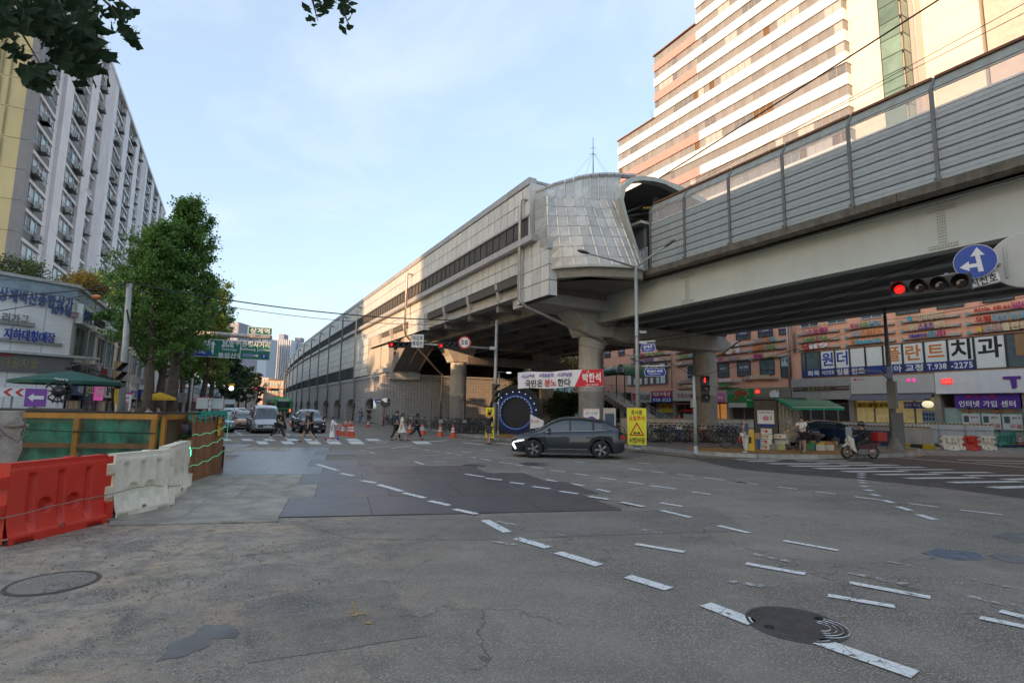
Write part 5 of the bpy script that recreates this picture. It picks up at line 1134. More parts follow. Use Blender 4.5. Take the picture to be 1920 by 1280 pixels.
bx('roof_beam',GW,fl,-1.0,.12,54.1,134.6,ZR-.25,ZR+.25);bx('roof_beam',GW,fl,-11.6,.12,54.05,54.4,ZR-.25,ZR+.25)
mb=MB();mb.lathe([(.02,0),(.25,.05),(.38,.12)],16);d_=mb.build('satellite_dish',mat('dish_white',(.55,.55,.53)),fl);d_.location=(.5,70.5,24.5);d_.rotation_euler=(0,R_(75),R_(-40))
# ---------- white tiled two-storey shops ----------
WT=tilemat('white_tiles',(.88,.87,.85),(.5,.5,.5),.3,.1,0.,.35,gap=.06,dirt=.45,dcol=(.5,.47,.42),bump=.3,rndc=.05)
BLB=mat('faded_blue_band',(.28,.37,.43),.8,var=.3,scale=2,dirt=.6,dcol=(.4,.4,.4),dscale=2)
CR_=Vector((-23.15,27.81,0));a1=math.atan2(.886,.463);SF1=Fac(CR_,a1)
a2=math.atan2(math.cos(R_(27.6)),-math.sin(R_(27.6)));SF2=Fac(CR_,a2-PI*0)
sh=SF2 .root('corner_shops','white tiled two storey shop building at the left corner with blue Korean letters','building')
W1=Vector((math.cos(a1-a2),math.sin(a1-a2),0))
def q3(x1,y1,z):p=SF1 .W(x1,y1,z);d=p-SF2 .p;return(d.dot(SF2 .x),d.dot(SF2 .y),z)
mb=MB();poly=[q3(0,0,0)[:2],(60,0),(60,12),(2,14),q3(-16,6,0)[:2],q3(-16,0,0)[:2]]
mb.prism(poly,3.2,7.4);mb.build('wall',WT,sh)
mb=MB();mb.prism([q3(-.02,.3,0)[:2],(60,.35),(60,12),(2,14),q3(-16,6,0)[:2],q3(-16,.3,0)[:2]],0,3.2);mb.build('ground_floor',mat('shop_dark',(.05,.045,.045)),sh)
mb=MB();o_=.05;mb.prism([(q3(.03,-o_,0)[0],q3(.03,-o_,0)[1]),(60,-o_),(60,12),(2,14),q3(-16,6,0)[:2],q3(-16,-o_,0)[:2]],7.4,7.98);mb.build('blue_band',BLB,sh)
mb=MB();o_=.16;mb.prism([(q3(.1,-o_,0)[0],q3(.1,-o_,0)[1]),(60,-o_),(60,12),(2,14),q3(-16,6,0)[:2],q3(-16.1,-o_,0)[:2]],7.98,8.14);mb.build('roof_coping',mat('coping_white',(.5,.5,.48),.8,streak=.4),sh)
s1=SF1 .root('gable_front','white tiled gable of the corner shops with the shop window','building front');bpy.data.objects.remove(s1)
g1=thing('wall_piece','','');bpy.data.objects.remove(g1)
def on1(px,py):return SF1 .L(px,py)
def box1(name,m,x0,x1,y0,y1,z0,z1,parent=sh):
 mb=MB();P8=[q3(x,y,z)for z in(z0,z1)for x,y in((x0,y0),(x1,y0),(x1,y1),(x0,y1))]
 mb.add(P8,[(0,3,2,1),(4,5,6,7),(0,1,5,4),(1,2,6,5),(2,3,7,6),(3,0,4,7)]);return mb.build(name,m,parent)
box1('wall',WT,-16,-8.6,0,.3,0,3.2);box1('wall',WT,-1.9,0,0,.3,0,3.2)
box1('window',mat('shop_window_green',(.16,.24,.22),.08,var=.3),-8.5,-3.6,.12,.16,.6,3.1);box1('wall',WT,-3.5,-1.9,0,.3,0,3.2);box1('wall',WT,-8.6,-3.5,0,.3,0,.6)
for k in range(3):box1('shop_tube',mat('tube_lit',(.8,.9,1)),-7.8+k*1.5,-6.7+k*1.5,.05,.1,2.75-.05*k,2.79-.05*k)
def word1(s_,p0,p1,h,m,label,ext=.025,par=None,board=None,cat='sign'):
 (x0,z0),(x1,z1)=on1(*p0),on1(*p1);t=thing('wall_sign',label,cat,tuple(SF1 .W((x0+x1)/2,-.02,(z0+z1)/2)),a1,'signs on the white tiled gable')
 if board:bx('board',board[0],t,-(x1-x0)/2-board[1],(x1-x0)/2+board[1],-.14,0,-board[2],board[2]if len(board)<4 else board[3])
 text(s_,h,(0,-.15 if board else-.08,0),m,t,width=abs(x1-x0),ext=ext,bold=.03);return t
kS=kk(0,500,4.57)
NB=mat('letter_navy',(.07,.11,.26),.5,var=.1)
word1('상계벽산종합상가',kS(-20,235),kS(622,318),.62,NB,'row of blue block letters right under the blue band of the shops')
word1('109동',kS(438,365),kS(610,390),.5,NB,'blue number and character under the long row of blue letters')
word1('리가구',kS(5,440),kS(240,450),.42,mat('letter_dull',(.22,.22,.18)),'dull grey letters on a grey bar, left above the bright blue letters',board=(mat('bar_pale',(.3,.3,.29)),.25,.3,-.12))
word1('지하대형매장',kS(20,570),kS(460,612),.52,mat('letter_royal',(.03,.06,.34)),'bright blue letters standing on a thin grey bar',board=(mat('bar_pale',(.3,.3,.29)),.35,.36,-.24))
t=word1('태광지물',kS(0,812),kS(310,838),.5,mat('letter_brass2',(.3,.27,.16),.4,.3),'long rounded grey paper shop sign with brass letters over the window',board=(mat('sign_greybrown',(.16,.16,.16)),1.5,.42,.42));text('T.933-9092\n010-2766-6083',.44,(2.6,-.16,0),TK,t,width=1.5,flat=True);text('도배장판',.16,(-.6,-.16,.33),TR,t,flat=True)
bx('sign_hood',mat('coping_white',(.5,.5,.48)),t,-3,3.3,-.3,0,.44,.56)
pb=thing('wall_box','small pink box fixed by the corner of the white tiled gable','box',tuple(SF1 .W(*[on1(*kS(628,412))[0]],-.1,on1(*kS(628,412))[1])),a1);bx('box_body',mat('pink_box',(.4,.27,.28)),pb,-.15,.15,-.1,.1,-.12,.12);bx('lid',mat('pink_box2',(.3,.2,.2)),pb,-.16,.16,-.12,-.1,.05,.13)
def on2(px,py):return SF2 .L(px,py)
sw=[kS(650,500),kS(752,530)]
for i,(x0,x1)in enumerate(((.5,2.5),(3.5,5.1),(6.0,8.0),(9.2,11.2),(12.6,14.6),(16,18),(19.6,21.6),(23,25),(27,29),(31,33))):window(sh,x0,x1,4.45,6.0,WF if i%3 else mat('frame_alu',(.35,.35,.34)),GLSB if i%2 else GLS,2)
for k in range(12):bx('wall_pipe',mat('pipe_pale',(.4,.4,.4)),sh,2.9+k*5.2,3.0+k*5.2,-.12,-.02,.2,7.3)
for x0,x1,z0,z1,m,tx,tm,lab in((.3,3.0,6.15,7.2,WFILM,'상계약손',TB,'white box sign nearest the corner of the shops'),(1.0,2.9,3.55,4.1,DF,'요가',TN,'small black sign under the first street window'),(3.4,5.6,3.6,4.1,mat('sign_greybrown',(.16,.16,.16)),'헬스',TN,'grey sign under the second street window'),(3.9,6.2,6.6,7.0,DF,'음악교습',TK,'black lettered sign above the second street window'),(3.7,6.0,6.0+.12,6.45,WT,'수학',TG,'thin pale sign just over the second street window'),(6.6,8.8,6.3,6.8,mat('film_white',(.6,.6,.6)),'종로약국',TG,'green lettered pharmacy sign over the third street window'),(6.2,8.4,3.6,4.15,DF,'학원',TR,'red and black sign under the third street window'),(9.0,11.5,6.3,6.9,WFILM,'미술학원',TR,'red lettered sign over the fourth street window'),(12.8,15,6.3,6.9,mat('bar_pale',(.3,.3,.29)),'세탁소',TB,'blue lettered sign over the fifth street window'),(9.5,11.3,3.6,4.1,DF,'식당',TW,'white lettered sign under the fourth street window'),(1.0,2.4,2.35,3.0,NB,'미용',TW,'small navy sign at the first shop in the street'),(2.7,5.0,2.1,3.35,mat('board_slate',(.05,.08,.14)),'한우로',TC,'slate blue restaurant board over the first shop door'),(5.4,7.8,2.1,3.15,mat('board_pink',(.7,.1,.4),emis=.15,var=0),'피부관리',TW,'bright pink beauty board over the second shop door'),(8.4,11,2.3,3.2,WFILM,'분식',TK,'white board over the third shop door'),(13,16,2.3,3.2,mat('awning_green',(.02,.12,.07)),'카페',TW,'green board over the fourth shop door'),(18,22,2.3,3.2,WFILM,'안경',TB,'white board over the fifth shop door'),(24,28,2.3,3.2,mat('half_blue',(.02,.06,.36)),'은행',TW,'blue board far down the white shop row')):
 t=SF2 .root('street_sign_board',lab,'shop sign',(x0+x1)/2,0,(z0+z1)/2);w_,h_=x1-x0,z1-z0;bx('panel',m,t,-w_/2,w_/2,-.3,-.02,-h_/2,h_/2);text(tx,h_*.62,(0,-.31,0),tm,t,width=w_*.8,ext=.02)
for k in range(9):
 x0=.6+k*3.6;w_=window(sh,x0,x0+2.6,.2,2.0,mat('frame_alu',(.35,.35,.34)),DK if k%2 else mat('shop_warm2',(.22,.17,.1),.3,var=.4,scale=2,emis=.1),2)
for k in range(6):bx('air_conditioner',mat('ac_white',(.5,.5,.48)),sh,4.2+k*4.1,5.0+k*4.1,-.5,-.12,3.65,4.2)
fs=SF2 .root('shop_row','farther row of white two storey shops down the left side of the street','building',60.5,0,0)
bx('wall',mat('row_white',(.46,.46,.45),.8,var=.15,streak=.3),fs,0,120,0,12,3,8.2);bx('shop_band',mat('shop_dark',(.05,.045,.045)),fs,0,120,.3,11,0,3)
for k in range(26):bx('window',GLS,fs,1+k*4.5,3.6+k*4.5,-.05,.02,4.4,6);bx('board',[mat('board_pink',(.7,.1,.4)),WFILM,mat('half_blue',(.02,.06,.36)),mat('sign_yellow',(.62,.48,.05))][k%4],fs,.6+k*4.5,4.2+k*4.5,-.25,0,2.4,3.3)
# ---------- far end of the street ----------
def far(name,label,cat,x0,x1,ytop,depth,m,wm,nu,nz,group=None,base=765.,dm=None,fins=None,deep=22,rz=0):
 A_=GD(x0,depth,2);B_=GD(x1,depth,2);d=B_-A_;ang=math.atan2(d.y,d.x)+rz;W_=d.length;yb=(756.5+.015*((x0+x1)/2-500));H_=2+(yb-ytop)/FPX*depth*1.0
 t=thing(name,label,cat,(A_.x,A_.y,0),ang,group);bx('wall',m,t,0,W_,0,deep,0,H_)
 gx,gz=W_/nu,H_/nz;st_=MB();c=0
 for j in range(nz):
  for i in range(nu):
   if c<60:w_=MB();w_.box(gx*(i+.2),gx*(i+.8),-.15,.0,gz*(j+.3),gz*(j+.82));w_.build('window',wm,t);c+=1
   else:st_.box(gx*(i+.2),gx*(i+.8),-.15,.0,gz*(j+.3),gz*(j+.82))
 if st_.v:st_.build('window',wm,t,kind='stuff')
 if fins:
  for i in range(nu+1):bx('fin',fins,t,gx*i-gx*.12,gx*i+gx*.12,-.8,0,0,H_)
 return t,W_,H_
F1=mat('far_slab_hazy',(.24,.25,.31),.8,var=.1);F2=mat('far_white_hazy',(.62,.64,.67),.8,var=.1);F3=mat('far_bluegrey_hazy',(.42,.46,.52),.8,var=.1);FW=mat('far_window_hazy',(.24,.28,.33),.3,var=.2);F4=mat('far_pink',(.5,.4,.33),.8,var=.1)  # distance haze put into the paler tower and window colours
far('far_tower','dark slate tower far down the street behind the green road sign','tower',400,436,600,260,F1,mat('far_slab_win_hazy',(.28,.29,.35)),4,22)
far('far_tower','pale thin tower top showing above the road sign by the tree','tower',420,434,616,420,F4,FW,2,24)
far('far_tower','white balconied slab between the slate tower and the blue tower far off','tower',434,460,622,300,F2,FW,5,24,fins=F2)
far('far_tower','blue grey tower with white ribs in the middle of the far street view','tower',459,483,628,330,F3,FW,5,26,fins=F3)
t,W_,H_=far('far_tower','white ribbed high-rise at the end of the street, left one of three','tower',492,514,640,380,F2,FW,5,34,fins=F2)
t,W_,H_=far('far_tower','white ribbed high-rise at the end of the street, middle one of three, tallest','tower',510,538,634,360,mat('far_white2_hazy',(.56,.59,.63),.8),FW,7,34,fins=F2);bx('roof_house',F1,t,W_*.1,W_*.45,1,8,H_,H_+4)
t,W_,H_=far('far_tower','white ribbed high-rise at the end of the street, right one against the station','tower',536,562,640,370,F3,FW,6,34,fins=F2);bx('roof_house',F1,t,W_*.3,W_*.7,1,8,H_,H_+4)
far('far_building','low beige building with signs at the end of the street','building',464,500,706,210,F4,FW,6,4)
far('far_building','low pinkish building lit at the street end, beside the station curve','building',492,530,712,190,mat('far_salmon',(.5,.33,.25),.8,var=.1),mat('far_win_teal',(.3,.42,.4),.3),7,4)
far('far_building','white low building behind the parked trucks, left of the far trees','building',380,422,722,170,F2,FW,7,4)
far('far_building','teal glazed low building glimpsed between the piers under the viaduct','building',1036,1090,680,120,mat('far_teal',(.12,.25,.3),.4),mat('far_win_teal',(.3,.42,.4)),6,5)
far('far_building','brown wall glimpsed under the viaduct behind the light ring','building',955,1040,715,130,mat('far_brown',(.16,.14,.12)),FW,7,3)
# ================= vehicles =================
def lerp_pts(pts,x):
 if x<=pts[0][0]:return pts[0][1]
 for(a,p),(b,q)in zip(pts[:-1],pts[1:]):
  if x<=b:t_=(x-a)/(b-a);return p+(q-p)*(t_*t_*(3-2*t_)*.5+t_*.5)
 return pts[-1][1]
TYRE=mat('tyre_rubber',(.018,.018,.018),.8,var=.1);RIM=mat('alloy_rim',(.35,.35,.36),.3,.9,var=0);CGL=mat('car_glass',(.035,.05,.055),.03,var=0,coat=1.);CBLK=mat('black_plastic',(.02,.02,.022),.5,var=0)
CHR=mat('chrome',(.6,.6,.6),.15,1.,var=0);HLT=mat('headlight_on',(1,.95,.85),.2,var=0,emis=3.);HOFF=mat('headlight_off',(.45,.47,.5),.1,.3,var=0);RLT=mat('rear_light',(.35,.01,.01),.2,var=0);PLT=mat('number_plate',(.7,.72,.7),.5,var=0)
def wheel(parent,x,y,r,wd=.22,spokes=5,side=1):
 w_=thing('wheel',None,None,(x,y,r));w_.parent=parent
 mb=MB();mb.m=Matrix.Rotation(PI/2,4,'X');mb.lathe([(r*.66,-wd/2),(r*.93,-wd/2),(r,-wd/2+.03),(r,wd/2-.03),(r*.93,wd/2),(r*.66,wd/2)],28);mb.build('tyre',TYRE,w_)
 mb=MB();mb.m=Matrix.Rotation(PI/2,4,'X');mb.lathe([(r*.67,-wd/2+.01),(r*.6,-wd/2+.05),(r*.6,wd/2-.05),(r*.67,wd/2-.01)],24)
 for k in range(spokes):
  a=2*PI*k/spokes
  for o in(-.1,.1):
   mb.m=Matrix.Translation((0,side*(-wd/2+.03),0))@Matrix.Rotation(PI/2,4,'X')@Matrix.Rotation(a+o,4,'Z');mb.box(.03,r*.64,-.018,.018,-.012,.012)
 mb.m=Matrix.Translation((0,side*(-wd/2+.02),0))@Matrix.Rotation(PI/2,4,'X');mb.lathe([(0,.02),(.07,.02),(.08,0)],12);mb.build('rim',RIM,w_)
 mb=MB();mb.m=Matrix.Rotation(PI/2,4,'X');mb.lathe([(0,.0),(r*.6,0)],20,sm=False);mb.build('brake_disc',CBLK,w_)
def car(label,loc,rz,kind='suv',paint=(.05,.06,.07),lights=True,group=None,detail=True,cat='car',drl=False,name='parked_car',rear=False,metal=.5):
 t=thing(name,label,cat,loc,rz,group)
 if kind=='suv':
  L_,W_,rw=4.62,1.86,.37;xf,xr=1.42,-1.33
  top=[(-2.31,1.0),(-2.2,1.12),(-1.9,1.17),(-.6,1.1),(.75,1.06),(1.3,1.02),(1.9,.94),(2.2,.84),(2.31,.68)]
  roof=[(-2.2,1.16),(-1.95,1.36),(-1.45,1.55),(-.5,1.66),(.15,1.65),(.55,1.54),(1.4,1.03)];pil=[(.98,.1,.55),(-.12,.07,0),(-1.08,.09,-.15),(-1.95,.55,.1)]
 elif kind=='van':
  L_,W_,rw=5.1,1.92,.35;xf,xr=1.6,-1.55
  top=[(-2.55,1.0),(-2.4,1.05),(1.2,1.05),(1.75,1.02),(2.2,.95),(2.45,.82),(2.55,.62)]
  roof=[(-2.5,1.1),(-2.42,1.7),(-2.2,1.86),(-.5,1.93),(.9,1.9),(1.25,1.72),(2.0,1.02)];pil=[(1.35,.1,.5),(.55,.08,0),(-.6,.1,0),(-1.9,.15,0)]
 else:
  L_,W_,rw=4.75,1.84,.33;xf,xr=1.4,-1.4
  top=[(-2.37,.85),(-2.25,.98),(-1.7,1.0),(-.8,.94),(.9,.9),(1.4,.84),(2.0,.74),(2.25,.64),(2.37,.5)]
  roof=[(-1.95,.97),(-1.2,1.32),(-.6,1.42),(.1,1.43),(.55,1.3),(1.25,.9)];pil=[(.85,.12,.5),(-.2,.07,0),(-1.3,.3,-.2)]
 m=mat('paint_%d_%d_%d'%tuple(int(c*100)for c in paint),paint,.28,metal,var=.03,scale=.5,coat=.9)
 hw=W_/2;n=60;rows_=[];und=MB();Ra=rw+.075
 def wid(x):
  e=abs(x)/(L_/2);return hw*(1-.16*max(0,(e-.8)/.2)**2.2-.03*e)
 for i in range(n+1):
  x=-L_/2+L_*i/n;zt=lerp_pts(top,x);w_=wid(x);zb=.24 if abs(x)<L_/2-.25 else.24+.12*((abs(x)-L_/2+.25)/.25)**2;arch=zb
  for xw in(xf,xr):
   if abs(x-xw)<Ra:arch=max(arch,rw+math.sqrt(max(0,Ra*Ra-(x-xw)**2)))
  arch=min(arch,zt-.12)
  zs=[arch,max(arch+.02,.38),max(arch+.04,.55),max(arch+.06,zt-.16),zt-.045,zt]
  ys=[w_*.97,w_*.985,w_,w_*.985,w_*.945,w_*.86]
  half=[(y,z)for y,z in zip(ys,zs)]+[(w_*.45,zt+.025),(0,zt+.03)]
  sec=[(x,-y,z)for y,z in half]+[(x,y,z)for y,z in half[-2::-1]]
  rows_.append(sec)
 mb=MB();mb.grid(rows_);k=len(rows_[0])
 mb.add(rows_[0],[tuple(range(k-1,-1,-1))]);mb.add(rows_[-1],[tuple(range(k))]);body=mb.build('body',m,t)
 x0,x1=roof[0][0],roof[-1][0];gr=[];N_=26
 def gsec(x,o=0.):
  zr=lerp_pts(roof,x);zb=lerp_pts(top,x)+.0;w_=wid(x)*.9;h_=max(.001,zr-zb);wr=w_-.17*min(1,h_/.55)
  return[(x,-(w_+o),zb-.03),(x,-(w_-(w_-wr)*.5+o),zb+h_*.5),(x,-(wr+o),zr-.05*min(1,h_/.3)),(x,-wr*.8,zr-.005+o),(x,0,zr+.02+o),(x,wr*.8,zr-.005+o),(x,wr+o,zr-.05*min(1,h_/.3)),(x,w_-(w_-wr)*.5+o,zb+h_*.5),(x,w_+o,zb-.03)]
 for i in range(N_+1):gr.append(gsec(x0+(x1-x0)*i/N_))
 mb=MB();mb.grid(gr);mb.build('window_glass',CGL,t)
 xa,xb=(roof[1][0]+.1,roof[-2][0]-.02)if kind!='sedan' else(roof[1][0]+.1,roof[-3][0]+.25)
 rs=[]
 for i in range(13):
  q=gsec(xa+(xb-xa)*i/12,.012);rs.append([q[2],q[3],q[4],q[5],q[6]])
 mb=MB();mb.grid(rs);mb.build('roof',m,t)
 for s_ in(-1,1):
  pts=[]
  for i in range(17):q=gsec(x0+.06+(x1-x0-.1)*i/16,.012);p=q[2 if s_<0 else 6];pts.append(p)
  mb=MB();mb.tube(pts,.035,5);mb.build('roof_rail',m,t)
  for px,pw,lean in pil:
   mb=MB()
   pts=[]
   for f_ in(0,.5,1):
    xx=px+lean*(.5-f_)*.0;pass
   qa,qb=gsec(px,.014),gsec(px+pw,.014);idx=(0,1,2)if s_<0 else(8,7,6)
   mb.add([qa[i]for i in idx]+[qb[i]for i in idx],[(0,3,4,1),(1,4,5,2)]);mb.build('pillar',CBLK if pw<.1 else m,t)
  mb=MB();mb.ball((.78 if kind!='van' else 1.25,s_*(hw+.08),lerp_pts(top,.8)+.1),.1,10,6,(.8,1.1,.75));mb.build('mirror',m,t)
  for hx in((.2,-.85)if kind!='van' else(.75,-.4)):bx('door_handle',CHR if kind=='van' else m,t,hx-.1,hx+.1,s_*hw*1.0-.012,s_*hw*1.0+.02,.84,.875)
  mb=MB();mb.box(xr+Ra,xf-Ra,s_*hw*.985-.01,s_*hw*.985+.03,.22,.36);mb.build('sill',CBLK,t)
  bx('sill_trim',CHR,t,xr+Ra+.1,xf-Ra-.1,s_*hw*.985-.01,s_*hw*.985+.034,.37,.385)
  pts=[]
  for i in range(9):q=gsec(roof[1][0]*.9+(1.0-roof[1][0]*.9)*i/8,.02);p=q[0 if s_<0 else 8];pts.append((p[0],p[1],p[2]+.035))
  if kind=='suv':mb=MB();mb.tube(pts,.012,4);mb.build('belt_trim',CHR,t)
  for sx in((.98,.02,-1.0)if kind!='van' else(1.4,.6,-.9)):bx('door_seam',CBLK,t,sx-.006,sx+.006,s_*hw*.99-.012,s_*hw*.99+.006,.4,lerp_pts(top,sx)-.08)
  for xw in(xf,xr):
   mb=MB();pts=[(xw+Ra*1.03*math.cos(a),s_*(wid(xw)*.985),rw+Ra*1.03*math.sin(a))for a in[PI*i/14 for i in range(15)]];mb.tube(pts,.03,5);mb.build('arch_trim',CBLK if kind=='suv' else m,t)
   wheel(t,xw,s_*(hw-.13),rw,side=1 if s_<0 else-1)
 mb=MB();mb.box(-L_/2+.3,L_/2-.3,-hw+.3,hw-.3,.2,.5);mb.build('underbody',CBLK,t)
 fx=L_/2;zt=lerp_pts(top,fx)
 bx('grille',CBLK,t,fx-.12,fx+.012,-.62,.62,.42,zt-.02);bx('lower_grille',CBLK,t,fx-.2,fx+.015,-.75,.75,.24,.36)
 for k in range(4):bx('grille_bar',CHR if kind=='van' else CBLK,t,fx+.005,fx+.022,-.55,.55,.45+k*.055,.46+k*.055)
 bx('number_plate',PLT,t,fx+.015,fx+.03,-.27,.27,.42,.53);text('38가 2741',.075,(fx+.033,0,.475),TK,t,rz=PI/2,width=.42,flat=True,name='plate_number')
 mb=MB();mb.lathe([(.0,0),(.06,0)],14);o_=mb.build('badge',CHR,t);o_.location=(fx+.02,0,zt-.06);o_.rotation_euler=(0,PI/2,0)
 for s_ in(-1,1):
  hz=zt-.02
  mb=MB();mb.m=Matrix.Translation((fx-.14,s_*(hw-.28),hz))@Matrix.Rotation(s_*-.38,4,'Z');mb.box(-.16,.09,-.2,.2,-.09,.07);mb.build('headlight_housing',HOFF if not drl else CBLK,t)
  if lights:mb=MB();mb.ball((fx-.05,s_*(hw-.33),hz-.02),.06,10,6);mb.build('headlight',HLT,t)
  if drl:
   mb=MB();mb.tube([(x,s_*(wid(x)*.985+.012),z)for x,z in((fx-.5,hz+.06),(fx-.3,hz+.03),(fx-.12,hz-.02),(fx-.03,hz-.07),(fx-.08,hz-.17),(fx-.16,hz-.3))],[.015,.035,.045,.045,.045,.03],6);mb.build('headlight',mat('drl_white',(.95,.98,1),.3,var=0,emis=1.2),t)
  bx('tail_light',RLT,t,-fx-.005,-fx+.2,s_*hw-(.3 if s_>0 else-.02),s_*hw-(.02 if s_>0 else-.3),.8,.95)
  bx('fog_light',HOFF,t,fx-.06,fx+.006,s_*(hw-.28)-.08,s_*(hw-.28)+.08,.33,.4)
 bx('number_plate',PLT,t,-fx-.02,-fx-.005,-.27,.27,.62,.73)
 for s_ in(-1,1):
  mb=MB();mb.tube([(1.15 if kind!='van' else 1.7,s_*.1,lerp_pts(roof,1.1)-.25),(1.0,s_*.6,lerp_pts(roof,1.0)-.1)],.012,4);mb.build('wiper',CBLK,t)
 return t
def heading(a,b):return math.atan2(b[1]-a[1],b[0]-a[0])
pf,pr_=XY(1003,858),XY(1128,860.5);hd=heading(pr_,pf)
c=Vector(((pf[0]+pr_[0])/2,(pf[1]+pr_[1])/2,0));nrm=Vector((-math.sin(hd),math.cos(hd),0));nrm=nrm if nrm.y>0 else-nrm
car('dark slate SUV driving left across the junction with bright arrow headlights',tuple(c+nrm*.88),hd,'suv',(.022,.028,.038),False,drl=True,name='suv',cat='suv')
sdir=math.atan2(-CA,SA)+R_(2)
def onroad(px,py,side=0):p=G(px,py,0);return p
def street_car(px,py,label,kind,col,**k):
 p=G(px,py,0);L2={'suv':2.31,'van':2.55,'sedan':2.37}[kind];d=Vector((math.cos(sdir),math.sin(sdir),0))
 return car(label,(p.x-d.x*L2,p.y-d.y*L2,0),sdir+k.pop('turn',0),kind,col,**k)
GRP='cars waiting at the left crosswalk'
street_car(501,812.5,'silver grey minivan waiting first at the crosswalk','van',(.5,.5,.5),lights=False,group=GRP,name='minivan',cat='minivan')
street_car(589,812,'black SUV with lit headlights waiting at the crosswalk','suv',(.03,.032,.035),group=GRP,name='suv',cat='suv')
street_car(459,805,'orange car with lit headlights left of the silver minivan','sedan',(.45,.2,.08),group=GRP,metal=.2)
street_car(441,798,'black car with lit headlights just left of the orange car','sedan',(.02,.02,.022),group=GRP)
street_car(414,811,'dark car half hidden by the brown board fence','sedan',(.06,.08,.11),group=GRP)
street_car(437,786,'white grey car behind the black car left of the minivan','sedan',(.45,.46,.47),group=GRP)
street_car(425,789,'silver car with bright lights far in the left lane','sedan',(.4,.4,.42),group=GRP)
street_car(452,782,'pale car roof seen far behind the orange car','sedan',(.5,.5,.5),group=GRP)
def busv(label,p,rz):
 t=thing('bus',label,'bus',p,rz);g=mat('bus_green',(.04,.42,.1),.35,var=.03,coat=.5)
 mb=MB();mb.ext([(-5,.35),(5.4,.35),(5.5,.8),(5.4,2.9),(5.2,3.05),(-5.2,3.05),(-5.4,2.8),(-5.4,.5)],2.5,(0,-1.25,0));bevel(mb.build('body',g,t),.12,3)
 bx('windscreen',CGL,t,5.38,5.5,-1.1,1.1,1.3,2.5);bx('rear_window',CGL,t,-5.46,-5.38,-1.0,1.0,1.5,2.5);bx('route_display',mat('route_white',(.7,.72,.7)),t,-5.47,-5.39,-.8,.8,2.6,2.85)
 for s_ in(-1,1):
  for k in range(6):bx('window',CGL,t,-4.8+k*1.65,-3.3+k*1.65,s_*1.26-.02,s_*1.26+.02,1.35,2.45)
  for xw in(-3.2,3.0):wheel(t,xw,s_*1.1,.48,.26)
  bx('tail_light',mat('brake_lit',(.9,.05,.02),emis=2.,var=0),t,-5.46,-5.38,s_*1.05-.08,s_*1.05+.08,.9,1.3)
 bx('bumper',CBLK,t,-5.5,-5.3,-1.2,1.2,.35,.7);bx('engine_grille',CBLK,t,-5.46,-5.4,-.7,.7,.85,1.3);bx('number_plate',PLT,t,-5.52,-5.49,-.27,.27,.5,.62);bx('roof_unit',g,t,-3,.5,-.8,.8,3.05,3.3)
 return t
p=G(529,782,0);d_=Vector((math.cos(sdir),math.sin(sdir),0));busv('green city bus driving away beside the station wall',(p.x-d_.x*5,p.y-d_.y*5,0),sdir+PI)
def truck(label,p,rz,col,s_=1.):
 t=thing('truck',label,'truck',p,rz);m=mat('truck_white',(.6,.6,.6),.5,var=.04)
 mb=MB();mb.ext([(1.2,.5),(2.9,.5),(3.0,.9),(2.75,1.4),(2.5,2.2),(1.2,2.2)],1.9,(0,-.95,0));bevel(mb.build('cab',m,t),.06)
 bx('windscreen',CGL,t,2.55,2.85,-.8,.8,1.35,2.0);bx('cargo_box',mat('cargo',col,.6,var=.05),t,-2.9,1.1,-1.05,1.05,.8,2.9);bx('chassis',CBLK,t,-2.8,2.5,-.5,.5,.4,.8)
 for x in(-2,2.1):
  for y in(-.85,.85):wheel(t,x,y,.38)
 for y in(-.7,.7):mb=MB();mb.ball((2.98,y,.8),.1,8,6);mb.build('headlight',HLT,t)
 return t
p=G(429,777,0);truck('white box truck far back in the left lanes',(p.x-d_.x*3,p.y-d_.y*3,0),sdir,(.62,.62,.62))
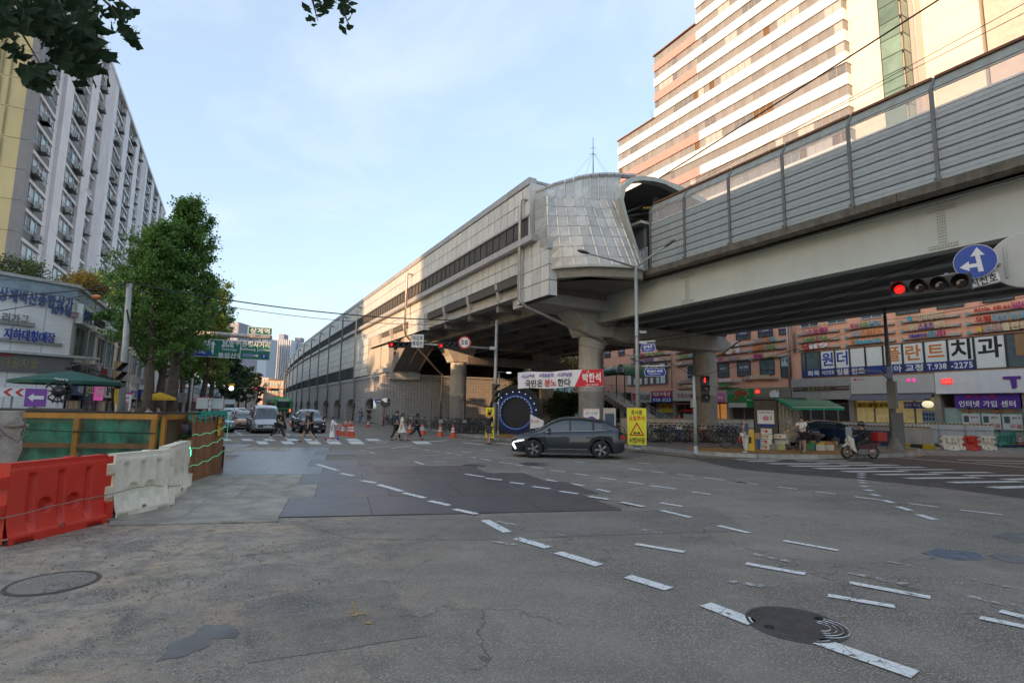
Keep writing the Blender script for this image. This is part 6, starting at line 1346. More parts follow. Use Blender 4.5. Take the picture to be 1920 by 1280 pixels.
def motorbike(label,p,rz):
 t=thing('delivery_scooter',label,'motorcycle',p,rz)
 rd=mat('scooter_cream',(.6,.58,.5),.3,var=0,coat=.6);rr=mat('scooter_red',(.07,.012,.015),.35,var=0,coat=.6)
 for x in(.62,-.58):
  w_=thing('wheel',None,None,(x,0,.29));w_.parent=t
  mb=MB();mb.m=Matrix.Rotation(PI/2,4,'X');mb.lathe([(.22,-.045),(.27,-.045),(.29,0),(.27,.045),(.22,.045)],22);mb.build('tyre',TYRE,w_)
  mb=MB();mb.m=Matrix.Rotation(PI/2,4,'X');mb.lathe([(.22,-.03),(.2,0),(.22,.03)],20)
  for k in range(9):a=k*2*PI/9;mb.m=Matrix.Rotation(PI/2,4,'X')@Matrix.Rotation(a,4,'Z');mb.box(.02,.21,-.008,.008,-.01,.01)
  mb.m=Matrix.Rotation(PI/2,4,'X');mb.lathe([(0,-.05),(.04,-.05),(.04,.05),(0,.05)],10);mb.build('rim',CHR,w_)
 mb=MB();mb.tube([(.62,0,.29),(.5,0,.65),(.42,0,.98)],[.03,.035,.03],8);mb.build('front_fork',CHR,t)
 mb=MB();mb.ext([(.78,.5),(.62,.62),(.44,.55),(.4,.6),(.6,.68),(.8,.56)],.14,(0,-.07,0));mb.build('front_fender',rd,t)
 mb=MB();mb.ext([(.5,.95),(.58,.8),(.5,.45),(.36,.3),(.26,.3),(.34,.55),(.38,.9)],.36,(0,-.18,0));bevel(mb.build('leg_shield',rd,t),.02)
 mb=MB();mb.ext([(.3,.34),(-.2,.34),(-.55,.45),(-.85,.62),(-.8,.72),(-.35,.7),(.05,.62),(.3,.5)],.2,(0,-.1,0));bevel(mb.build('frame_body',rr,t),.02)
 mb=MB();mb.ext([(.08,.66),(-.1,.74),(-.7,.78),(-.72,.72),(-.3,.68)],.24,(0,-.12,0));bevel(mb.build('saddle',CBLK,t),.02)
 mb=MB();mb.box(-.3,.15,-.11,.11,.2,.42);mb.build('engine',mat('engine_alu',(.2,.2,.2),.4,.7),t);mb=MB();mb.tube([(.1,-.14,.25),(-.3,-.16,.24),(-.75,-.16,.36)],[.025,.045,.05],8);mb.build('exhaust',CHR,t)
 mb=MB();mb.tube([(.3,-.34,1.02),(.42,-.1,.98),(.42,.1,.98),(.3,.34,1.02)],.016,6);mb.build('handlebar',CBLK,t)
 mb=MB();mb.ball((.5,0,.93),.1,10,7);mb.build('headlight',HOFF,t);bx('windshield',mat('screen_clear',(.6,.65,.68),.05,var=0,alpha=.4),t,.47,.49,-.2,.2,.98,1.4)
 for s_ in(-1,1):mb=MB();mb.tube([(.38,s_*.25,1.0),(.36,s_*.3,1.16)],.008,4);mb.ball((.36,s_*.3,1.2),.05,8,5,(.3,1.2,.8));mb.build('mirror',CBLK,t)
 for k in range(2):mb=MB();mb.tube([(-.45,.12-.24*k,.4),(-.58,.14-.28*k,.29)],.02,6);mb.build('shock_absorber',CHR,t)
 b_=bx('delivery_box',mat('box_red',(.35,.02,.02),.5,var=.05),t,-1.12,-.68,-.25,.25,.78,1.18);bevel(b_,.02)
 bx('tail_light',RLT,t,-.92,-.86,-.06,.06,.62,.7);return t
 # ================= people =================
SKIN=mat('skin',(.42,.26,.18),.55,var=.06,scale=6);HAIRB=mat('hair_black',(.015,.012,.01),.5,var=.1);HAIRG=mat('hair_grey',(.18,.17,.16),.6,var=.1)
def skinned(name,nodes,edges,m,parent,root,sub=1,sm=.0):
 keys=list(nodes);ix={k:i for i,k in enumerate(keys)}
 me=bpy.data.meshes.new(name);me.from_pydata([nodes[k][0]for k in keys],[(ix[a],ix[b])for a,b in edges],[]);me.materials.append(m)
 o=bpy.data.objects.new(name,me);COL.objects.link(o);o.parent=parent
 s_=o.modifiers.new('skin','SKIN');s_.use_smooth_shade=True;s_.branch_smoothing=sm
 for i,k in enumerate(keys):
  r=nodes[k][1];sv=me.skin_vertices[0].data[i];sv.radius=r if isinstance(r,tuple)else(r,r);sv.use_root=(k==root)
 if sub:u_=o.modifiers.new('sub','SUBSURF');u_.levels=u_.render_levels=sub
 return o
def person(label,loc,rz,H=1.70,a1=22,a2=-22,k1=5,k2=25,arms=((20,15),(-20,20)),top=(.1,.1,.1),bottom=(.03,.03,.035),shoes=(.02,.02,.02),hair='short',hm=None,style='trousers',sleeve='short',hat=None,bag=None,lean=0,group=None,sex='m',look=0,sit=False,pat=0):
 t=thing('person',label,'person',loc,rz,group)
 tm=mat('cloth_%d_%d_%d'%tuple(int(c*99)for c in top),top,.85,var=.12+pat,scale=9 if not pat else 30);bm=mat('cloth_%d_%d_%d'%tuple(int(c*99)for c in bottom),bottom,.85,var=.12,scale=9);sm_=mat('shoe_%d'%int(shoes[0]*99),shoes,.6,var=0)
 h=H;sh=.112*h if sex=='m' else.1*h;hp=.05*h;la=R_(lean)
 def rot(p,o,a):x,z=p[0]-o[0],p[2]-o[2];return(o[0]+x*math.cos(a)+z*math.sin(a),p[1],o[2]-x*math.sin(a)+z*math.cos(a))
 pv=(0,0,.53*h)
 up={'pelvis':(0,0,.53*h),'waist':(0,0,.61*h),'chest':(.01*h,0,.73*h),'neckb':(0,0,.81*h),'neck':(.01*h,0,.85*h),'head':(.018*h,0,.905*h),'crown':(.012*h,0,.955*h),'shL':(0,sh,.80*h),'shR':(0,-sh,.80*h)}
 up={k:rot(p,pv,la)for k,p in up.items()}
 R0={'pelvis':(.07*h,.058*h),'waist':(.062*h,.052*h)if sex=='f' else(.07*h,.056*h),'chest':(.083*h,.06*h),'neckb':.045*h,'neck':.03*h,'head':(.047*h,.055*h),'crown':(.042*h,.047*h),'shL':.035*h,'shR':.035*h}
 J={k:(up[k],R0[k])for k in up}
 def leg(s_,a,kb,tag_):
  a=R_(a);kb=R_(kb);hip=(0,s_*hp,.5*h);l1,l2=.245*h,.235*h
  kn=(hip[0]+math.sin(a)*l1,hip[1],hip[2]-math.cos(a)*l1);b=a-kb;an=(kn[0]+math.sin(b)*l2,kn[1],kn[2]-math.cos(b)*l2)
  return{'hip'+tag_:(hip,.056*h),'knee'+tag_:(kn,.034*h),'calf'+tag_:((kn[0]*.6+an[0]*.4-.008*h,kn[1],kn[2]*.6+an[2]*.4),.033*h),'ankle'+tag_:(an,.021*h)},b
 lL,bL=leg(1,a1,k1,'L');lR,bR=leg(-1,a2,k2,'R')
 zmin=min(lL['ankleL'][0][2],lR['ankleR'][0][2])-.042*h;dz=-zmin if not sit else 0
 t.location=(loc[0],loc[1],loc[2]+dz)
 def arm(s_,a,eb,tag_,base):
  a=R_(a);eb=R_(eb);l1,l2=.175*h,.15*h;out=.02*h
  el=(base[0]+math.sin(a)*l1,base[1]+s_*out,base[2]-math.cos(a)*l1);b=a+eb;wr=(el[0]+math.sin(b)*l2,el[1]-s_*.004*h,el[2]-math.cos(b)*l2);hd=(wr[0]+math.sin(b)*.045*h,wr[1],wr[2]-math.cos(b)*.045*h)
  d={'el'+tag_:(el,.024*h),'wr'+tag_:(wr,.016*h),'hd'+tag_:(hd,(.013*h,.019*h))};e=[]
  for i,(oy,ln_)in enumerate(((-.014,.04),(-.005,.046),(.005,.043),(.014,.034))):
   k='f%d%s'%(i,tag_);q=(hd[0]+math.sin(b+.25)*ln_*h,hd[1]+oy*h,hd[2]-math.cos(b+.25)*ln_*h);d[k]=(q,.0048*h);e.append(('hd'+tag_,k))
  k='th'+tag_;d[k]=((wr[0]+math.sin(b+.8)*.04*h,wr[1]-s_*.01*h,wr[2]-math.cos(b+.8)*.04*h),.0055*h);e.append(('wr'+tag_,k))
  return d,e
 aL,eL=arm(1,*arms[0],'L',up['shL']);aR,eR=arm(-1,*arms[1],'R',up['shR'])
 body=dict(J);body.update(lL);body.update(lR);body.update(aL);body.update(aR)
 for tg in 'LR':
  an=body['ankle'+tg][0];b=bL if tg=='L' else bR;b=b*.6
  body['toe'+tg]=((an[0]+math.cos(b)*.1*h,an[1],an[2]-.025*h+math.sin(b)*.1*h*.6),(.018*h,.012*h));body['heel'+tg]=((an[0]-.022*h,an[1],an[2]-.024*h),.016*h)
 E_=[('pelvis','waist'),('waist','chest'),('chest','neckb'),('neckb','neck'),('neck','head'),('head','crown'),('neckb','shL'),('neckb','shR'),('shL','elL'),('elL','wrL'),('wrL','hdL'),('shR','elR'),('elR','wrR'),('wrR','hdR'),('pelvis','hipL'),('pelvis','hipR'),('hipL','kneeL'),('kneeL','calfL'),('calfL','ankleL'),('hipR','kneeR'),('kneeR','calfR'),('calfR','ankleR'),('ankleL','toeL'),('ankleR','toeR'),('ankleL','heelL'),('ankleR','heelR')]+eL+eR
 skinned('body',body,E_,SKIN,t,'pelvis')
 def grow(keys,k,add=None):
  d={}
  for q in keys:r=body[q][1];d[q]=(body[q][0],tuple(x*k+.004*h for x in r)if isinstance(r,tuple)else r*k+.004*h)
  return d
 def mid(a,b,f):A_,B_=body[a][0],body[b][0];return tuple(A_[i]+(B_[i]-A_[i])*f for i in range(3))
 kt=grow(['pelvis','waist','chest','neckb','shL','shR'],1.14 if sex=='m' else 1.08);et=[('pelvis','waist'),('waist','chest'),('chest','neckb'),('neckb','shL'),('neckb','shR')]
 for s_ in 'LR':
  if sleeve=='short':kt['s'+s_]=(mid('sh'+s_,'el'+s_,.75),.034*h);et.append(('sh'+s_,'s'+s_))
  elif sleeve=='long':kt['el'+s_]=(body['el'+s_][0],.031*h);kt['s'+s_]=(mid('el'+s_,'wr'+s_,.9),.024*h);et+=[('sh'+s_,'el'+s_),('el'+s_,'s'+s_)]
 skinned('top',kt,et,tm,t,'chest')
 if style=='trousers':
  kb=grow(['pelvis','hipL','hipR','kneeL','kneeR'],1.17);eb=[('pelvis','hipL'),('pelvis','hipR'),('hipL','kneeL'),('hipR','kneeR')]
  for s_ in 'LR':kb['c'+s_]=(mid('calf'+s_,'ankle'+s_,.75),.036*h);eb.append(('knee'+s_,'c'+s_))
  skinned('trousers',kb,eb,bm,t,'pelvis')
 elif style=='shorts':
  kb=grow(['pelvis','hipL','hipR'],1.22);eb=[('pelvis','hipL'),('pelvis','hipR')]
  for s_ in 'LR':kb['c'+s_]=(mid('hip'+s_,'knee'+s_,.82),.055*h);eb.append(('hip'+s_,'c'+s_))
  skinned('shorts',kb,eb,bm,t,'pelvis')
 elif style in('dress','long_dress'):
  zb=(.3 if style=='dress' else.1)*h;cx=(body['kneeL'][0][0]+body['kneeR'][0][0])/2*.7;spread=abs(body['kneeL'][0][0]-body['kneeR'][0][0])*.35
  rows_=[]
  for i,f_ in enumerate((0,.2,.45,.75,1)):
   z=.6*h+(zb-.6*h)*f_;rx=.06*h+(.055*h+spread)*f_;ry=.07*h+.03*h*f_
   rows_.append([(cx*f_+rx*math.cos(a)*(1+.05*math.sin(5*a)*f_),ry*math.sin(a)*(1+.05*math.sin(5*a)*f_),z)for a in[2*PI*k/18 for k in range(18)]])
  mb=MB();mb.grid(rows_,closed=True);mb.build('skirt',bm,t)
 for s_ in 'LR':
  b_={'a':(body['ankle'+s_][0],.024*h),'h':(body['heel'+s_][0],.022*h),'t':(tuple(q+d for q,d in zip(body['toe'+s_][0],(.01*h,0,0))),(.024*h,.016*h))}
  skinned('shoe',b_,[('a','h'),('a','t')],sm_,t,'a')
 hd=Vector(up['head']);hmm=hm or HAIRB;zc=hd.z+.03*h
 mb=MB()
 pr=[(math.sin(PI*i/8),math.cos(PI*i/8))for i in range(6 if hair=='short' else 7)]
 vs_=[]
 for a_,z_ in pr:
  rr=[]
  for k in range(14):
   q=2*PI*k/14;f_=math.cos(q);drop=z_ if f_<.35 else max(z_,.05)
   rr.append((hd.x-.004*h+.057*h*a_*math.cos(q),hd.y+.05*h*a_*math.sin(q),zc+.052*h*drop))
  vs_.append(rr)
 mb.grid(vs_,closed=True)
 if hair=='long':
  rr=[]
  for i in range(5):
   z_=zc-.01*h-.1*h*i/4;rr.append([(hd.x-.01*h+(.058+.006*i)*h*math.cos(a),hd.y+(.052+.006*i)*h*math.sin(a),z_)for a in[PI*.33+PI*1.34*k/12 for k in range(13)]])
  mb.grid(rr)
 mb.build('hair',hmm,t)
 for s_ in(-1,1):mb=MB();mb.ball((hd.x+.048*h,hd.y+s_*.018*h,hd.z+.008*h),.0055*h,6,4);mb.build('eye',HAIRB,t);mb=MB();mb.ball((hd.x-.002*h,hd.y+s_*.05*h,hd.z),.014*h,6,5,(.8,.35,1.2));mb.build('ear',SKIN,t)
 mb=MB();mb.ball((hd.x+.056*h,hd.y,hd.z-.005*h),.009*h,6,5,(1,.7,1.5));mb.build('nose',SKIN,t)
 bx('mouth',mat('lip',(.3,.12,.1),.6,var=0),t,hd.x+.047*h,hd.x+.051*h,hd.y-.012*h,hd.y+.012*h,hd.z-.03*h,hd.z-.026*h)
 if hat:
  hm_=mat('hat_%d'%int(hat[0][0]*99),hat[0],.8,var=.05);mb=MB();mb.lathe([(.062*h,0),(.062*h,.03*h),(.045*h,.05*h),(0,.056*h)],16,(hd.x-.002*h,hd.y,zc+.004*h));mb.build('hat',hm_,t)
  mb=MB()
  if hat[1]=='cap':mb.add([(hd.x+.05*h,hd.y-.04*h,zc+.01*h),(hd.x+.105*h,hd.y-.025*h,zc),(hd.x+.105*h,hd.y+.025*h,zc),(hd.x+.05*h,hd.y+.04*h,zc+.01*h),(hd.x+.05*h,hd.y-.04*h,zc+.018*h),(hd.x+.05*h,hd.y+.04*h,zc+.018*h)],[(0,1,2,3),(4,5,2,1)])
  else:mb.lathe([(.055*h,.008*h),(.1*h,-.008*h),(.1*h,-.004*h),(.055*h,.014*h)],18,(hd.x,hd.y,zc))
  mb.build('brim',hm_,t)
 if bag:
  ch=Vector(up['chest']);mb=MB()
  if bag[1]=='back':mb.cbox((ch.x-.12*h,0,ch.z-.04*h),(.1*h,.16*h,.24*h));bevel(mb.build('backpack',mat('bag_%d'%int(bag[0][0]*99),bag[0],.8),t),.03)
  elif bag[1]=='side':mb.cbox((ch.x-.02*h,-.16*h,.52*h),(.13*h,.05*h,.12*h));bevel(mb.build('shoulder_bag',mat('bag_%d'%int(bag[0][0]*99),bag[0],.8),t),.02);mb=MB();mb.tube([(ch.x,-.16*h,.57*h),(ch.x,-.02*h,.84*h)],.008*h,4);mb.build('bag_strap',mat('bag_%d'%int(bag[0][0]*99),bag[0]),t)
  else:mb.cbox((body['hdR'][0][0],body['hdR'][0][1],body['hdR'][0][2]-.1*h),(.13*h,.05*h,.14*h));bevel(mb.build('carrier_bag',mat('bag_%d'%int(bag[0][0]*99),bag[0],.8),t),.02)
 return t
def at(px,py,z=0.0):p=G(px,py,z);return(p.x,p.y,z)
RT=0;LT=PI
BLK=(.018,.018,.02);NAVY=(.02,.03,.08);WH=(.62,.6,.55)
person('man in black T-shirt and dark trousers striding at the minivan',at(521,823),R_(-5),1.76,28,-24,5,20,((-25,30),(18,35)),BLK,(.03,.03,.035),WH,bag=(BLK,'side'),group=None)
person('woman in a black dress walking close behind the man at the minivan',at(529,819),R_(-5),1.66,16,-18,4,22,((8,50),(-15,10)),BLK,BLK,(.5,.45,.4),'long',style='dress',sex='f',bag=((.25,.3,.4),'hand'))
person('older man in long dark shirt and shorts walking left past the black SUV',at(574,828.5),LT+R_(5),1.74,18,-22,4,20,((-22,25),(25,40)),(.035,.035,.05),(.03,.03,.04),(.03,.03,.03),hm=HAIRG,style='shorts')
person('person in black with a bucket hat walking beside the older man',at(582,820),R_(5),1.6,18,-20,4,22,((15,60),(-10,20)),BLK,BLK,BLK,'long',hat=(BLK,'brim'),sex='f')
girl=person('girl in a long white dress standing on a pink scooter',at(622,824.5,.1),RT,1.3,3,-3,2,4,((35,40),(40,35)),(.72,.72,.74),(.7,.7,.72),(.6,.3,.4),'long',style='long_dress',sleeve='long',sex='f')
person('man in navy T-shirt and black cap crossing beside the woman in white',at(742,826),RT,1.75,18,-14,4,14,((-15,20),(15,20)),(.025,.03,.1),BLK,BLK,hat=(BLK,'cap'))
person('woman in a cream white dress crossing with one arm back',at(753,826.5),RT,1.66,20,-20,4,24,((-12,15),(28,10)),(.7,.68,.58),(.7,.68,.6),BLK,'long',style='dress',sex='f')
person('person all in black with a black hat striding right over the crossing',at(781,824.5),RT,1.62,22,-30,4,28,((-10,40),(12,50)),BLK,BLK,(.06,.05,.05),'long',sleeve='long',hat=(BLK,'brim'),sex='f',bag=((.5,.5,.5),'hand'))
person('person in denim overalls with a dark shoulder bag by the station arches',at(675,795.5,.15),PI/2,1.62,6,-6,3,6,((4,15),(6,12)),(.1,.13,.22),(.14,.18,.27),WH,'short',bag=(BLK,'side'),sex='f')
person('person in black top and jeans holding a bag by the station arches',at(690.5,794,.15),PI/2,1.7,5,-5,3,6,((-30,100),(4,12)),BLK,(.06,.08,.15),BLK,bag=(BLK,'hand'))
person('man in black T-shirt and shorts with a backpack by the yellow sign',at(916,832.5),R_(70),1.74,6,-6,3,6,((6,12),(8,16)),BLK,(.06,.06,.08),BLK,style='shorts',bag=(BLK,'back'),hat=(NAVY,'cap'))
person('older woman in slate blue jacket and white trousers on the tactile paving',at(1398,849,.15),R_(200),1.56,3,-3,2,3,((3,12),(4,12)),(.07,.09,.14),(.6,.56,.54),(.65,.63,.6),'short',sleeve='long',sex='f',bag=((.3,.03,.04),'hand'))
person('woman in a patterned shirt and tan trousers bending beside the cyclist',at(1479,842,.15),R_(20),1.6,14,-12,4,14,((20,50),(-5,20)),(.22,.2,.17),(.36,.29,.2),BLK,'short',hm=HAIRG,sex='f',pat=.6,lean=8)
person('dark clothed stallholder sitting among the vegetable boxes',at(1521,838,.15),R_(190),1.55,60,50,85,80,((20,40),(25,40)),BLK,BLK,BLK,'short',sex='f',lean=25)
person('person in a red and pink top behind the bicycle rows',at(1273,806,.15),R_(250),1.62,4,-4,3,4,((4,20),(5,10)),(.5,.04,.07),(.08,.08,.1),BLK,'short',hat=((.05,.05,.07),'cap'),bag=((.6,.3,.4),'side'),sex='f')
for px,d,tc,hr,lab,rz in((243,24,NAVY,'short','dark haired man in navy seen head and shoulders above the orange fence',250),(273,25,(.66,.66,.66),'short','person in a white T-shirt seen above the orange fence by the tree',180),(292,26,(.25,.24,.24),'short','person in a grey top seen above the orange fence left of the big trunk',200),(327,30,NAVY,'short','person in dark clothes seen above the fence net under the trees',190),(378,30,NAVY,'short','person in dark blue standing right at the green net corner',260)):
 P_=GD(px,d,.15);person(lab,(P_.x,P_.y,.15),R_(rz),1.7 if d<27 else 1.66,4,-4,3,4,((5,14),(4,12)),tc,(.05,.05,.07),BLK,hr)
def kick(p,rz):
 t=thing('kick_scooter','pink and purple kick scooter under the girl in white','scooter',p,rz);pk=mat('scooter_pink',(.6,.05,.25),.4,var=0);pu=mat('scooter_purple',(.15,.03,.3),.4,var=0)
 bx('deck',pk,t,-.3,.28,-.07,.07,.07,.1)
 for x,m in((.36,pu),(-.34,pk)):mb=MB();mb.m=Matrix.Translation((x,0,.07))@Matrix.Rotation(PI/2,4,'X');mb.lathe([(0,-.02),(.07,-.02),(.07,.02),(0,.02)],14);mb.build('wheel',m,t)
 mb=MB();mb.tube([(.34,0,.1),(.28,0,.78)],.018,6);mb.build('stem',pu,t);mb=MB();mb.tube([(.28,-.2,.78),(.28,.2,.78)],.015,6);mb.build('handlebar',pu,t)
kick(at(622,825),RT)
mp=G(1614,859.5);mrz=LT+R_(3)
motorbike('cream and red delivery scooter riding left at the crosswalk with a red box',(mp.x,mp.y,0),mrz)
rider=person('scooter rider in dark clothes and a dark helmet holding the handlebar',(mp.x+.22,mp.y,.02),mrz,1.68,72,72,62,62,((52,22),(52,22)),(.02,.022,.028),(.03,.03,.035),BLK,sleeve='long',lean=12,sit=True)
rider.location=(mp.x+.25,mp.y+.01,-.07)
hz_=.93*1.68;mb=MB();mb.ball((.115,0,1.6),.14,14,9,(1.1,.95,1.05));mb.build('helmet',mat('helmet_black',(.02,.02,.022),.15,var=0,coat=.8),rider)
# ================= bicycles =================
def bicycle(col=(.03,.03,.035),basket=False,seatc=CBLK):
 t=thing('bicycle','x','bicycle',(0,0,0),0);m=mat('bike_%d_%d_%d'%tuple(int(c*99)for c in col),col,.35,.2,var=0,coat=.4);R0=.335
 for x in(.52,-.52):
  w_=thing('wheel',None,None,(x,0,R0));w_.parent=t
  mb=MB();mb.m=Matrix.Rotation(PI/2,4,'X');n=22;mb.lathe([(R0-.028,-.014),(R0,0),(R0-.028,.014),(R0-.04,0),(R0-.028,-.014)],n);mb.build('tyre',TYRE,w_)
  mb=MB();mb.m=Matrix.Rotation(PI/2,4,'X');mb.lathe([(R0-.05,-.008),(R0-.035,0),(R0-.05,.008)],n);mb.lathe([(0,-.035),(.02,-.035),(.02,.035),(0,.035)],8)
  for k in range(14):a=k*2*PI/14;mb.m=Matrix.Rotation(PI/2,4,'X')@Matrix.Rotation(a,4,'Z');mb.box(.015,R0-.045,-.0018,.0018,-.0018,.0018)
  mb.build('rim',mat('rim_silver',(.4,.4,.4),.3,.8,var=0),w_)
 bb,st,hd1,hd2=(-.07,0,.29),(-.2,0,.78),(.36,0,.82),(.39,0,.7)
 mb=MB()
 for a,b in((bb,st),(hd2,bb),(hd1,(-.18,0,.73)),(hd1,hd2),((-.52,.05,R0),bb),((-.52,-.05,R0),bb),((-.52,.05,R0),(-.18,0,.72)),((-.52,-.05,R0),(-.18,0,.72))):mb.tube([a,b],.016,6)
 mb.build('frame',m,t)
 mb=MB();
 for s_ in(-1,1):mb.tube([hd2,(.42,s_*.045,.62),(.52,s_*.05,R0)],.012,5)
 mb.build('fork',m,t)
 mb=MB();mb.tube([st,(-.22,0,.92)],.012,5);mb.build('seat_post',CHR,t);mb=MB();mb.ball((-.24,0,.94),.13,10,6,(1,.55,.28));mb.build('saddle',seatc,t)
 mb=MB();mb.tube([hd1,(.34,0,.95)],.013,5);mb.tube([(.25,-.29,.99),(.36,-.2,.96),(.36,.2,.96),(.25,.29,.99)],.012,5);mb.build('handlebar',CBLK,t)
 mb=MB();mb.m=Matrix.Translation((-.07,-.06,.29))@Matrix.Rotation(PI/2,4,'X');mb.lathe([(.07,-.004),(.1,0),(.07,.004)],14);mb.m=Matrix.Identity(4);mb.tube([(-.07,-.08,.29),(-.2,-.08,.19)],.008,4);mb.tube([(-.07,.08,.29),(.06,.08,.39)],.008,4);mb.box(-.24,-.16,-.14,-.07,.18,.2);mb.box(.02,.1,.07,.14,.38,.4);mb.build('crankset',CBLK,t)
 if basket:bx('basket',mat('basket_wire',(.4,.4,.38),.5,.4,var=.2,scale=20),t,.45,.75,-.16,.16,.72,.95);
 return snap(t)
protos=[bicycle(),bicycle((.35,.02,.03)),bicycle((.03,.1,.35)),bicycle((.4,.4,.42),True),bicycle((.12,.3,.06)),bicycle((.05,.05,.06),True)]
names=['black','red','blue','silver basket','green','dark basket']
used=[False]*6
LBL={};O2=('','next ','third ','fourth ','fifth ','sixth ')
def put_bike(px,py,rz,k,label,grp,z=.15,jit=.0):
 LBL[label]=LBL.get(label,-1)+1;label=O2[min(5,LBL[label])]+label
 P_=G(px,py,z);loc=(P_.x,P_.y,z)
 if not used[k]:used[k]=True;o=protos[k];o.location=loc;o.rotation_euler=(R_(random.uniform(-4,4)),0,rz);o['label']=label;o['group']=grp;return o
 o=copy_tree(protos[k],None,loc,rz,label);o['group']=grp;o.rotation_euler=(R_(random.uniform(-5,5)),0,rz);return o
random.seed(11)
places=['beside the yellow warning sign','near the yellow warning sign','between the sign and the signal pole','left of the signal pole','behind the signal pole','right of the signal pole','below the round pier','right below the round pier','between the pier and the kiosk','nearest the kiosk']
x=1213;i=0
ks=[3,4,0,0,5,0,2,0,0,3,0,1,0,0,5,0,0,0,0]
while x<1376:
 k=ks[i%len(ks)];put_bike(x,828+random.uniform(-2,2),R_(150+random.uniform(-14,14)),k,f'{names[k]} bicycle in the front parking row, {places[min(9, int((x-1213)/17))]}','bicycles parked under the viaduct');x+=9;i+=1
x=1205
while x<1400:
 k=random.choice((0,0,5,0,2,3));put_bike(x,818+random.uniform(-1,1),R_(150+random.uniform(-14,14)),k,f'{names[k]} bicycle in the second parking row, {places[min(9, int((x-1205)/19.6))]}','bicycles parked under the viaduct');x+=9.5
x=1200
while x<1400:
 k=random.choice((0,0,5,0));put_bike(x,811,R_(150+random.uniform(-10,10)),k,f'{names[k]} bicycle in the back parking row, {places[min(9, int((x-1200)/20))]}','bicycles parked under the viaduct');x+=11
pl2=['by the mirror post','by the grey poles','in the middle of the wall','by the lit pier','right of the lit pier','left of the backpack man']
x=722
while x<915:
 k=random.choice((0,0,0,5,3));put_bike(x,796+(x-722)*.062 if x<840 else 806,R_(150+random.uniform(-20,20)),k,f'{names[k]} bicycle along the tiled front wall, {pl2[min(5, int((x-722)/32))]}','bicycles along the tiled wall');x+=7.5 if x>838 else 10
x=842;i=0;ORD=('first','second','third','fourth','fifth','sixth','seventh','eighth','ninth','tenth')
while x<910:
 k=random.choice((0,0,5,3));put_bike(x,812,R_(155+random.uniform(-15,15)),k,f'{ORD[i]} bicycle from the left in the near row before the backpack man, {names[k]}','bicycles along the tiled wall');x+=9;i+=1
ORD=('first','second','third','fourth','fifth','sixth','seventh','eighth','ninth','tenth','eleventh')
for i,x in enumerate(range(938,1012,10)):
 k=random.choice((0,0,3));put_bike(x,810,R_(150+random.uniform(-20,20)),k,f'{ORD[i]} bicycle from the left before the blue light ring, {names[k]}','bicycles by the light ring')
for i,x in enumerate(range(1040,1165,14)):put_bike(x,815,R_(150+random.uniform(-20,20)),0,f'black bicycle behind the moving SUV, {ORD[i]} from the left','bicycles behind the moving car')
put_bike(1378,840,R_(8),0,'single black bicycle standing in front of the parking row left of the blue jacket woman','bicycles under the viaduct')
put_bike(1560,829,R_(170),4,'yellow green bicycle behind the vegetable stall','bicycles behind the stall');put_bike(1588,829,R_(175),2,'blue bicycle behind the motor scooter rider','bicycles behind the stall');put_bike(1528,828,R_(165),0,'black bicycle behind the kiosk stall','bicycles behind the stall')
bk=put_bike(1498,847,R_(250),0,'black bicycle held by the boy in the white shirt','bicycles of passers-by');
person('boy in white T-shirt and black shorts with a backpack holding his bicycle',at(1508,847.5,.15),R_(215),1.66,10,-8,3,8,((45,35),(50,25)),(.68,.68,.68),BLK,(.5,.5,.5),style='shorts',bag=(BLK,'back'),lean=8)
for k in range(6):
 if not used[k]:print('unused proto',k)
 # ================= building-site fence and barriers (near left) =================
def V3(p,z=None):return Vector((p[0],p[1],p[2]if z is None else z))
PLR=mat('barrier_red',(.58,.03,.015),.45,var=.08,scale=2.5,streak=.25,dcol=(.3,.1,.07),dscale=1.2);PLW=mat('barrier_white',(.74,.69,.57),.5,var=.06,scale=2,dirt=.6,dcol=(.4,.34,.25),dscale=3,rnd=.05)
def barrier_mesh(L_=1.5,H_=1.08,col=0,fine=True):
 "hollow plastic road barrier: flared foot, three grooves, two holes, interlocking lugs"
 mb=MB();nx,nz=(120,60)if fine else(48,22);x0,x1=.09,L_-.09;gx=[L_*.24,L_*.5,L_*.76];hx=[L_*.37,L_*.63];hz=H_*.42;hr=.105
 def prof(z):t_=z/H_;return.2 if t_<.1 else.2-.09*min(1,(t_-.1)/.28)**.7 if t_<.38 else.11-.01*(t_-.38)/.62
 def dep(x,z):
  d=prof(z)
  if.13*H_<z<.86*H_:
   for g in gx:
    q=abs(x-g)/.06
    if q<1:d-=.06*min(1,(1-q)*5)*min(1,(z/H_-.13)*9,(.86-z/H_)*20)
  for c in hx:
   r=math.hypot(x-c,z-hz)
   if r<hr:d-=.1*min(1,(hr-r)/.012)
  if z>.93*H_:d-=.012
  return max(.02,d)
 for s_ in(-1,1):
  rows_=[]
  xs=sorted([x0+(x1-x0)*i/nx for i in range(nx+1)]);zs=sorted([H_*j/nz for j in range(nz+1)])
  for z in zs:
   r=[]
   for x in xs:
    zz=z
    if z<.001 and(L_*.1<x<L_*.26 or L_*.74<x<L_*.9):zz=.075
    r.append((x,s_*dep(x,z),zz))
   rows_.append(r if s_>0 else r[::-1])
  mb.grid(rows_,sm=True)
 mb.box(x0,x1,-.095,.095,H_-.005,H_+.002)
 for k,(za,zb)in enumerate(((.05,.3),(.52,.68),(.86,.97))):mb.box(x1-.01,L_+.03,-.1 if k else-.19,.1 if k else.19,za*H_,zb*H_)
 for k,(za,zb)in enumerate(((.33,.49),(.7,.84))):mb.box(-.03,x0+.01,-.1,.1,za*H_,zb*H_)
 for zx in(x0,x1):mb.quad((zx,-.11,.02),(zx,.11,.02),(zx,.1,H_),(zx,-.1,H_))
 return mb
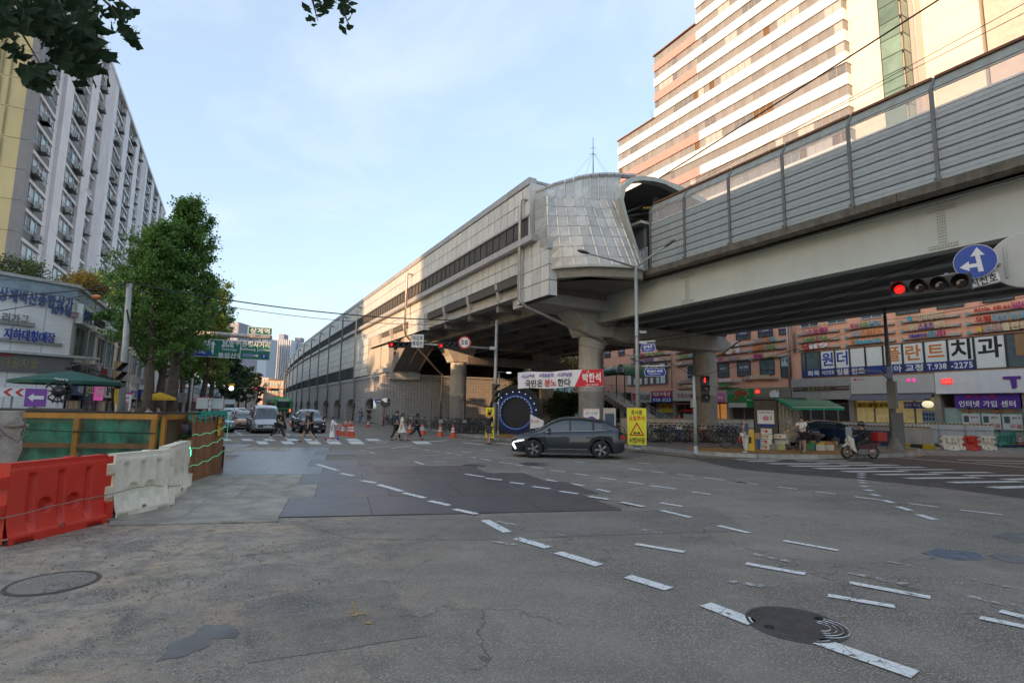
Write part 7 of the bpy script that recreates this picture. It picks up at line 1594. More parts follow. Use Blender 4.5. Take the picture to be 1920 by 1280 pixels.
def put_barrier(a,b,H_,m,label,grp,lid=True):
 a=Vector((a[0],a[1],0));b=Vector((b[0],b[1],0));d=b-a;L_=d.length;t=thing('road_barrier',label,'barrier',tuple(a),math.atan2(d.y,d.x),grp)
 barrier_mesh(L_,H_,0,H_>1).build('shell',m,t)
 mb=MB();mb.lathe([(.075,H_),(.075,H_+.02),(.05,H_+.022),(.05,H_+.008),(0,H_+.008)],16,(L_*.6,0,0));mb.build('filler_cap',m,t)
 for s_ in(-1,1):
  mb=MB();mb.m=Matrix.Translation((L_*.5,s_*.2,.13))@Matrix.Rotation(PI/2,4,'X');mb.lathe([(.04,-.006),(.045,0),(.04,.006)],14);mb.lathe([(0,0),(.03,.002*s_)],14);mb.build('moulded_stamp',mat('stamp_dark',(.25,.1,.07)if m==PLR else(.3,.27,.22)),t)
 return t
BG='plastic barriers round the building site'
nR=V3(G(188,977));fR=nR+(V3(G(0,1021))-nR).normalized()*1.75
put_barrier(fR,nR,1.12,PLR,'big red plastic barrier at the left edge of the photo',BG)
w1=V3(G(163,971));w1=nR+Vector((-.12,.1,0));w1e=V3(G(309,949));w2e=V3(G(357,915))
put_barrier(w1+(w1e-w1).normalized()*.05,w1e,1.1,PLW,'white plastic barrier between the red one and the angled white one',BG)
put_barrier(w1e+(w2e-w1e).normalized()*.1+Vector((-.22,.1,0)),w2e+Vector((-.2,0,0)),1.12,PLW,'white plastic barrier turned away, ending at the brown board fence',BG)
bx('lock_block',mat('brass_dull',(.2,.17,.1),.4,.6),None,0,.05,-.03,.03,0,.05,label='small metal block lying on the red barrier',cat='block').location=tuple(nR+(fR-nR)*.33+Vector((0,0,1.125)))
ropeM=mat('rope_tan',(.28,.22,.16),.9,var=.2,scale=30)
wire([nR+(fR-nR)*1.1+Vector((.25,-.1,.42)),nR+(fR-nR)*.63+Vector((.2,-.02,.45)),nR+(fR-nR)*.37+Vector((.17,0,.46)),w1+(w1e-w1)*.37+Vector((.15,-.05,.48)),w1+(w1e-w1)*.63+Vector((.15,-.05,.48)),w1e+Vector((.1,.3,.36))],.008,'tan rope threaded through the holes of the red and white barriers','rope','rope',sag=.02,m=ropeM,n=6)
FO=mat('frame_orange',(.42,.2,.03),.55,.1,var=.2,scale=3,streak=.5,dcol=(.18,.09,.03),dscale=1.2);FBR=mat('frame_brown',(.2,.095,.035),.7,var=.3,scale=4,streak=.4)
NETM=bpy.data.materials.new('safety_net');NETM.use_nodes=True
def mk_net(m,col,sc_=70,cover=.35):
 t=m.node_tree;b=t.nodes['Principled BSDF'];L=t.links.new;co=N(t,'ShaderNodeTexCoord').outputs['Object']
 ch=N(t,'ShaderNodeTexWave',wave_type='BANDS',bands_direction='DIAGONAL');ch.inputs['Scale'].default_value=sc_;L(co,ch.inputs['Vector'])
 n=N(t,'ShaderNodeTexNoise');n.inputs['Scale'].default_value=2.2;n.inputs['Detail'].default_value=6;L(co,n.inputs['Vector'])
 mr=N(t,'ShaderNodeMapRange');mr.inputs['From Min'].default_value=.35;mr.inputs['From Max'].default_value=.65;mr.inputs['To Min'].default_value=.35;mr.inputs['To Max'].default_value=1.9;L(n.outputs['Fac'],mr.inputs['Value'])
 s2=N(t,'ShaderNodeVectorMath',operation='SCALE');s2 .inputs[0].default_value=col;L(mr.outputs[0],s2 .inputs['Scale']);L(s2 .outputs[0],b.inputs['Base Color']);b.inputs['Roughness'].default_value=.8
 a=N(t,'ShaderNodeMapRange');a.inputs['From Min'].default_value=cover-.1;a.inputs['From Max'].default_value=cover+.1;L(ch.outputs['Fac'],a.inputs['Value']);L(a.outputs[0],b.inputs['Alpha'])
mk_net(NETM,(.03,.24,.16),70,.12)
WMESH=bpy.data.materials.new('wire_mesh');WMESH.use_nodes=True;mk_net(WMESH,(.12,.1,.06),16,.9)
fa,fb=PT(-60,760,12.2),PT(297,790,12.4);fa.z=fb.z=0
fd=fb-fa;FL=fd.length;fn=thing('site_fence','orange steel framed site fence with green net and diagonal wire mesh','fence',tuple(fa),math.atan2(fd.y,fd.x))
mb=MB();mb.box(0,FL,-.05,.05,1.62,1.74);mb.build('top_rail',FO,fn);mb=MB();mb.box(0,FL,-.03,.03,.95,1.06);mb.build('mid_rail',FBR,fn)
nP=4;
for k in range(nP+1):x=FL-k*FL/2.4-(.05 if k==0 else 0);bx('post',FO,fn,x-.09,x+.03,-.045,.045,0,1.62)if x>0 else None
mb=MB();rows_=[]
for j in range(9):rows_.append([(FL*i/40,.12+.05*math.sin(i*1.3+j)+.03*math.sin(i*3.1+j*2),1.68*j/8)for i in range(41)])
mb.grid(rows_);mb.build('green_net',NETM,fn);mb=MB();mb.quad((0,-.055,.0),(FL,-.055,.0),(FL,-.055,1.62),(0,-.055,1.62));mb.build('wire_mesh',WMESH,fn)
mb=MB();mb.grid([[(FL*i/40,.5+.1*math.sin(i*.9),1.5*j/4)for i in range(41)]for j in range(5)]);mb.build('inner_sheet',mat('sheet_green',(.02,.13,.09),.7,var=.5,scale=2.5,bump=.4,bscale=8),fn)
mb=MB();mb.tube([(0,-.07,1.42),(FL*.5,-.08,1.33),(FL,-.07,1.3)],.012,5);mb.build('black_hose',WIRE,fn)
mb=MB();mb.box(0,FL+.9,-.03,.08,1.74,1.79);mb.build('black_cover_strip',WIRE,fn)
fc=PT(345,790,13.5);fc.z=0;d2=fc-fb;F2=thing('site_fence','short orange framed fence section beside the brown boards, with a red rag','fence',tuple(fb+Vector((.08,.05,0))),math.atan2(d2 .y,d2 .x));l2=d2 .length
bx('top_rail',FO,F2,0,l2,-.04,.04,1.62,1.74);bx('post',FO,F2,0,.09,-.045,.045,0,1.62);bx('post',FO,F2,l2-.1,l2,-.045,.045,0,1.62)
mb=MB();mb.quad((0,-.05,0),(l2,-.05,0),(l2,-.05,1.62),(0,-.05,1.62));mb.build('wire_mesh',WMESH,F2);mb=MB();mb.quad((0,.05,0),(l2,.05,0),(l2,.05,1.6),(0,.05,1.6));mb.build('backing_board',mat('board_darkbrown',(.09,.045,.03),.8,var=.3),F2)
ba,bb_=V3(G(347,907)),V3(G(413,885));bd=bb_-ba;BLn=bd.length;bw=thing('board_fence','rusty brown board wall with green rope lights and torn green net on top','fence',tuple(ba),math.atan2(bd.y,bd.x))
BRW=mat('plank_brown',(.27,.115,.05),.75,var=.2,scale=2.5,bump=.3,bscale=18,streak=.6,dcol=(.1,.05,.03),dscale=1.2,rnd=.15)
nb=7
for k in range(nb):bx('plank',BRW,bw,k*BLn/nb+.006,(k+1)*BLn/nb-.006,-.02-.012*(k%2),.03,.12,1.76)
bx('base_beam',BRW,bw,-.05,BLn+.05,-.05,.06,0,.13);bx('post',FO,bw,-.1,.02,-.06,.05,0,1.8);bx('corner_post',CBLK,bw,BLn,BLn+.07,-.05,.05,0,.75)
for z_ in(.5,1.3):bx('joint_rail',BRW,bw,0,BLn,.03,.08,z_,z_+.1)
mb=MB();mb.grid([[(BLn*i/24-.3*(i==0),.02*math.sin(i*2)-.05,1.8-.1*j*(1+.6*math.sin(i*1.7)))for i in range(25)]for j in range(3)]);mb.build('torn_net',mat('net_teal',(.03,.3,.22),.7,var=.3,scale=8),bw)
LED=mat('rope_light',(.08,.75,.4),.4,var=0,emis=.28)
for z0,z1,xe in((1.2,1.32,1.),(.86,1.0,.92),(.42,.62,1.)):
 mb=MB();mb.tube([(BLn*xe*i/20,-.07-.008*math.sin(i),z0+(z1-z0)*i/20+.025*math.sin(i*1.1)-.05*math.sin(PI*i/20))for i in range(21)],.0045,5);mb.build('rope_light',LED,bw)
mb=MB();mb.tube([(BLn+.02,-.1,.9),(BLn+.03,-.1,1.7)],.004,5);mb.build('rope_light',LED,bw)
bx('caution_tag',mat('tag_yellow',(.65,.4,.02),.6),bw,BLn*.72,BLn*.8,-.08,-.06,1.1,1.62);text('안전',.09,(BLn*.76,-.085,1.4),TK,bw,flat=True)
mb=MB();mb.tube([(0,-.09,1.68),(BLn*.25,-.1,1.6),(BLn*.55,-.09,1.66),(BLn*.8,-.1,1.58),(BLn,-.09,1.66)],.012,5);mb.build('slack_rope',ropeM,bw)
wl=thing('warning_beacon','black cable reel hung on the fence post over a lit green lamp','warning lamp',tuple(PT(350,806,13.3)),face(PT(350,806,13.3)))
mb=MB();mb.m=Matrix.Rotation(PI/2,4,'Y');mb.lathe([(0,-.12),(.23,-.12),(.24,-.1),(.17,-.08),(.17,.08),(.24,.1),(.23,.12),(0,.12)],22);mb.build('reel',mat('reel_black',(.02,.02,.022),.4,var=0),wl)
mb=MB();mb.tube([(0,0,.4),(0,0,-.6)],.02,6);mb.build('bracket',CBLK,wl)
mb=MB();mb.ball((.04,-.05,-.55),.1,14,10,(1,1,1.6));gl_=mb.build('lamp_core',mat('lamp_green_dark',(.02,.3,.15),.4,var=0),wl)
mb=MB()
for k in range(140):
 a=random.random()*2*PI;zz=random.uniform(-1,1);rr=math.sqrt(1-zz*zz);mb.cbox((.04+.1*rr*math.cos(a),-.05+.1*rr*math.sin(a),-.55+.165*zz),(.011,.011,.011))
mb.build('lamp_light',mat('lamp_green',(.1,1,.5),.3,var=0,emis=2.),wl,kind='stuff')
mb=MB();mb.grid([[(-.1-.35*i/6+.03*math.sin(j*2),.02*math.sin(i*2+j),.3-.42*j/6-.05*i/6*(j)*.3)for i in range(7)]for j in range(7)]);mb.build('red_rag',mat('rag_red',(.45,.06,.03),.8,var=.3,scale=10),wl)
bx('lamp_orange',mat('lamp_orange',(.7,.15,.03),.3,var=0),wl,-.16,-.08,-.04,.04,-.42,-.24)
P_=PT(-16,900,10.2);P_.z=0;hp_=thing('concrete_bucket','crusted concrete bucket with a rusty chain at the left edge','concrete bucket',tuple(P_),face(P_))
CB=mat('concrete_crust',(.4,.36,.32),.9,var=.3,scale=4,bump=1.,bscale=12,dirt=.5,dcol=(.16,.12,.1))
rows_=[]
for j in range(13):
 z=1.8*j/12;w_=.28+.1*(j>9)-.05*math.sin(j*.7)+(.06 if j<2 else 0);rows_.append([(w_*math.cos(a)*1.1+.03*math.sin(3*a+j),w_*math.sin(a)+.02*math.cos(5*a+j),z)for a in[2*PI*k/16 for k in range(16)]])
mb=MB();mb.grid(rows_,closed=True);mb.add(rows_[-1],[tuple(range(16))]);mb.build('bucket',CB,hp_)
mb=MB();mb.tube([(-.6,-.3,1.5),(.42,-.32,1.52)],.035,8);mb.build('cross_bar',mat('bar_rusty',(.3,.24,.19),.7,.3,var=.3),hp_)
CHN=mat('chain_rust',(.25,.2,.17),.6,.5,var=.3,scale=12)
lm=MB()
for k in range(8):a0,a1_=2*PI*k/8,2*PI*(k+1)/8;lm.tube([(.02*math.cos(a0),0,.038*math.sin(a0)),(.02*math.cos(a1_),0,.038*math.sin(a1_))],.008,5,caps=False)
lme=lm.mesh('chain_link',CHN)
def chain(pts,parent):
 pts=[Vector(p)for p in pts];acc=0;k=0
 for a,b in zip(pts[:-1],pts[1:]):
  L_=(b-a).length;n=max(1,round(L_/.058));q=(b-a).to_track_quat('Z','Y')
  for i in range(n):o=inst(lme,'chain_link',parent,tuple(a.lerp(b,(i+.5)/n)));o.rotation_mode='QUATERNION';o.rotation_quaternion=q@Vector((0,0,1)).to_track_quat('Z','Y')@(Matrix.Rotation(PI/2*(k%2),4,'Z').to_quaternion());k+=1
chain([(-.25,-.36,1.78),(-.1,-.4,1.6),(.12,-.4,1.35),(.3,-.38,1.22),(.38,-.36,1.35),(.36,-.36,1.6),(.28,-.34,1.78)],hp_);chain([(.05,-.42,1.4),(.02,-.42,1.1),(-.05,-.43,.8),(-.05,-.43,.5)],hp_)
def signboard(name,label,cat,px,py,depth,w_,h_,m,poleh=True,group=None,rzo=0,back=None):
 P_=PT(px,py,depth);t=thing(name,label,cat,tuple(P_),face(P_)+rzo,group);bx('plate',m,t,-w_/2,w_/2,-.015,.015,-h_/2,h_/2)
 if poleh:mb=MB();mb.tube([(0,.04,h_*.3),(0,.04,-P_.z+.0)],.03,8);mb.build('post',STEEL,t)
 return t
t=signboard('chevron_sign','white board with two red chevrons pointing left','road sign',24,735,17,.62,.27,mat('sign_white_refl',(.72,.72,.72),.4))
for k in range(2):mb=MB();x=-.22+k*.27;mb.ext([(x,0),(x+.13,.12),(x+.22,.12),(x+.09,0),(x+.22,-.12),(x+.13,-.12)],.01,(0,-.03,0));mb.build('chevron',mat('sign_red',(.55,.02,.02),.4),t)
t=signboard('arrow_sign','purple sign with a white arrow pointing left beside the black wheel','road sign',67,745,15,.46,.5,mat('sign_purple',(.22,.06,.33),.4,var=.05));bx('plate_edge',mat('sign_white_refl',(.72,.72,.72)),t,-.25,.25,.02,.03,-.27,.27)
mb=MB();mb.ext([(-.17,0),(-.05,.12),(-.05,.05),(.17,.05),(.17,-.05),(-.05,-.05),(-.05,-.12)],.01,(0,-.028,0));mb.build('arrow',mat('sign_white_refl',(.72,.72,.72)),t)
P_=PT(110,733,15.5);t=thing('cable_drum','black spoked wheel of a cable drum standing behind the orange fence','cable drum',tuple(P_),face(P_))
mb=MB()
for k in range(20):a,b=2*PI*k/20,2*PI*(k+1)/20;mb.tube([(.3*math.cos(a),0,.3*math.sin(a)),(.3*math.cos(b),0,.3*math.sin(b))],.028,6,caps=False)
mb.build('rim',CBLK,t)
for k in range(10):a=2*PI*k/10;mb=MB();mb.tube([(.08*math.cos(a),0,.08*math.sin(a)),(.36*math.cos(a),0,.36*math.sin(a))],.02,5);mb.build('spoke',CBLK,t)
mb=MB();mb.m=Matrix.Rotation(PI/2,4,'X');mb.lathe([(0,-.12),(.15,-.12),(.17,0),(.15,.12),(0,.12)],18);mb.build('hub',CBLK,t);mb=MB();mb.tube([(0,.05,0),(0,.05,-P_.z)],.04,6);mb.build('stand',mat('alu',(.4,.4,.42),.4,.5),t);bx('label_plate',mat('label_brown',(.2,.14,.12)),t,-.05,.05,-.14,-.12,.0,.05)
def umbrella(px,py,depth,r,m,label,name='parasol',word=None,drop=.4):
 P_=PT(px,py,depth);t=thing(name,label,'parasol',(P_.x,P_.y,P_.z),face(P_));n=8
 mb=MB();rows_=[]
 for f_ in(0,.35,.7,1):rows_.append([(r*f_*math.cos(2*PI*k/n+.2),r*f_*math.sin(2*PI*k/n+.2),-drop*f_**1.15+.0)for k in range(n)])
 rows_.append([(p[0],p[1],p[2]-.12)for p in rows_[-1]]);mb.grid(rows_,closed=True,sm=False);mb.build('canopy',m,t)
 mb=MB();mb.tube([(0,0,.03),(0,0,-P_.z)],.025,6);mb.build('pole',STEEL,t)
 for k in range(n):a=2*PI*k/n+.2;mb=MB();mb.tube([(0,0,-.3),(r*.6*math.cos(a),r*.6*math.sin(a),-drop*.6)],.008,4);mb.build('rib',STEEL,t)
 if word:text(word,.12,(-.25,-r*.97,-drop+.02),TW,t,flat=True)
 return t
umbrella(134,695,20,1.75,mat('parasol_green',(.012,.075,.055),.7,var=.06),'large dark green parasol in front of the white tiled shops',word='Vision')
umbrella(300,735,27,.75,mat('parasol_yellow',(.6,.36,.02),.7,var=.06),'small yellow parasol under a black cover between the trunks',drop=.28)
P_=PT(394,756,24);t=thing('traffic_board','grey backed double sign board on a post above the green net','traffic sign',tuple(P_),face(P_))
for x in(-.28,.28):bx('cabinet',mat('cabinet_grey',(.4,.45,.43),.5,var=.08),t,x-.25,x+.25,-.05,.08,-.24,.24)
bx('red_rim',mat('rim_red',(.4,.03,.03)),t,-.56,.56,.08,.1,-.27,.27);bx('post',mat('cabinet_grey',(.4,.45,.43)),t,-.05,.05,-.1,-.04,-P_.z,.2);bx('top_box',CBLK,t,.1,.45,-.1,.1,.25,.32)
for x,z in((-.06,.15),(.06,.15),(-.06,-.12),(.06,-.12)):bx('clamp',mat('clamp_brown',(.2,.1,.07)),t,x-.02,x+.02,-.12,-.05,z-.04,z+.04)
for px,l in((35,'pile of dark rods on the site behind the fence, left of the arrow sign'),(105,'pile of dark rods on the site behind the fence, under the black wheel')):
 P_=PT(px,770,14);t=thing('rod_bundle',l,'building material',(P_.x,P_.y,P_.z),face(P_))
 for k in range(9):mb=MB();mb.tube([(-.55,.05*k-.2,.03*(k%3)),(.55,.05*k-.18,-.02+.03*(k%3))],.02,5);mb.build('rod',mat('rod_dark',(.09,.075,.06),.7,var=.3),t)
 bx('support',BRW,t,-.5,.5,-.2,.2,-P_.z,-.04)
 # ================= poles, signals, lamps =================
GALV=mat('galvanised',(.36,.37,.36),.5,.4,var=.15,scale=4,streak=.3,dcol=(.2,.19,.17));DPOLE=mat('pole_weathered',(.2,.19,.18),.7,.2,var=.3,scale=6,streak=.4,dcol=(.08,.07,.06))
SIGB=mat('signal_black',(.015,.016,.017),.4,var=0);LR=mat('signal_red_lit',(.9,.01,.008),.3,var=0,emis=.55);LOFF=mat('lens_dark',(.03,.02,.02),.1,var=0);LRW=mat('walk_red_lit',(1,.015,.01),.3,var=0,emis=.9)
def pole(label,base,top,r0,r1,m=GALV,name='pole',cat='pole',foot=True,group=None):
 base=Vector(base);top=Vector(top);t=thing(name,label,cat,tuple(base),0,group);mb=MB();mb.tube([(0,0,0),tuple((top-base)*.5),tuple(top-base)],[r0,(r0+r1)/2,r1],12);mb.build('shaft',m,t)
 if foot:mb=MB();mb.lathe([(r0*2.2,0),(r0*2.2,.03),(r0*1.15,.06),(r0*1.1,.3),(r0,.32)],16);mb.build('base_plate',m,t)
 return t
def hsignal(P,rz,n=4,label='',lit=0,r=.15,grp=None,parent=None):
 t=thing('traffic_light',label,'traffic light',tuple(P),rz,grp);w_=n*r*2.35;mb=MB();mb.box(-w_/2,w_/2,0,.16,-r*1.25,r*1.25);bevel(mb.build('housing',SIGB,t),.03)
 for k in range(n):
  x=-w_/2+r*1.18+k*r*2.35;mb=MB();mb.m=Matrix.Translation((x,-.005,0))@Matrix.Rotation(PI/2,4,'X');q_=.72 if k==lit else 1;mb.lathe([(0,.02),(r*.6*q_,.015),(r*.9*q_,0)],18);mb.build('lamp_lens',LR if k==lit else LOFF,t)
  mb=MB();rows_=[]
  for yy in(0,-.2):rows_.append([(x+r*math.cos(a),yy*(1 if math.sin(a)>-.3 else.3),r*math.sin(a))for a in[-.6+(PI+1.2)*q/14 for q in range(15)]])
  mb.grid(rows_);mb.build('visor',SIGB,t)
 return t
def vsignal(P,rz,label,lit=None,r=.14,ped=False,grp=None,side=False):
 t=thing('pedestrian_light' if ped else 'traffic_light',label,'pedestrian light' if ped else 'traffic light',tuple(P),rz,grp)
 for k in range(3):
  z=(1-k)*r*2.7;mb=MB();mb.box(-r*1.2,r*1.2,0,.16,z-r*1.3,z+r*1.3);bevel(mb.build('housing',SIGB,t),.02)
  if k==lit and ped:
   mb=MB();mb.ball((0,-.01,z+r*.55),r*.17,8,6);mb.box(-r*.2,r*.2,-.02,0,z-.05*r,z+r*.42);mb.box(-r*.2,-r*.03,-.02,0,z-r*.7,z-.05*r);mb.box(r*.03,r*.2,-.02,0,z-r*.7,z-.05*r);mb.build('walking_man',LRW,t)
  else:mb=MB();mb.m=Matrix.Translation((0,-.005,z))@Matrix.Rotation(PI/2,4,'X');mb.lathe([(0,.01),(r*.9,0)],14);mb.build('lamp_lens',LOFF,t)
  mb=MB();mb.ext([(-r*1.15,0),(r*1.15,0),(r*1.15,0)],.01);mb=MB();mb.add([(-r*1.15,0,z+r*1.2),(r*1.15,0,z+r*1.2),(r*1.15,-.28,z+r*.9),(-r*1.15,-.28,z+r*.9),(-r*1.15,0,z-r*.9),(r*1.15,0,z-r*.9)],[(0,3,2,1),(0,4,3),(1,2,5)]);mb.build('visor',SIGB,t)
 return t
def tsign(P,rz,w_,h_,m,s_,th,tm,label,name='plate_sign',border=None,width=None,cat='sign',lines=None):
 t=thing(name,label,cat,tuple(P),rz);
 if border:bx('border',border,t,-w_/2,w_/2,-.01,.02,-h_/2,h_/2);bx('plate',m,t,-w_/2+.03,w_/2-.03,-.014,.0,-h_/2+.03,h_/2-.03)
 else:bx('plate',m,t,-w_/2,w_/2,-.014,.02,-h_/2,h_/2)
 if s_:text(s_,th,(0,-.018,0),tm,t,width=width,flat=True)
 return t
SW=mat('sign_white_refl',(.72,.72,.72));SBL=mat('sign_blue',(.01,.04,.3),.4,var=.03);SGR=mat('sign_green',(.0,.16,.1),.4,var=.03);SRD=mat('sign_red',(.55,.02,.02))
p1=G(926,821,.15);p1t=PT(927,597,33.2);pole('grey signal mast standing left of the white banner',p1,(p1 .x+.05,p1 .y,p1t.z),.13,.09,GALV,'signal_mast','signal mast')
dA=p1 .dot(_F)
aL_,aR_=PT(726,641,dA-.6),PT(924,653,dA)
t=thing('mast_arm','horizontal arm carrying two signals and signs over the road','signal arm',tuple(aR_));mb=MB();mb.tube([(0,0,0),tuple(aL_-aR_)],[.07,.045],8);mb.build('arm',GALV,t)
mb=MB();mb.box(-.18,.18,-.18,.18,-.1,.1);mb.build('arm_bracket',GALV,t)
hsignal(PT(750,646,dA-.7),face(p1),4,'traffic light with a lit red lamp at the end of the mast arm',grp='signals on the mast arm');hsignal(PT(843,648,dA-.35),face(p1),4,'traffic light with a lit red lamp left of the round 50 sign',grp='signals on the mast arm')
tsign(PT(783,639,dA-.75),face(p1),.75,.82,SW,'직진후\n좌회전',.62,TK,'white square sign between the two red traffic lights',border=TN,width=.62)
t=thing('speed_sign','round white speed limit sign with a red ring','road sign',tuple(PT(871,642,dA-.4)),face(p1));
for r,y,m in((.4,0,SRD),(.31,-.012,SW)):mb=MB();mb.m=Matrix.Translation((0,y,0))@Matrix.Rotation(PI/2,4,'X');mb.lathe([(0,.012),(r,.012),(r,0)],28,sm=False);mb.build('ring' if m==SRD else 'face',m,t)
text('50',.36,(0,-.03,0),TK,t,flat=True)
vsignal(PT(929,736,dA-.2),face(p1)+R_(60),'black pedestrian light seen from the side on the mast by the ring',ped=True)
for px,h_,l in((936,696,'thin grey pole just right of the signal mast'),):q=G(934,815,.15);pole(l,q,(q.x,q.y,PT(933,699,q.dot(_F)).z),.06,.05)
q=G(934,815,.15);P_=PT(950,699,q.dot(_F));t=thing('lane_lamp','small lamp on a thin arm near the banner corner','lamp',tuple(P_),face(P_));mb=MB();mb.tube([(-.7,0,.05),(0,0,.08)],.02,5);mb.build('arm',GALV,t);mb=MB();mb.ball((.15,0,.02),.15,10,6,(1.3,.6,.4));mb.build('lamp_head',mat('lamp_soft',(.8,.8,.78),emis=.4,var=0),t)
dG=42.;gp=GD(309,dG,.15);t=thing('sign_gantry','thick steel pole and overhanging pipe that carry the green signs','sign gantry',(gp.x,gp.y,.15));e_=PT(508,633,dG-1.5);s0=PT(330,622,dG)
mb=MB();mb.tube([(0,0,0),(0,0,s0 .z+.6)],.28,14);mb.build('post',mat('gantry_post',(.5,.46,.42),.5,.3,var=.15,streak=.2),t);o=Vector((gp.x,gp.y,.15))
mb=MB();mb.tube([tuple(s0-o),tuple(e_-o)],[.2,.17],12);mb.build('pipe',mat('gantry_post',(.5,.46,.42)),t)
for px in(395,430,470,490):q=PT(px,633+(px-508)*.055-2,dG-1)-o;mb=MB();mb.tube([tuple(q+Vector((0,0,.15))),tuple(q-Vector((0,-.1,.5)))],.05,6);mb.build('hanger',GALV,t)
def gsign(x0,x1,y0,y1,label,items,m=SGR,dd=0):
 a,b=PT((x0+x1)/2,(y0+y1)/2,dG-1.6+dd),0;w_=(x1-x0)/FPX*(dG-1.6);h_=(y1-y0)/FPX*(dG-1.6);tt=thing('direction_sign',label,'road sign',tuple(a),face(a));bx('border',SW,tt,-w_/2,w_/2,.0,.05,-h_/2,h_/2);bx('plate',m,tt,-w_/2+.05,w_/2-.05,-.02,.0,-h_/2+.05,h_/2-.05)
 for s_,hh,x,z,wd in items:text(s_,hh,(x,-.03,z),TW,tt,width=wd,flat=True)
 return tt,w_,h_
gsign(349,391,636,668,'green direction sign partly behind the tree foliage',[('역',.6,.7,.35,.55),('Station',.25,.55,-.35,.9)])
tt,w_,h_=gsign(396,451,637,670.5,'green direction sign with a white arrow pointing up',[('남양주',.36,.35,.5,1.2),('南楊州',.2,.1,.2,.8),('Namyangju',.18,.25,-.05,1.0),('불암산역',.4,.3,-.5,1.6)])
mb=MB();mb.ext([(-.95,-.45),(-.95,.25),(-1.05,.25),(-.87,.55),(-.69,.25),(-.79,.25),(-.79,-.45)],.01,(0,-.03,0));mb.build('arrow',SW,tt)
tt,w_,h_=gsign(453,505,639.5,674.5,'green direction sign at the free end of the overhead pipe',[('은행사거리',.42,0,.45,1.9),('Eunhaeng Junction',.22,0,.05,2.0)])
bx('name_pill',mat('pill_blue',(.2,.25,.4)),tt,-.85,-.15,-.03,-.02,-.5,-.28);mb=MB();mb.ext([(-.1,-.44),(-.1,-.34),(.1,-.34),(.1,-.26),(.25,-.39),(.1,-.52),(.1,-.44)],.01,(0,-.035,0));mb.build('arrow',SW,tt);mb=MB();mb.m=Matrix.Translation((.6,-.03,-.4))@Matrix.Rotation(PI/2,4,'X')@Matrix.Scale(1.4,4,(1,0,0));mb.lathe([(0,.01),(.17,.01)],18,sm=False);mb.build('route_badge',SBL,tt);text('3',.22,(.6,-.05,-.4),TW,tt,flat=True)
gsign(467,508,613,627.5,'small green station sign standing on top of the pipe',[('상계역',.4,0,0,1.35)])
P_=PT(361,660,36);t=thing('street_name_sign','dark blue arrow street sign in front of the green signs by the foliage','street sign',tuple(P_),face(P_));mb=MB();mb.ext([(-1.1,.2),(1.0,.2),(1.18,0),(1.0,-.2),(-1.1,-.2),(-1.18,0)],.03,(0,-.01,0));mb.build('plate',SBL,t);text('한글비석로 392',.2,(-.1,-.02,.05),TW,t,width=1.7,flat=True);text('Hangeulbiseok-ro',.09,(-.2,-.02,-.12),TW,t,flat=True)
b0=GD(222,24,.15);b1=PT(243,531,24);up=pole('tall round utility pole in front of the white shops',b0,b1,.17,.11,GALV,'utility_pole','utility pole')
vsignal(PT(223,703,23.6),face(b0)+R_(50),'black pedestrian light seen from behind on the left utility pole',ped=True,r=.15);bx('control_box',GALV,up,-.16,.16,-.24,.16,1.2,1.8)
t=thing('hooked_pipe','black bent pipe arching over the green parasol to the utility pole','pipe',tuple(b0));pts=[PT(132,697,23)-b0,PT(136,686,23)-b0,PT(152,682,23)-b0,PT(172,690,23)-b0,PT(200,706,23.3)-b0,PT(210,712,23.4)-b0,PT(212,770,23.4)-b0];mb=MB();mb.tube([tuple(p)for p in pts],.05,7);mb.build('pipe',CBLK,t)
t=signboard('estate_sign','narrow white upright sign with red Korean letters beside the pole','shop sign',236,753,26,.42,.95,mat('board_white',(.78,.79,.8)),False);text('부\n동\n산',.66,(0,-.02,-.05),TR,t,flat=True,width=.3);bx('band',TM,t,-.21,.21,-.02,-.015,.36,.47);bx('pole',STEEL,t,-.03,.03,0,.05,-1.6,-.4)
t=signboard('yellow_post','yellow painted post panel left of the estate sign','post',217,745,24.3,.14,1.2,mat('tag_yellow',(.65,.4,.02)),False);bx('stand',STEEL,t,-.03,.03,.02,.06,-1.6,-.5)
for px,y0,l in((340,728,'grey pole behind the tree trunks with a meter box'),(352,708,'thin grey pole right of the meter pole')):q=GD(px,38,.15);t=pole(l,q,(q.x,q.y,PT(px,y0,38).z),.1,.08);bx('meter_box',GALV,t,-.25,.25,-.3,-.05,1.9,2.6)if px==340 else None
lb=G(1197,841.5,.15);dL=lb.dot(_F);lt=PT(1192.5,492,dL+.3);t=pole('tall street lamp pole between the shell and the yellow warning sign',lb,(lb.x,lb.y,lt.z),.12,.08,GALV,'street_lamp','street lamp')
for px,py,nm in((1100,474,'l'),(1249,461,'r')):
 e_=PT(px,py,dL+(.6 if nm=='r' else-.5));s_=Vector((lb.x,lb.y,lt.z-.1));mb=MB();mb.tube([tuple(s_-lb),tuple(s_.lerp(e_,.5)-lb+Vector((0,0,.03))),tuple(e_-lb)],[.05,.045,.035],6);mb.build('lamp_arm',GALV,t)
 dr=(e_-s_).normalized();mb=MB();mb.m=Matrix.Translation(e_-lb+dr*.2)@dr.to_track_quat('X','Z').to_matrix().to_4x4();mb.ball((0,0,0),.34,14,8,(1.0,.4,.22));mb.build('lamp_head',mat('lamp_housing',(.09,.09,.09),.4),t)
for k,z in enumerate((PT(1192,620,dL).z,PT(1192,640,dL).z)):
 mb=MB();mb.box(.12,.45,-.1,.1,z-.15-.06,z-.15+.06);mb.build('camera_box',SW if k else GALV,t)
for zz in(2.6,4.2,5.4):mb=MB();mb.lathe([(.135,zz),(.135,zz+.06)],12);mb.build('clamp_band',STEEL,t)
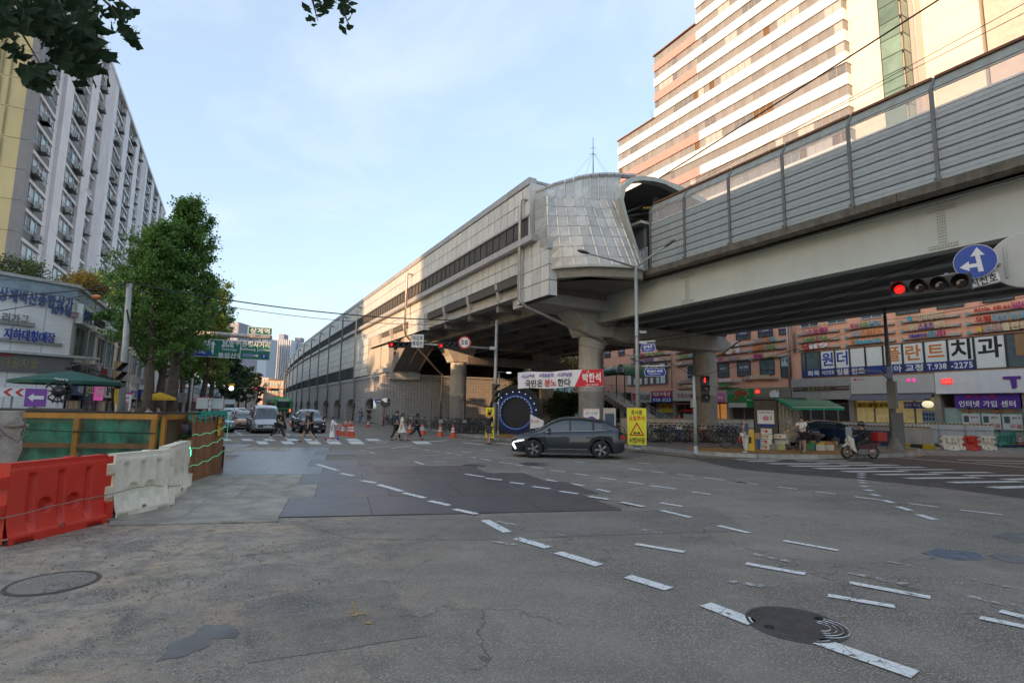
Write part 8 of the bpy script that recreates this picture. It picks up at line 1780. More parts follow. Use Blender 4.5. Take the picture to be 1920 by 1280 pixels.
def bluearrow(px,py,d,w_,h_,label,s1,s2,rzo=0,tilt=0):
 P_=PT(px,py,d);t=thing('street_name_sign',label,'street sign',tuple(P_),face(P_)+rzo);mb=MB();mb.ext([(-w_/2+.08,h_/2),(w_/2-.08,h_/2),(w_/2,.0),(w_/2-.08,-h_/2),(-w_/2+.08,-h_/2),(-w_/2,0)],.03,(0,0,0));mb.build('plate',SBL,t)
 mb=MB();mb.ext([(-w_/2+.06,h_/2+.02),(w_/2-.06,h_/2+.02),(w_/2+.02,.0),(w_/2-.06,-h_/2-.02),(-w_/2+.06,-h_/2-.02),(-w_/2-.02,0)],.02,(0,.012,0));mb.build('border',SW,t)
 text(s1,h_*.4,(0,-.01,h_*.14),TW,t,flat=True);text(s2,h_*.18,(0,-.01,-h_*.25),TW,t,flat=True);mb=MB();mb.tube([(-w_/2-.1,.03,h_/2+.12),(w_/2,.03,h_/2+.12)],.03,6);mb.build('bracket_arm',SW,t);return t
bluearrow(1215,652,dL-.2,.75,.38,'tilted blue street sign high on the lamp pole','상계로','Sanggye-ro',R_(-25));bluearrow(1228,697.5,dL+.1,1.0,.36,'wide blue street sign lower on the lamp pole','한글비석로','Hangeulbiseok-ro')
sb=G(1305,849,.15);dS=sb.dot(_F);t=pole('galvanised pedestrian signal pole in front of the bicycles',sb,(sb.x,sb.y,PT(1302,704,dS).z),.085,.07,GALV,'signal_pole','signal pole');bx('control_box',GALV,t,-.16,.02,-.15,.1,2.0,2.4)
vsignal(PT(1322,729,dS-.1),face(sb)+R_(8),'pedestrian light with a lit red man beside the big pier',lit=0,ped=True,r=.15)
tb=G(1679,843,.15);dT=tb.dot(_F);t=pole('weathered dark pole with flared foot at the right island',tb,(tb.x-.05,tb.y,PT(1653,572,dT).z),.2,.07,DPOLE,'utility_pole','utility pole',False)
mb=MB();mb.lathe([(.42,0),(.28,.25),(.2,.6)],16);mb.build('flared_foot',DPOLE,t);mb=MB();e_=PT(1612,694,dT)-tb;mb.tube([(0,0,PT(1660,715,dT).z-.15),(-.5,0,PT(1650,697,dT).z-.1),tuple(e_)],.035,6);mb.build('lamp_arm',GALV,t);mb=MB();mb.ball(tuple(e_),.3,12,6,(1.1,.4,.2));mb.build('lamp_head',mat('lamp_pale',(.5,.5,.5),.4),t)
P_=PT(1673,740,dT-.1);t=thing('traffic_light','edge-on grey traffic light on the dark pole','traffic light',tuple(P_),face(P_)+R_(75));bx('housing',mat('signal_grey',(.2,.21,.21),.6,var=.1),t,-.15,.15,-.2,.2,-.7,.7)
P_=PT(1684,808,dT-.3);t=thing('back_board','dark grey back of a tall sign board leaning on the dark pole','sign board',tuple(P_),face(P_)+R_(30));bx('board',mat('board_back',(.13,.14,.14),.6,var=.15),t,-.3,.3,-.02,.02,-.95,.95);mb=MB();mb.tube([(.28,0,.95),(.28,0,-1.05)],.025,5);mb.build('leg',STEEL,t)
bx('phone_plate',mat('pill_blue',(.2,.25,.4)),None,-.12,.12,-.02,.02,-.3,.3,label='small blue grey plate fixed to the dark pole below the window band',cat='sign').location=tuple(PT(1667,698,dT-.2))
dN=11.6;RA=mat('arm_rusty',(.3,.24,.2),.6,.4,var=.3,scale=8,streak=.6,dcol=(.2,.08,.03));t=thing('overhead_signal_mast','rusty signal arm reaching in from the right edge','signal arm',tuple(PT(1960,478,dN+.3)));o=PT(1960,478,dN+.3);mb=MB();mb.tube([(0,0,0),tuple(PT(1700,533,dN+.35)-o)],[.055,.035],8);mb.build('arm',RA,t)
P_=PT(1742,536,dN);hsignal(P_,face(P_)+R_(-6),4,'near traffic light with a lit red lamp, under the blue arrow sign',r=.15)
for k in range(2):bx('mount',GALV,t,*[v for a in zip(tuple(PT(1775+k*90,522-k*14,dN+.3)-o-Vector((.03,.03,.12))),tuple(PT(1775+k*90,522-k*14,dN+.3)-o+Vector((.03,.03,.12))))for v in a])
P_=PT(1828,490,dN-.1);t=thing('direction_disc','round blue sign with white straight-on and left arrows','road sign',tuple(P_),face(P_)+R_(-5))
for r,y,m in((.37,.02,SW),(.355,.0,mat('disc_blue',(.01,.06,.36),.4,var=.03))):mb=MB();mb.m=Matrix.Translation((0,y,0))@Matrix.Rotation(PI/2,4,'X');mb.lathe([(0,.01),(r,.01),(r,0)],36,sm=False);mb.build('disc',m,t)
mb=MB();mb.ext([(.04,-.24),(.13,-.24),(.09,.12),(.17,.11),(.05,.3),(-.07,.11),(.01,.12),(.03,-.05),(-.1,-.05),(-.1,.02),(-.26,-.1),(-.1,-.2),(-.1,-.13),(.035,-.13)],.008,(0,-.02,0));mb.build('arrow',SW,t)
P_=PT(1836,527,dN-.1);t=tsign(P_,face(P_)+R_(-5),.72,.25,SW,'동시신호',.19,TK,'white plate with four black characters under the blue arrow disc',border=TN,width=.6);t.rotation_euler[1]=R_(-9)
P_=PT(1925,487,dN);t=thing('mirror_back','pale round back of a sign or mirror cut by the right edge','road sign',tuple(P_),face(P_));mb=MB();mb.m=Matrix.Rotation(PI/2,4,'X');mb.lathe([(0,.02),(.6,.02),(.62,0)],30,sm=False);o_=mb.build('disc',mat('disc_back',(.5,.49,.44),.6,var=.06),t);bx('mount_bar',GALV,t,-.35,-.31,-.05,.0,-.35,.35)
mbp=G(719,799.5,.15);dM=mbp.dot(_F);t=thing('traffic_mirror','round convex traffic mirror on a red post at the tiled corner','mirror',tuple(mbp),face(mbp));zc=PT(722,754,dM).z-.15;mb=MB();mb.tube([(0,0,0),(0,0,zc-.35)],.045,8);mb.build('post',mat('post_red',(.45,.02,.03),.5),t);mb=MB();mb.m=Matrix.Translation((.1,-.05,zc))@Matrix.Rotation(PI/2,4,'X');mb.lathe([(0,.1),(.25,.07),(.43,0)],24);mb.build('mirror_glass',mat('mirror_glass',(.45,.42,.38),.06,1.,var=0),t);mb=MB();mb.m=Matrix.Translation((.1,-.04,zc))@Matrix.Rotation(PI/2,4,'X');mb.lathe([(.42,.02),(.47,0),(.42,-.05),(0,-.06)],24);mb.build('rim',mat('mirror_rim',(.2,.1,.05)),t)
q=G(708,797,.15);t=thing('one_way_sign','small blue sign with a white right arrow beside the mirror','road sign',tuple(q),face(q));zc=PT(708,752,q.dot(_F)).z-.15;mb=MB();mb.tube([(0,0,0),(0,0,zc)],.035,6);mb.build('post',GALV,t);bx('plate',SBL,t,-.33,.33,-.05,-.03,zc-.17,zc+.17);mb=MB();mb.ext([(-.24,-.05),(-.24,.05),(.08,.05),(.08,.11),(.26,0),(.08,-.11),(.08,-.05)],.008,(0,-.06,zc));mb.build('arrow',SW,t)
for px,py,y1,m,l in((805,805,753,mat('bollard_grey',(.18,.17,.17)),'grey square post on the kerb left of the lit pier'),(867,806,751,mat('bollard_grey',(.18,.17,.17)),'grey square post in front of the lit pier')):
 q=G(px,py,.15);t=thing('steel_post',l,'post',tuple(q));z1=PT(px,y1,q.dot(_F)).z-.15;bx('shaft',m,t,-.09,.09,-.09,.09,0,z1);bx('shoe',m,t,-.14,.14,-.14,.14,0,.04)
CO=mat('cone_orange',(.75,.1,.025),.5,var=.06,rnd=.1);CW=mat('cone_band',(.75,.75,.75),.4,var=0)
cone=thing('traffic_cone','x','traffic cone',(0,0,0));mb=MB();mb.lathe([(.16,.03),(.035,.72),(.03,.74),(0,.74)],16);mb.build('cone_body',CO,cone);bx('cone_foot',CO,cone,-.2,.2,-.2,.2,0,.035)
for z0,z1 in((.3,.39),(.46,.54)):mb=MB();mb.lathe([(.165-.1812*(z0-.03)+.003,z0),(.165-.1812*(z1-.03)+.003,z1)],16);mb.build('reflective_band',CW,cone)
snap(cone);first=True
for px,py,s_,z,l in((545,798,1,0,'orange cone right behind the silver minivan'),(532,800,1,0,'orange cone partly behind the walking couple'),(633,814,1.05,0,'leftmost orange cone of the cluster right of the girl'),(642.5,816,1.05,0,'second orange cone of the cluster right of the girl'),(655,817.5,1.15,0,'front left cone of the close pair in the cluster'),(660,818.5,1.2,0,'front right cone of the close pair in the cluster, largest'),(648,800,1,0,'orange cone behind the cluster at the kerb'),(656.5,800,1,.0,'orange cone just right of the one behind the cluster'),(690,801,1,.0,'lone orange cone below the person with the bag'),(768,811,1.05,0,'bright orange cone left of the person in black'),(793,814,1.05,0,'orange cone right of the person in black'),(825,817.5,1.15,0,'orange cone on the road before the parked bicycles'),(849,820,1.2,0,'orange cone left of the kerb end near the yellow sign')):
 p=G(px,py,z)
 if first:o=cone;o.location=tuple(p);o['label']=l;first=False
 else:o=copy_tree(cone,None,tuple(p),random.random()*6,l)
 o.scale=(s_,s_,s_);o['group']='traffic cones'
YS=mat('banner_yellow',(.78,.68,.03),.55,var=.04,scale=4)
def warn(px,py,w_,h_,d,rzo,label):
 P_=PT(px,py,d);t=thing('warning_sign',label,'warning sign',tuple(P_),face(P_)+rzo,'yellow roadworks signs');bx('panel',YS,t,-w_/2,w_/2,-.01,.01,-h_/2,h_/2)
 for x in(-w_/2,w_/2):mb=MB();mb.tube([(x,.02,h_/2),(x,.02,-h_/2-.1)],.018,5);mb.build('frame_bar',GALV,t)
 bx('foot',STEEL,t,-.15,.15,-.2,.2,-h_/2-.1,-h_/2)
 text('공사중',h_*.13,(0,-.014,h_*.38),TK,t,width=w_*.6,flat=True);text('요철주의',h_*.13,(0,-.014,h_*.22),TR,t,width=w_*.82,flat=True);text('서행바람',h_*.14,(0,-.014,-h_*.38),TK,t,width=w_*.84,flat=True)
 a,b=.33*w_*1.2,.3*w_*1.2
 for k,(q,m)in enumerate((([(-.4*w_,-.25*h_),(0,.12*h_),(.4*w_,-.25*h_)],TR),([(-.29*w_,-.215*h_),(0,.05*h_),(.29*w_,-.215*h_)],YS))):mb=MB();mb.add([(x,-.013-.003*k,z)for x,z in q],[(0,2,1)]);mb.build('triangle',m,t)
 mb=MB()
 pts=[(-.2*w_,-.2*h_)]+[(-.1*w_+.085*w_*math.cos(a_),-.195*h_+.05*h_*math.sin(a_))for a_ in[PI-PI*k/6 for k in range(7)]]+[(.1*w_+.085*w_*math.cos(a_),-.195*h_+.05*h_*math.sin(a_))for a_ in[PI-PI*k/6 for k in range(7)]]+[(.2*w_,-.2*h_)]
 mb.add([(x,-.02,z)for x,z in pts],[tuple(range(len(pts)))]);mb.build('bump_symbol',TK,t);return t
warn(1194,799,.83,1.63,23.9,R_(3),'large yellow roadworks warning sign with a red triangle at the kerb');warn(918.5,792,.7,1.8,32,R_(-45),'narrow angled yellow sign behind the man with the backpack')
ba_,bb2=PT(971,713,30.5),PT(1131,708.5,28.5);bd=bb2-ba_;t=thing('election_banner','white and red political banner stretched under the railway','banner',tuple((ba_+bb2)/2),math.atan2(bd.y,bd.x));W_=Vector((bd.x,bd.y,0)).length;H_=.92
rows_=[[(-W_/2+W_*i/24,.03*math.sin(i*.9),-H_/2+H_*j+.03*math.sin(i*.5))for i in range(25)]for j in(0,1)];mb=MB();mb.grid(rows_);mb.build('cloth',mat('banner_white',(.74,.73,.76),.7,var=.04),t);t.rotation_euler[1]=R_(-1.5)
mb=MB();mb.add([(W_*.18,-.04,-H_/2+.02),(W_*.5,-.04,-H_/2+.02),(W_*.5,-.04,H_/2),(W_*.27,-.04,H_/2)],[(0,1,2,3)]);mb.build('red_panel',mat('banner_red',(.6,.02,.04),.7,var=.04),t)
for s_,hh,x,z,wd,m in(('√집값폭등',.2,-W_*.37,.25,.85,TP),('√대출절벽',.2,-W_*.15,.25,.85,TP),('√내로남불',.2,W_*.07,.25,.85,TP),('국민은',.4,-W_*.3,-.18,1.05,TK),('분노',.4,-W_*.1,-.18,.7,TR),('한다',.4,W_*.06,-.18,.75,TK),('박한석',.48,W_*.375,.03,1.0,TW),('노원갑 당협위원장',.09,W_*.375,-.36,.7,TW)):text(s_,hh,(x,-.06,z),m,t,width=wd,flat=True,bold=.04)
mb=MB();mb.ball((W_*.34,-.06,.35),.05,8,6,(.8,.2,1.1));mb.build('emblem',TW,t)
wire([PT(926,722,33),ba_+Vector((0,0,-.4))],.008,'cord from the signal mast to the lower left banner corner','banner_cord','cord');wire([bb2+Vector((0,0,-.35)),PT(1430,724,30)],.006,'thin cord running right from the banner past the pole','banner_cord','cord',sag=.01)
rp0=VU(17.6,43.5,.15);P_=GD(966,38.5,.15);t=thing('light_ring','big dark ring archway with blue inside and small white lights','light ring',(P_.x,P_.y,.15),face(P_)+R_(-8));RO,RI=1.85,1.42
def ringm(ro,ri,y0,y1,n=40,z0=1.55):
 mb=MB();rows_=[]
 for k in range(n+1):
  a=2*PI*k/n;rows_.append([(r*math.cos(a),y,z0+r*math.sin(a))for r,y in((ri,y0),(ro,y0),(ro,y1),(ri,y1),(ri,y0))])
 mb.grid(rows_,sm=False);return mb
ringm(1.98,1.6,0,.5).build('outer_ring',mat('ring_black',(.012,.012,.014),.35,var=0),t);ringm(1.6,1.15,.12,.5).build('inner_ring',mat('ring_blue',(.01,.022,.07),.3,var=.1,emis=.03),t)
mb=MB();mb.m=Matrix.Translation((0,.4,1.55))@Matrix.Rotation(PI/2,4,'X');mb.lathe([(0,0),(1.2,0)],36,sm=False);mb.build('ring_back',mat('ring_inside',(.02,.022,.03),.4,var=0),t)
for k in range(10):a=R_(8)+PI*.91*k/9;mb=MB();mb.ball((1.5*math.cos(a),.1,1.55+1.5*math.sin(a)),.028,8,5);mb.build('ring_light',mat('led_white',(.7,.85,1),emis=.8,var=0),t)
for k in range(16):a=R_(-10)+PI*1.11*k/15;mb=MB();mb.ball((1.12*math.cos(a),.1,1.55+1.12*math.sin(a)),.016,6,4);mb.build('ring_light',mat('led_white',(.7,.85,1)),t)
for r in(1.22,1.17):ringm(r+.012,r-.012,.09,.12).build('light_line',mat('led_blue',(.1,.2,.6),emis=.12,var=0),t)
for x in(-1.5,1.5):bx('foot_light',mat('led_blue',(.2,.4,1)),t,x-.05,x+.05,-.05,0,.1,.5)
sx0=OF.L(1150,700,-6);SF_=Fac(_vo*(OD-7.5),OF.a)
def onS(px,py):return SF_.L(px,py)
x0,z0_=onS(1140,700);x1,_=onS(1183,700);xr_,zr_=onS(1262,790)
t=SF_.root('stair_entrance','green domed canopy over the outdoor stairs with white front sign','stair entrance',0,0,0);GC_=mat('canopy_green',(.02,.13,.07),.3,var=.15)
cw=(x1-x0);rows_=[]
for yy in(-.9,2.5):rows_.append([(x1-.75+.8*math.cos(a)*1.0,yy,z0_-.35+1.2*max(0,math.sin(a)))for a in[PI*k/12 for k in range(13)]])
mb=MB();mb.grid(rows_);mb.build('canopy',GC_,t);rows_=[[(x0-2.2+(x1-x0+1.4)*f_,.2+.9*math.cos(a),z0_-.1+.95*math.sin(a)-.1*(1-f_))for a in[PI*k/10 for k in range(11)]]for f_ in(0,1)];mb=MB();mb.grid(rows_);mb.build('canopy',GC_,t)
for f_ in(0,.33,.66,1):mb=MB();mb.tube([(x0-2.2+(x1-x0+1.4)*f_,.2+.92*math.cos(a),z0_-.1+.97*math.sin(a)-.1*(1-f_))for a in[PI*k/10 for k in range(11)]],.03,5);mb.build('canopy_rib',CBLK,t)
mb=MB();pts=[(x1-.75+.72*math.cos(a),z0_-.1+.75*math.sin(a))for a in[PI*k/12 for k in range(13)]];mb.ext(pts,.06,(0,-1.0,0));mb.build('front_sign',SW,t);text('상계약국',.22,(x1-.75,-1.02,z0_+.12),TB,t,flat=True)
for xx in(x1-1.5,x1):bx('canopy_post',GC_,t,xx-.05,xx+.05,-.95,-.85,.1,z0_)
zt_=onS(1140,735)[1]
for k in range(18):
 f_=k/18;xx=x0+.6+(xr_-x0-.6)*f_;zz=zt_+(.15-zt_)*f_;bx('step',CONC,t,xx,xx+(xr_-x0)/18+.05,-1.9,.1,zz-.25,zz)
for yy in(-1.95,.1):
 for o in(.0,.35,.7):mb=MB();mb.tube([(x0+.6,yy,zt_+.3+o),(xr_,yy,.35+o)],.025,5);mb.build('handrail',SRIB,t)
 for k in range(9):f_=k/8;bx('baluster',SRIB,t,x0+.6+(xr_-x0-.6)*f_-.02,x0+.6+(xr_-x0-.6)*f_+.02,yy-.02,yy+.02,zt_+(.15-zt_)*f_,zt_+(.15-zt_)*f_+.95)
 mb=MB();mb.ext([(x0+.4,zt_-.45),(x0+.4,zt_),(xr_,.2),(xr_,.0),(xr_-.4,0)],.06,(0,yy,0));mb.build('stringer',mat('stringer_beige',(.5,.45,.38),.7),t)
bx('bridge_deck',CONC,t,x0-7,x0+.6,-1.9,1.5,zt_-.5,zt_);
t=signboard('construction_panel','white panel with orange stripes and three grey characters behind the car','construction sign',1109,783,29,.85,1.0,SW);text('공사중',.17,(0,-.02,.25),TN,t,width=.68,flat=True)
for k in range(6):mb=MB();x=-.42+k*.14;mb.add([(x,-.017,.4),(x+.06,-.017,.4),(x+.12,-.017,.5),(x+.06,-.017,.5)],[(0,1,2,3)]);mb.build('stripe',mat('stripe_orange',(.6,.25,.1)),t)
mb=MB();mb.m=Matrix.Translation((0,-.02,-.2))@Matrix.Rotation(PI/2,4,'X');mb.lathe([(0,0),(.28,0)],20,sm=False);mb.build('purple_disc',TP,t)
t=signboard('information_kiosk','beige framed information panel with a blue-grey screen left of the yellow sign','information board',1143,790,30,.7,1.5,mat('kiosk_beige',(.55,.5,.42)),False);bx('screen',mat('screen_blue',(.1,.13,.18),.2),t,-.25,.25,-.03,-.015,-.6,.45);bx('foot',STEEL,t,-.3,.3,-.05,.1,-1.2,-.75)
q=PT(1003,790,33);t=thing('leaning_banner','white triangular banner with orange letters in front of the ring','banner',tuple(q),face(q));mb=MB();mb.add([(-.3,0,.45),(.55,0,.05),(.5,0,-.3),(-.3,0,-.45)],[(0,3,2,1)]);mb.build('cloth',mat('banner_white',(.74,.73,.76)),t);text('현수막',.2,(.0,-.02,.0),TO,t,width=.5,flat=True);bx('stand',STEEL,t,-.32,-.28,0,.04,-.9,.45)
def railing(a,b,z,h_,label,n=8):
 a=Vector(a);b=Vector(b);d=b-a;t=thing('railing',label,'railing',(a.x,a.y,z),math.atan2(d.y,d.x));L_=d.length
 for zz in(h_,h_*.5):mb=MB();mb.tube([(0,0,zz),(L_,0,zz)],.025,6);mb.build('rail',GALV,t)
 for k in range(n+1):mb=MB();mb.tube([(L_*k/n,0,0),(L_*k/n,0,h_)],.022,6);mb.build('railing_post',GALV,t)
railing(G(938,812,.15),G(1000,812,.15),.15,1.1,'low steel railing in front of the blue light ring',5)
railing(G(1030,800,.15),G(1180,806,.15),.15,1.0,'green grey railing behind the moving car',9)
lw=thing('low_wall','long low cream wall behind the bicycle rows','wall',tuple(GD(1165,41.5,.15)),R_(3));bx('wall',mat('wall_cream',(.62,.58,.5),.8,var=.1,streak=.3),lw,0,10.6,0,.2,0,1.18);bx('wall_cap',mat('cap_tan',(.35,.32,.25)),lw,0,10.6,-.04,.24,1.18,1.26)
for px,py,d,l in((487,728,140,'distant red traffic light left of the far round sign'),(513,730,140,'distant red traffic light right of the far round sign'),(498,749,200,'very distant red light, lower left'),(508,750,200,'very distant red light, lower right')):
 P_=PT(px,py,d);t=hsignal(P_,face(P_),4,l,r=.2*d/110)
t=thing('far_signal_arms','thin arms carrying the distant traffic lights across the street','signal arm',tuple(PT(535,729,140)));o=PT(535,729,140);mb=MB();mb.tube([(0,0,0),tuple(PT(420,727,140)-o)],.08,5);mb.build('arm',STEEL,t);mb=MB();mb.tube([tuple(PT(523,720,140)-o),tuple(PT(523,768,140)-o)],.12,5);mb.build('arm_post',STEEL,t)
P_=PT(486,727,138);t=thing('round_far_sign','small dark round sign between two distant red lights','road sign',tuple(P_),face(P_));mb=MB();mb.m=Matrix.Rotation(PI/2,4,'X');mb.lathe([(0,0),(.45,0)],14,sm=False);o_=mb.build('disc',CBLK,t)
P_=PT(434,725,90);t=thing('beacon_sign','yellow plate over a bright round light above the street','road sign',tuple(P_),face(P_));bx('plate',mat('tag_yellow',(.65,.4,.02)),t,-.45,.45,0,.1,.1,.6);mb=MB();mb.ball((0,-.1,-.25),.36,12,8,(1,.4,1));mb.build('lamp',mat('white_glow',(1,.97,.9),emis=1.5,var=0),t);bx('plate_post',STEEL,t,-2.2,-2.1,0,.1,-7,1);bx('plate_arm',STEEL,t,-2.2,0,.04,.09,.3,.36)
for px,top,l in((397,700,'grey lamp pole far down the left pavement'),(470,745,'thin grey pole among the far trees')):q=GD(px,95,.1);pole(l,q,(q.x,q.y,PT(px,top,95).z),.12,.08)
# ================= vegetable kiosk and stall =================
kb=GD(1418,30.5,.15);kb2=GD(1512,29.5,.15);kd=kb2-kb;KL=Vector((kd.x,kd.y,0)).length;kr=math.atan2(kd.y,kd.x);kt=thing('kiosk','dark wooden street kiosk with a green awning and a poster','kiosk',(kb.x,kb.y,.15),kr);DW=mat('kiosk_brown',(.09,.075,.065),.7,var=.12,streak=.2)
for k in range(9):bx('wall_board',DW,kt,0,1.1,-.02,.02,.1+k*.27,.36+k*.27)
bx('side_wall',DW,kt,1.1,1.15,-.05,1.8,.0,2.6);bx('back_wall',DW,kt,0,KL,1.75,1.85,0,2.6);bx('roof',mat('kiosk_roof',(.07,.07,.07),.7),kt,-.15,KL+.1,-.15,1.95,2.55,2.68);bx('end_wall',DW,kt,KL-.06,KL,.0,1.8,0,2.55);bx('left_wall',DW,kt,-.02,.03,0,1.8,0,2.6)
mb=MB();mb.grid([[(1.2+(KL-1.3)*i/20,-.02+.05*math.sin(i*2.2),2.5-2.3*j)for i in range(21)]for j in(0,1)]);mb.build('plastic_curtain',mat('plastic_sheet',(.2,.19,.17),.3,var=.4,scale=8),kt)
mb=MB();mb.add([(.95,.1,2.72),(KL+1.2,.1,2.55),(KL+1.7,-1.5,2.15),(1.8,-1.6,2.15),(.95,.1,2.66),(KL+1.2,.1,2.5),(KL+1.7,-1.5,2.0),(1.8,-1.6,2.0)],[(0,3,2,1),(2,3,7,6),(1,2,6,5),(0,4,7,3)]);mb.build('awning',mat('awning_teal',(.0,.26,.19),.6,var=.06),kt);mb=MB();mb.tube([(1.8,-1.6,2.14),(KL+1.7,-1.5,2.14)],.03,6);mb.build('awning_bar',SRIB,kt)
p_=bx('poster',SW,kt,.12,.98,-.06,-.03,1.05,1.95);bx('poster_band',SBL,p_,.12,.98,-.07,-.06,1.05,1.18);mb=MB();mb.ball((.55,-.07,1.5),.14,12,8,(1.2,.1,1));mb.build('poster_flower',mat('poster_pink',(.6,.2,.35)),p_);text('건강한 상계시장',.09,(.55,-.068,1.82),TB,p_,width=.75,flat=True)
pf_=bx('poster_leaf',TG,p_,.78,.85,-.07,-.062,1.4,1.65)
def crate(px,py,d,w_,h_,dp,m,label,z=0,name='crate',tx=None,cat='box',grp=None):
 P_=GD(px,d,.15+z);t=thing(name,label,cat,(P_.x,P_.y,.15+z),face(P_)+R_(random.uniform(-10,10)),grp);bevel(bx('body',m,t,-w_/2,w_/2,-dp/2,dp/2,0,h_),.012)
 if tx:mb=MB();mb.m=Matrix.Translation((0,-dp/2-.004,h_*.5))@Matrix.Rotation(PI/2,4,'X');mb.lathe([(0,0),(h_*.28,0)],14,sm=False);mb.build('round_print',tx,t);text('청과',h_*.3,(-w_*.3,-dp/2-.004,h_*.6),TK,t,flat=True)
 return t
CW_=mat('carton_white',(.6,.58,.52),.7,var=.06);CBR=mat('carton_brown',(.35,.23,.12),.7,var=.1);CBU=mat('crate_blue',(.02,.08,.25),.5,var=.1)
for k,(z,l)in enumerate(((0,'lowest'),(.26,'second'),(.52,'third'),(.78,'topmost'))):crate(1437,834,26.6,.5,.25,.4,CW_,f'{l} white fruit carton of the tall stack before the kiosk',z,'carton',TR if k%2 else TO,grp='cartons stacked before the kiosk')
crate(1420,834,26.8,.38,.5,.4,CBU,'blue plastic tub left of the carton stack',0,'tub');crate(1422,834,26.9,.4,.3,.35,CBR,'open brown box lying on the blue tub',.5,'carton');crate(1449,836,26.4,.3,.32,.3,mat('tin_grey',(.2,.21,.2),.4,.4),'small grey tin bin right of the cartons',0,'bin')
crate(1462,834,26.6,.5,.3,.4,mat('carton_lime',(.4,.42,.2)),'pale green sack carton under the orange topped box',0,'carton');crate(1464,834,26.6,.55,.22,.4,CW_,'orange and white fruit box on the pale green carton',.55,'carton',TO);crate(1466,834,26.7,.6,.25,.4,mat('cloth_pale',(.5,.5,.45)),'pale cloth covered box between the two fruit boxes',.3,'carton')
for k,(px,m,w_,l)in enumerate(((1530,CBU,.7,'blue tub of greens at the right of the stall'),(1545,mat('tub_red',(.4,.06,.05)),.5,'red crate with vegetables'),(1556,CW_,.35,'white box with fruit at the end of the stall'),(1517,mat('tub_green',(.05,.2,.1)),.5,'green crate beside the seated stallholder'),(1539,CW_,.4,'small white carton in front of the blue tub'))):
 t=crate(px,836,27.2-.2*k,w_,.28,.4,m,l,0,'vegetable_box');
 mb=MB()
 for q in range(16):mb.ball((random.uniform(-w_/2+.06,w_/2-.06),random.uniform(-.15,.15),.3),random.uniform(.04,.07),7,5)
 mb.build('vegetables',mat('veg_%d'%(k%3),((.08,.2,.03),(.6,.45,.05),(.5,.12,.05))[k%3],.6,var=.3,scale=12),t,kind='stuff')
for px,py,l in((1408,838,'yellow folding floor sign left of the cartons'),):
 P_=GD(1409,25.8,.15);t=thing('floor_sign',l,'floor sign',tuple(P_),face(P_)+R_(-20));mb=MB();mb.add([(-.22,-.2,0),(.22,-.2,0),(.14,0,1.0),(-.14,0,1.0),(-.22,.2,0),(.22,.2,0)],[(0,1,2,3),(5,4,3,2)]);mb.build('panel',mat('sign_mustard',(.5,.33,.03),.5),t);bx('symbol',TK,t,-.05,.05,-.16,-.13,.35,.65)
t=thing('tarpaulin','striped and blue tarpaulin heap over goods right of the stall','tarpaulin',tuple(GD(1535,29,.15)),face(GD(1535,29,.15)));mb=MB();mb.grid([[(-1+2*i/10,-.5+j*.25,.5+.3*math.sin(i*1.1+j)-.05*abs(i-5))for i in range(11)]for j in range(5)]);mb.build('sheet',mat('tarp_dark',(.04,.05,.08),.5,var=.5,scale=4),t);bx('goods',CBR,t,-.9,.9,-.4,.4,0,.35)
P_=GD(1532,34,.15);car('dark blue car roof and windscreen parked behind the stall',(P_.x,P_.y,.1),R_(160),'sedan',(.02,.03,.05),False)
P_=GD(1600,31.5,.1);t=thing('blue_panel_fence','dark blue panel fence behind the scooter rider','fence',(P_.x,P_.y,.1),OF.a+R_(4))
for k in range(5):bx('panel',mat('panel_navy',(.02,.06,.16),.5,var=.1),t,-3.2+k*1.1,-2.14+k*1.1,-.03,.03,.1,.95)
# ================= hoardings, far barriers =================
HP=mat('hoarding_panel',(.52,.54,.56),.5,.1,var=.04,streak=.12,rnd=.04);BY=mat('stripe_yellow',(.7,.5,.02),.5,var=0);BB=mat('stripe_black',(.02,.02,.02),.5,var=0)
def hoarding(pa,pb,da,db,h_,n,label,conc=False,z=0.):
 a=GD(pa,da,0);b=GD(pb,db,0);a.z=b.z=z;d=b-a;L_=d.length;t=thing('hoarding',label,'hoarding',tuple(a),math.atan2(d.y,d.x),'steel hoardings of the building site');z0=.25 if conc else.02
 for k in range(n):bx('panel',HP,t,k*L_/n+.008,(k+1)*L_/n-.008,-.02,.02,z0,h_-.06)
 for k in range(int(L_/.12)):
  mb=MB();x=k*.12;mb.add([(x,-.04,h_-.07),(x+.06,-.04,h_-.07),(x+.1,-.04,h_),(x+.04,-.04,h_)],[(0,1,2,3)])if 0 else None
 s1,s2=MB(),MB()
 for k in range(int(L_/.1)):(s1 if k%2 else s2).box(k*.1,(k+1)*.1,-.035,.035,h_-.06,h_)
 s1 .build('stripe_rail',BY,t,kind='stuff');s2 .build('stripe_rail',BB,t,kind='stuff')
 if conc:
  for k in range(n):bx('kerb_block',BY if k%2 else mat('block_dark',(.07,.06,.05),.9),t,k*L_/n+.02,(k+1)*L_/n-.02,-.15,.15,0,.24)
 else:
  mb=MB();mb.tube([(0,-.06,h_*.72),(L_,-.06,h_*.72)],.025,6);mb.build('tube_rail',GALV,t)
  for k in range(0,n,3):mb=MB();mb.tube([(k*L_/n,-.07,0),(k*L_/n,-.07,h_)],.025,6);mb.build('tube_post',GALV,t)
 return t
hoarding(1560,1753,35.5,30.8,1.28,10,'front low white steel hoarding on striped kerb blocks',True)
hoarding(1500,1866,40,34,1.42,24,'rear white steel hoarding along the shops with a striped top rail')
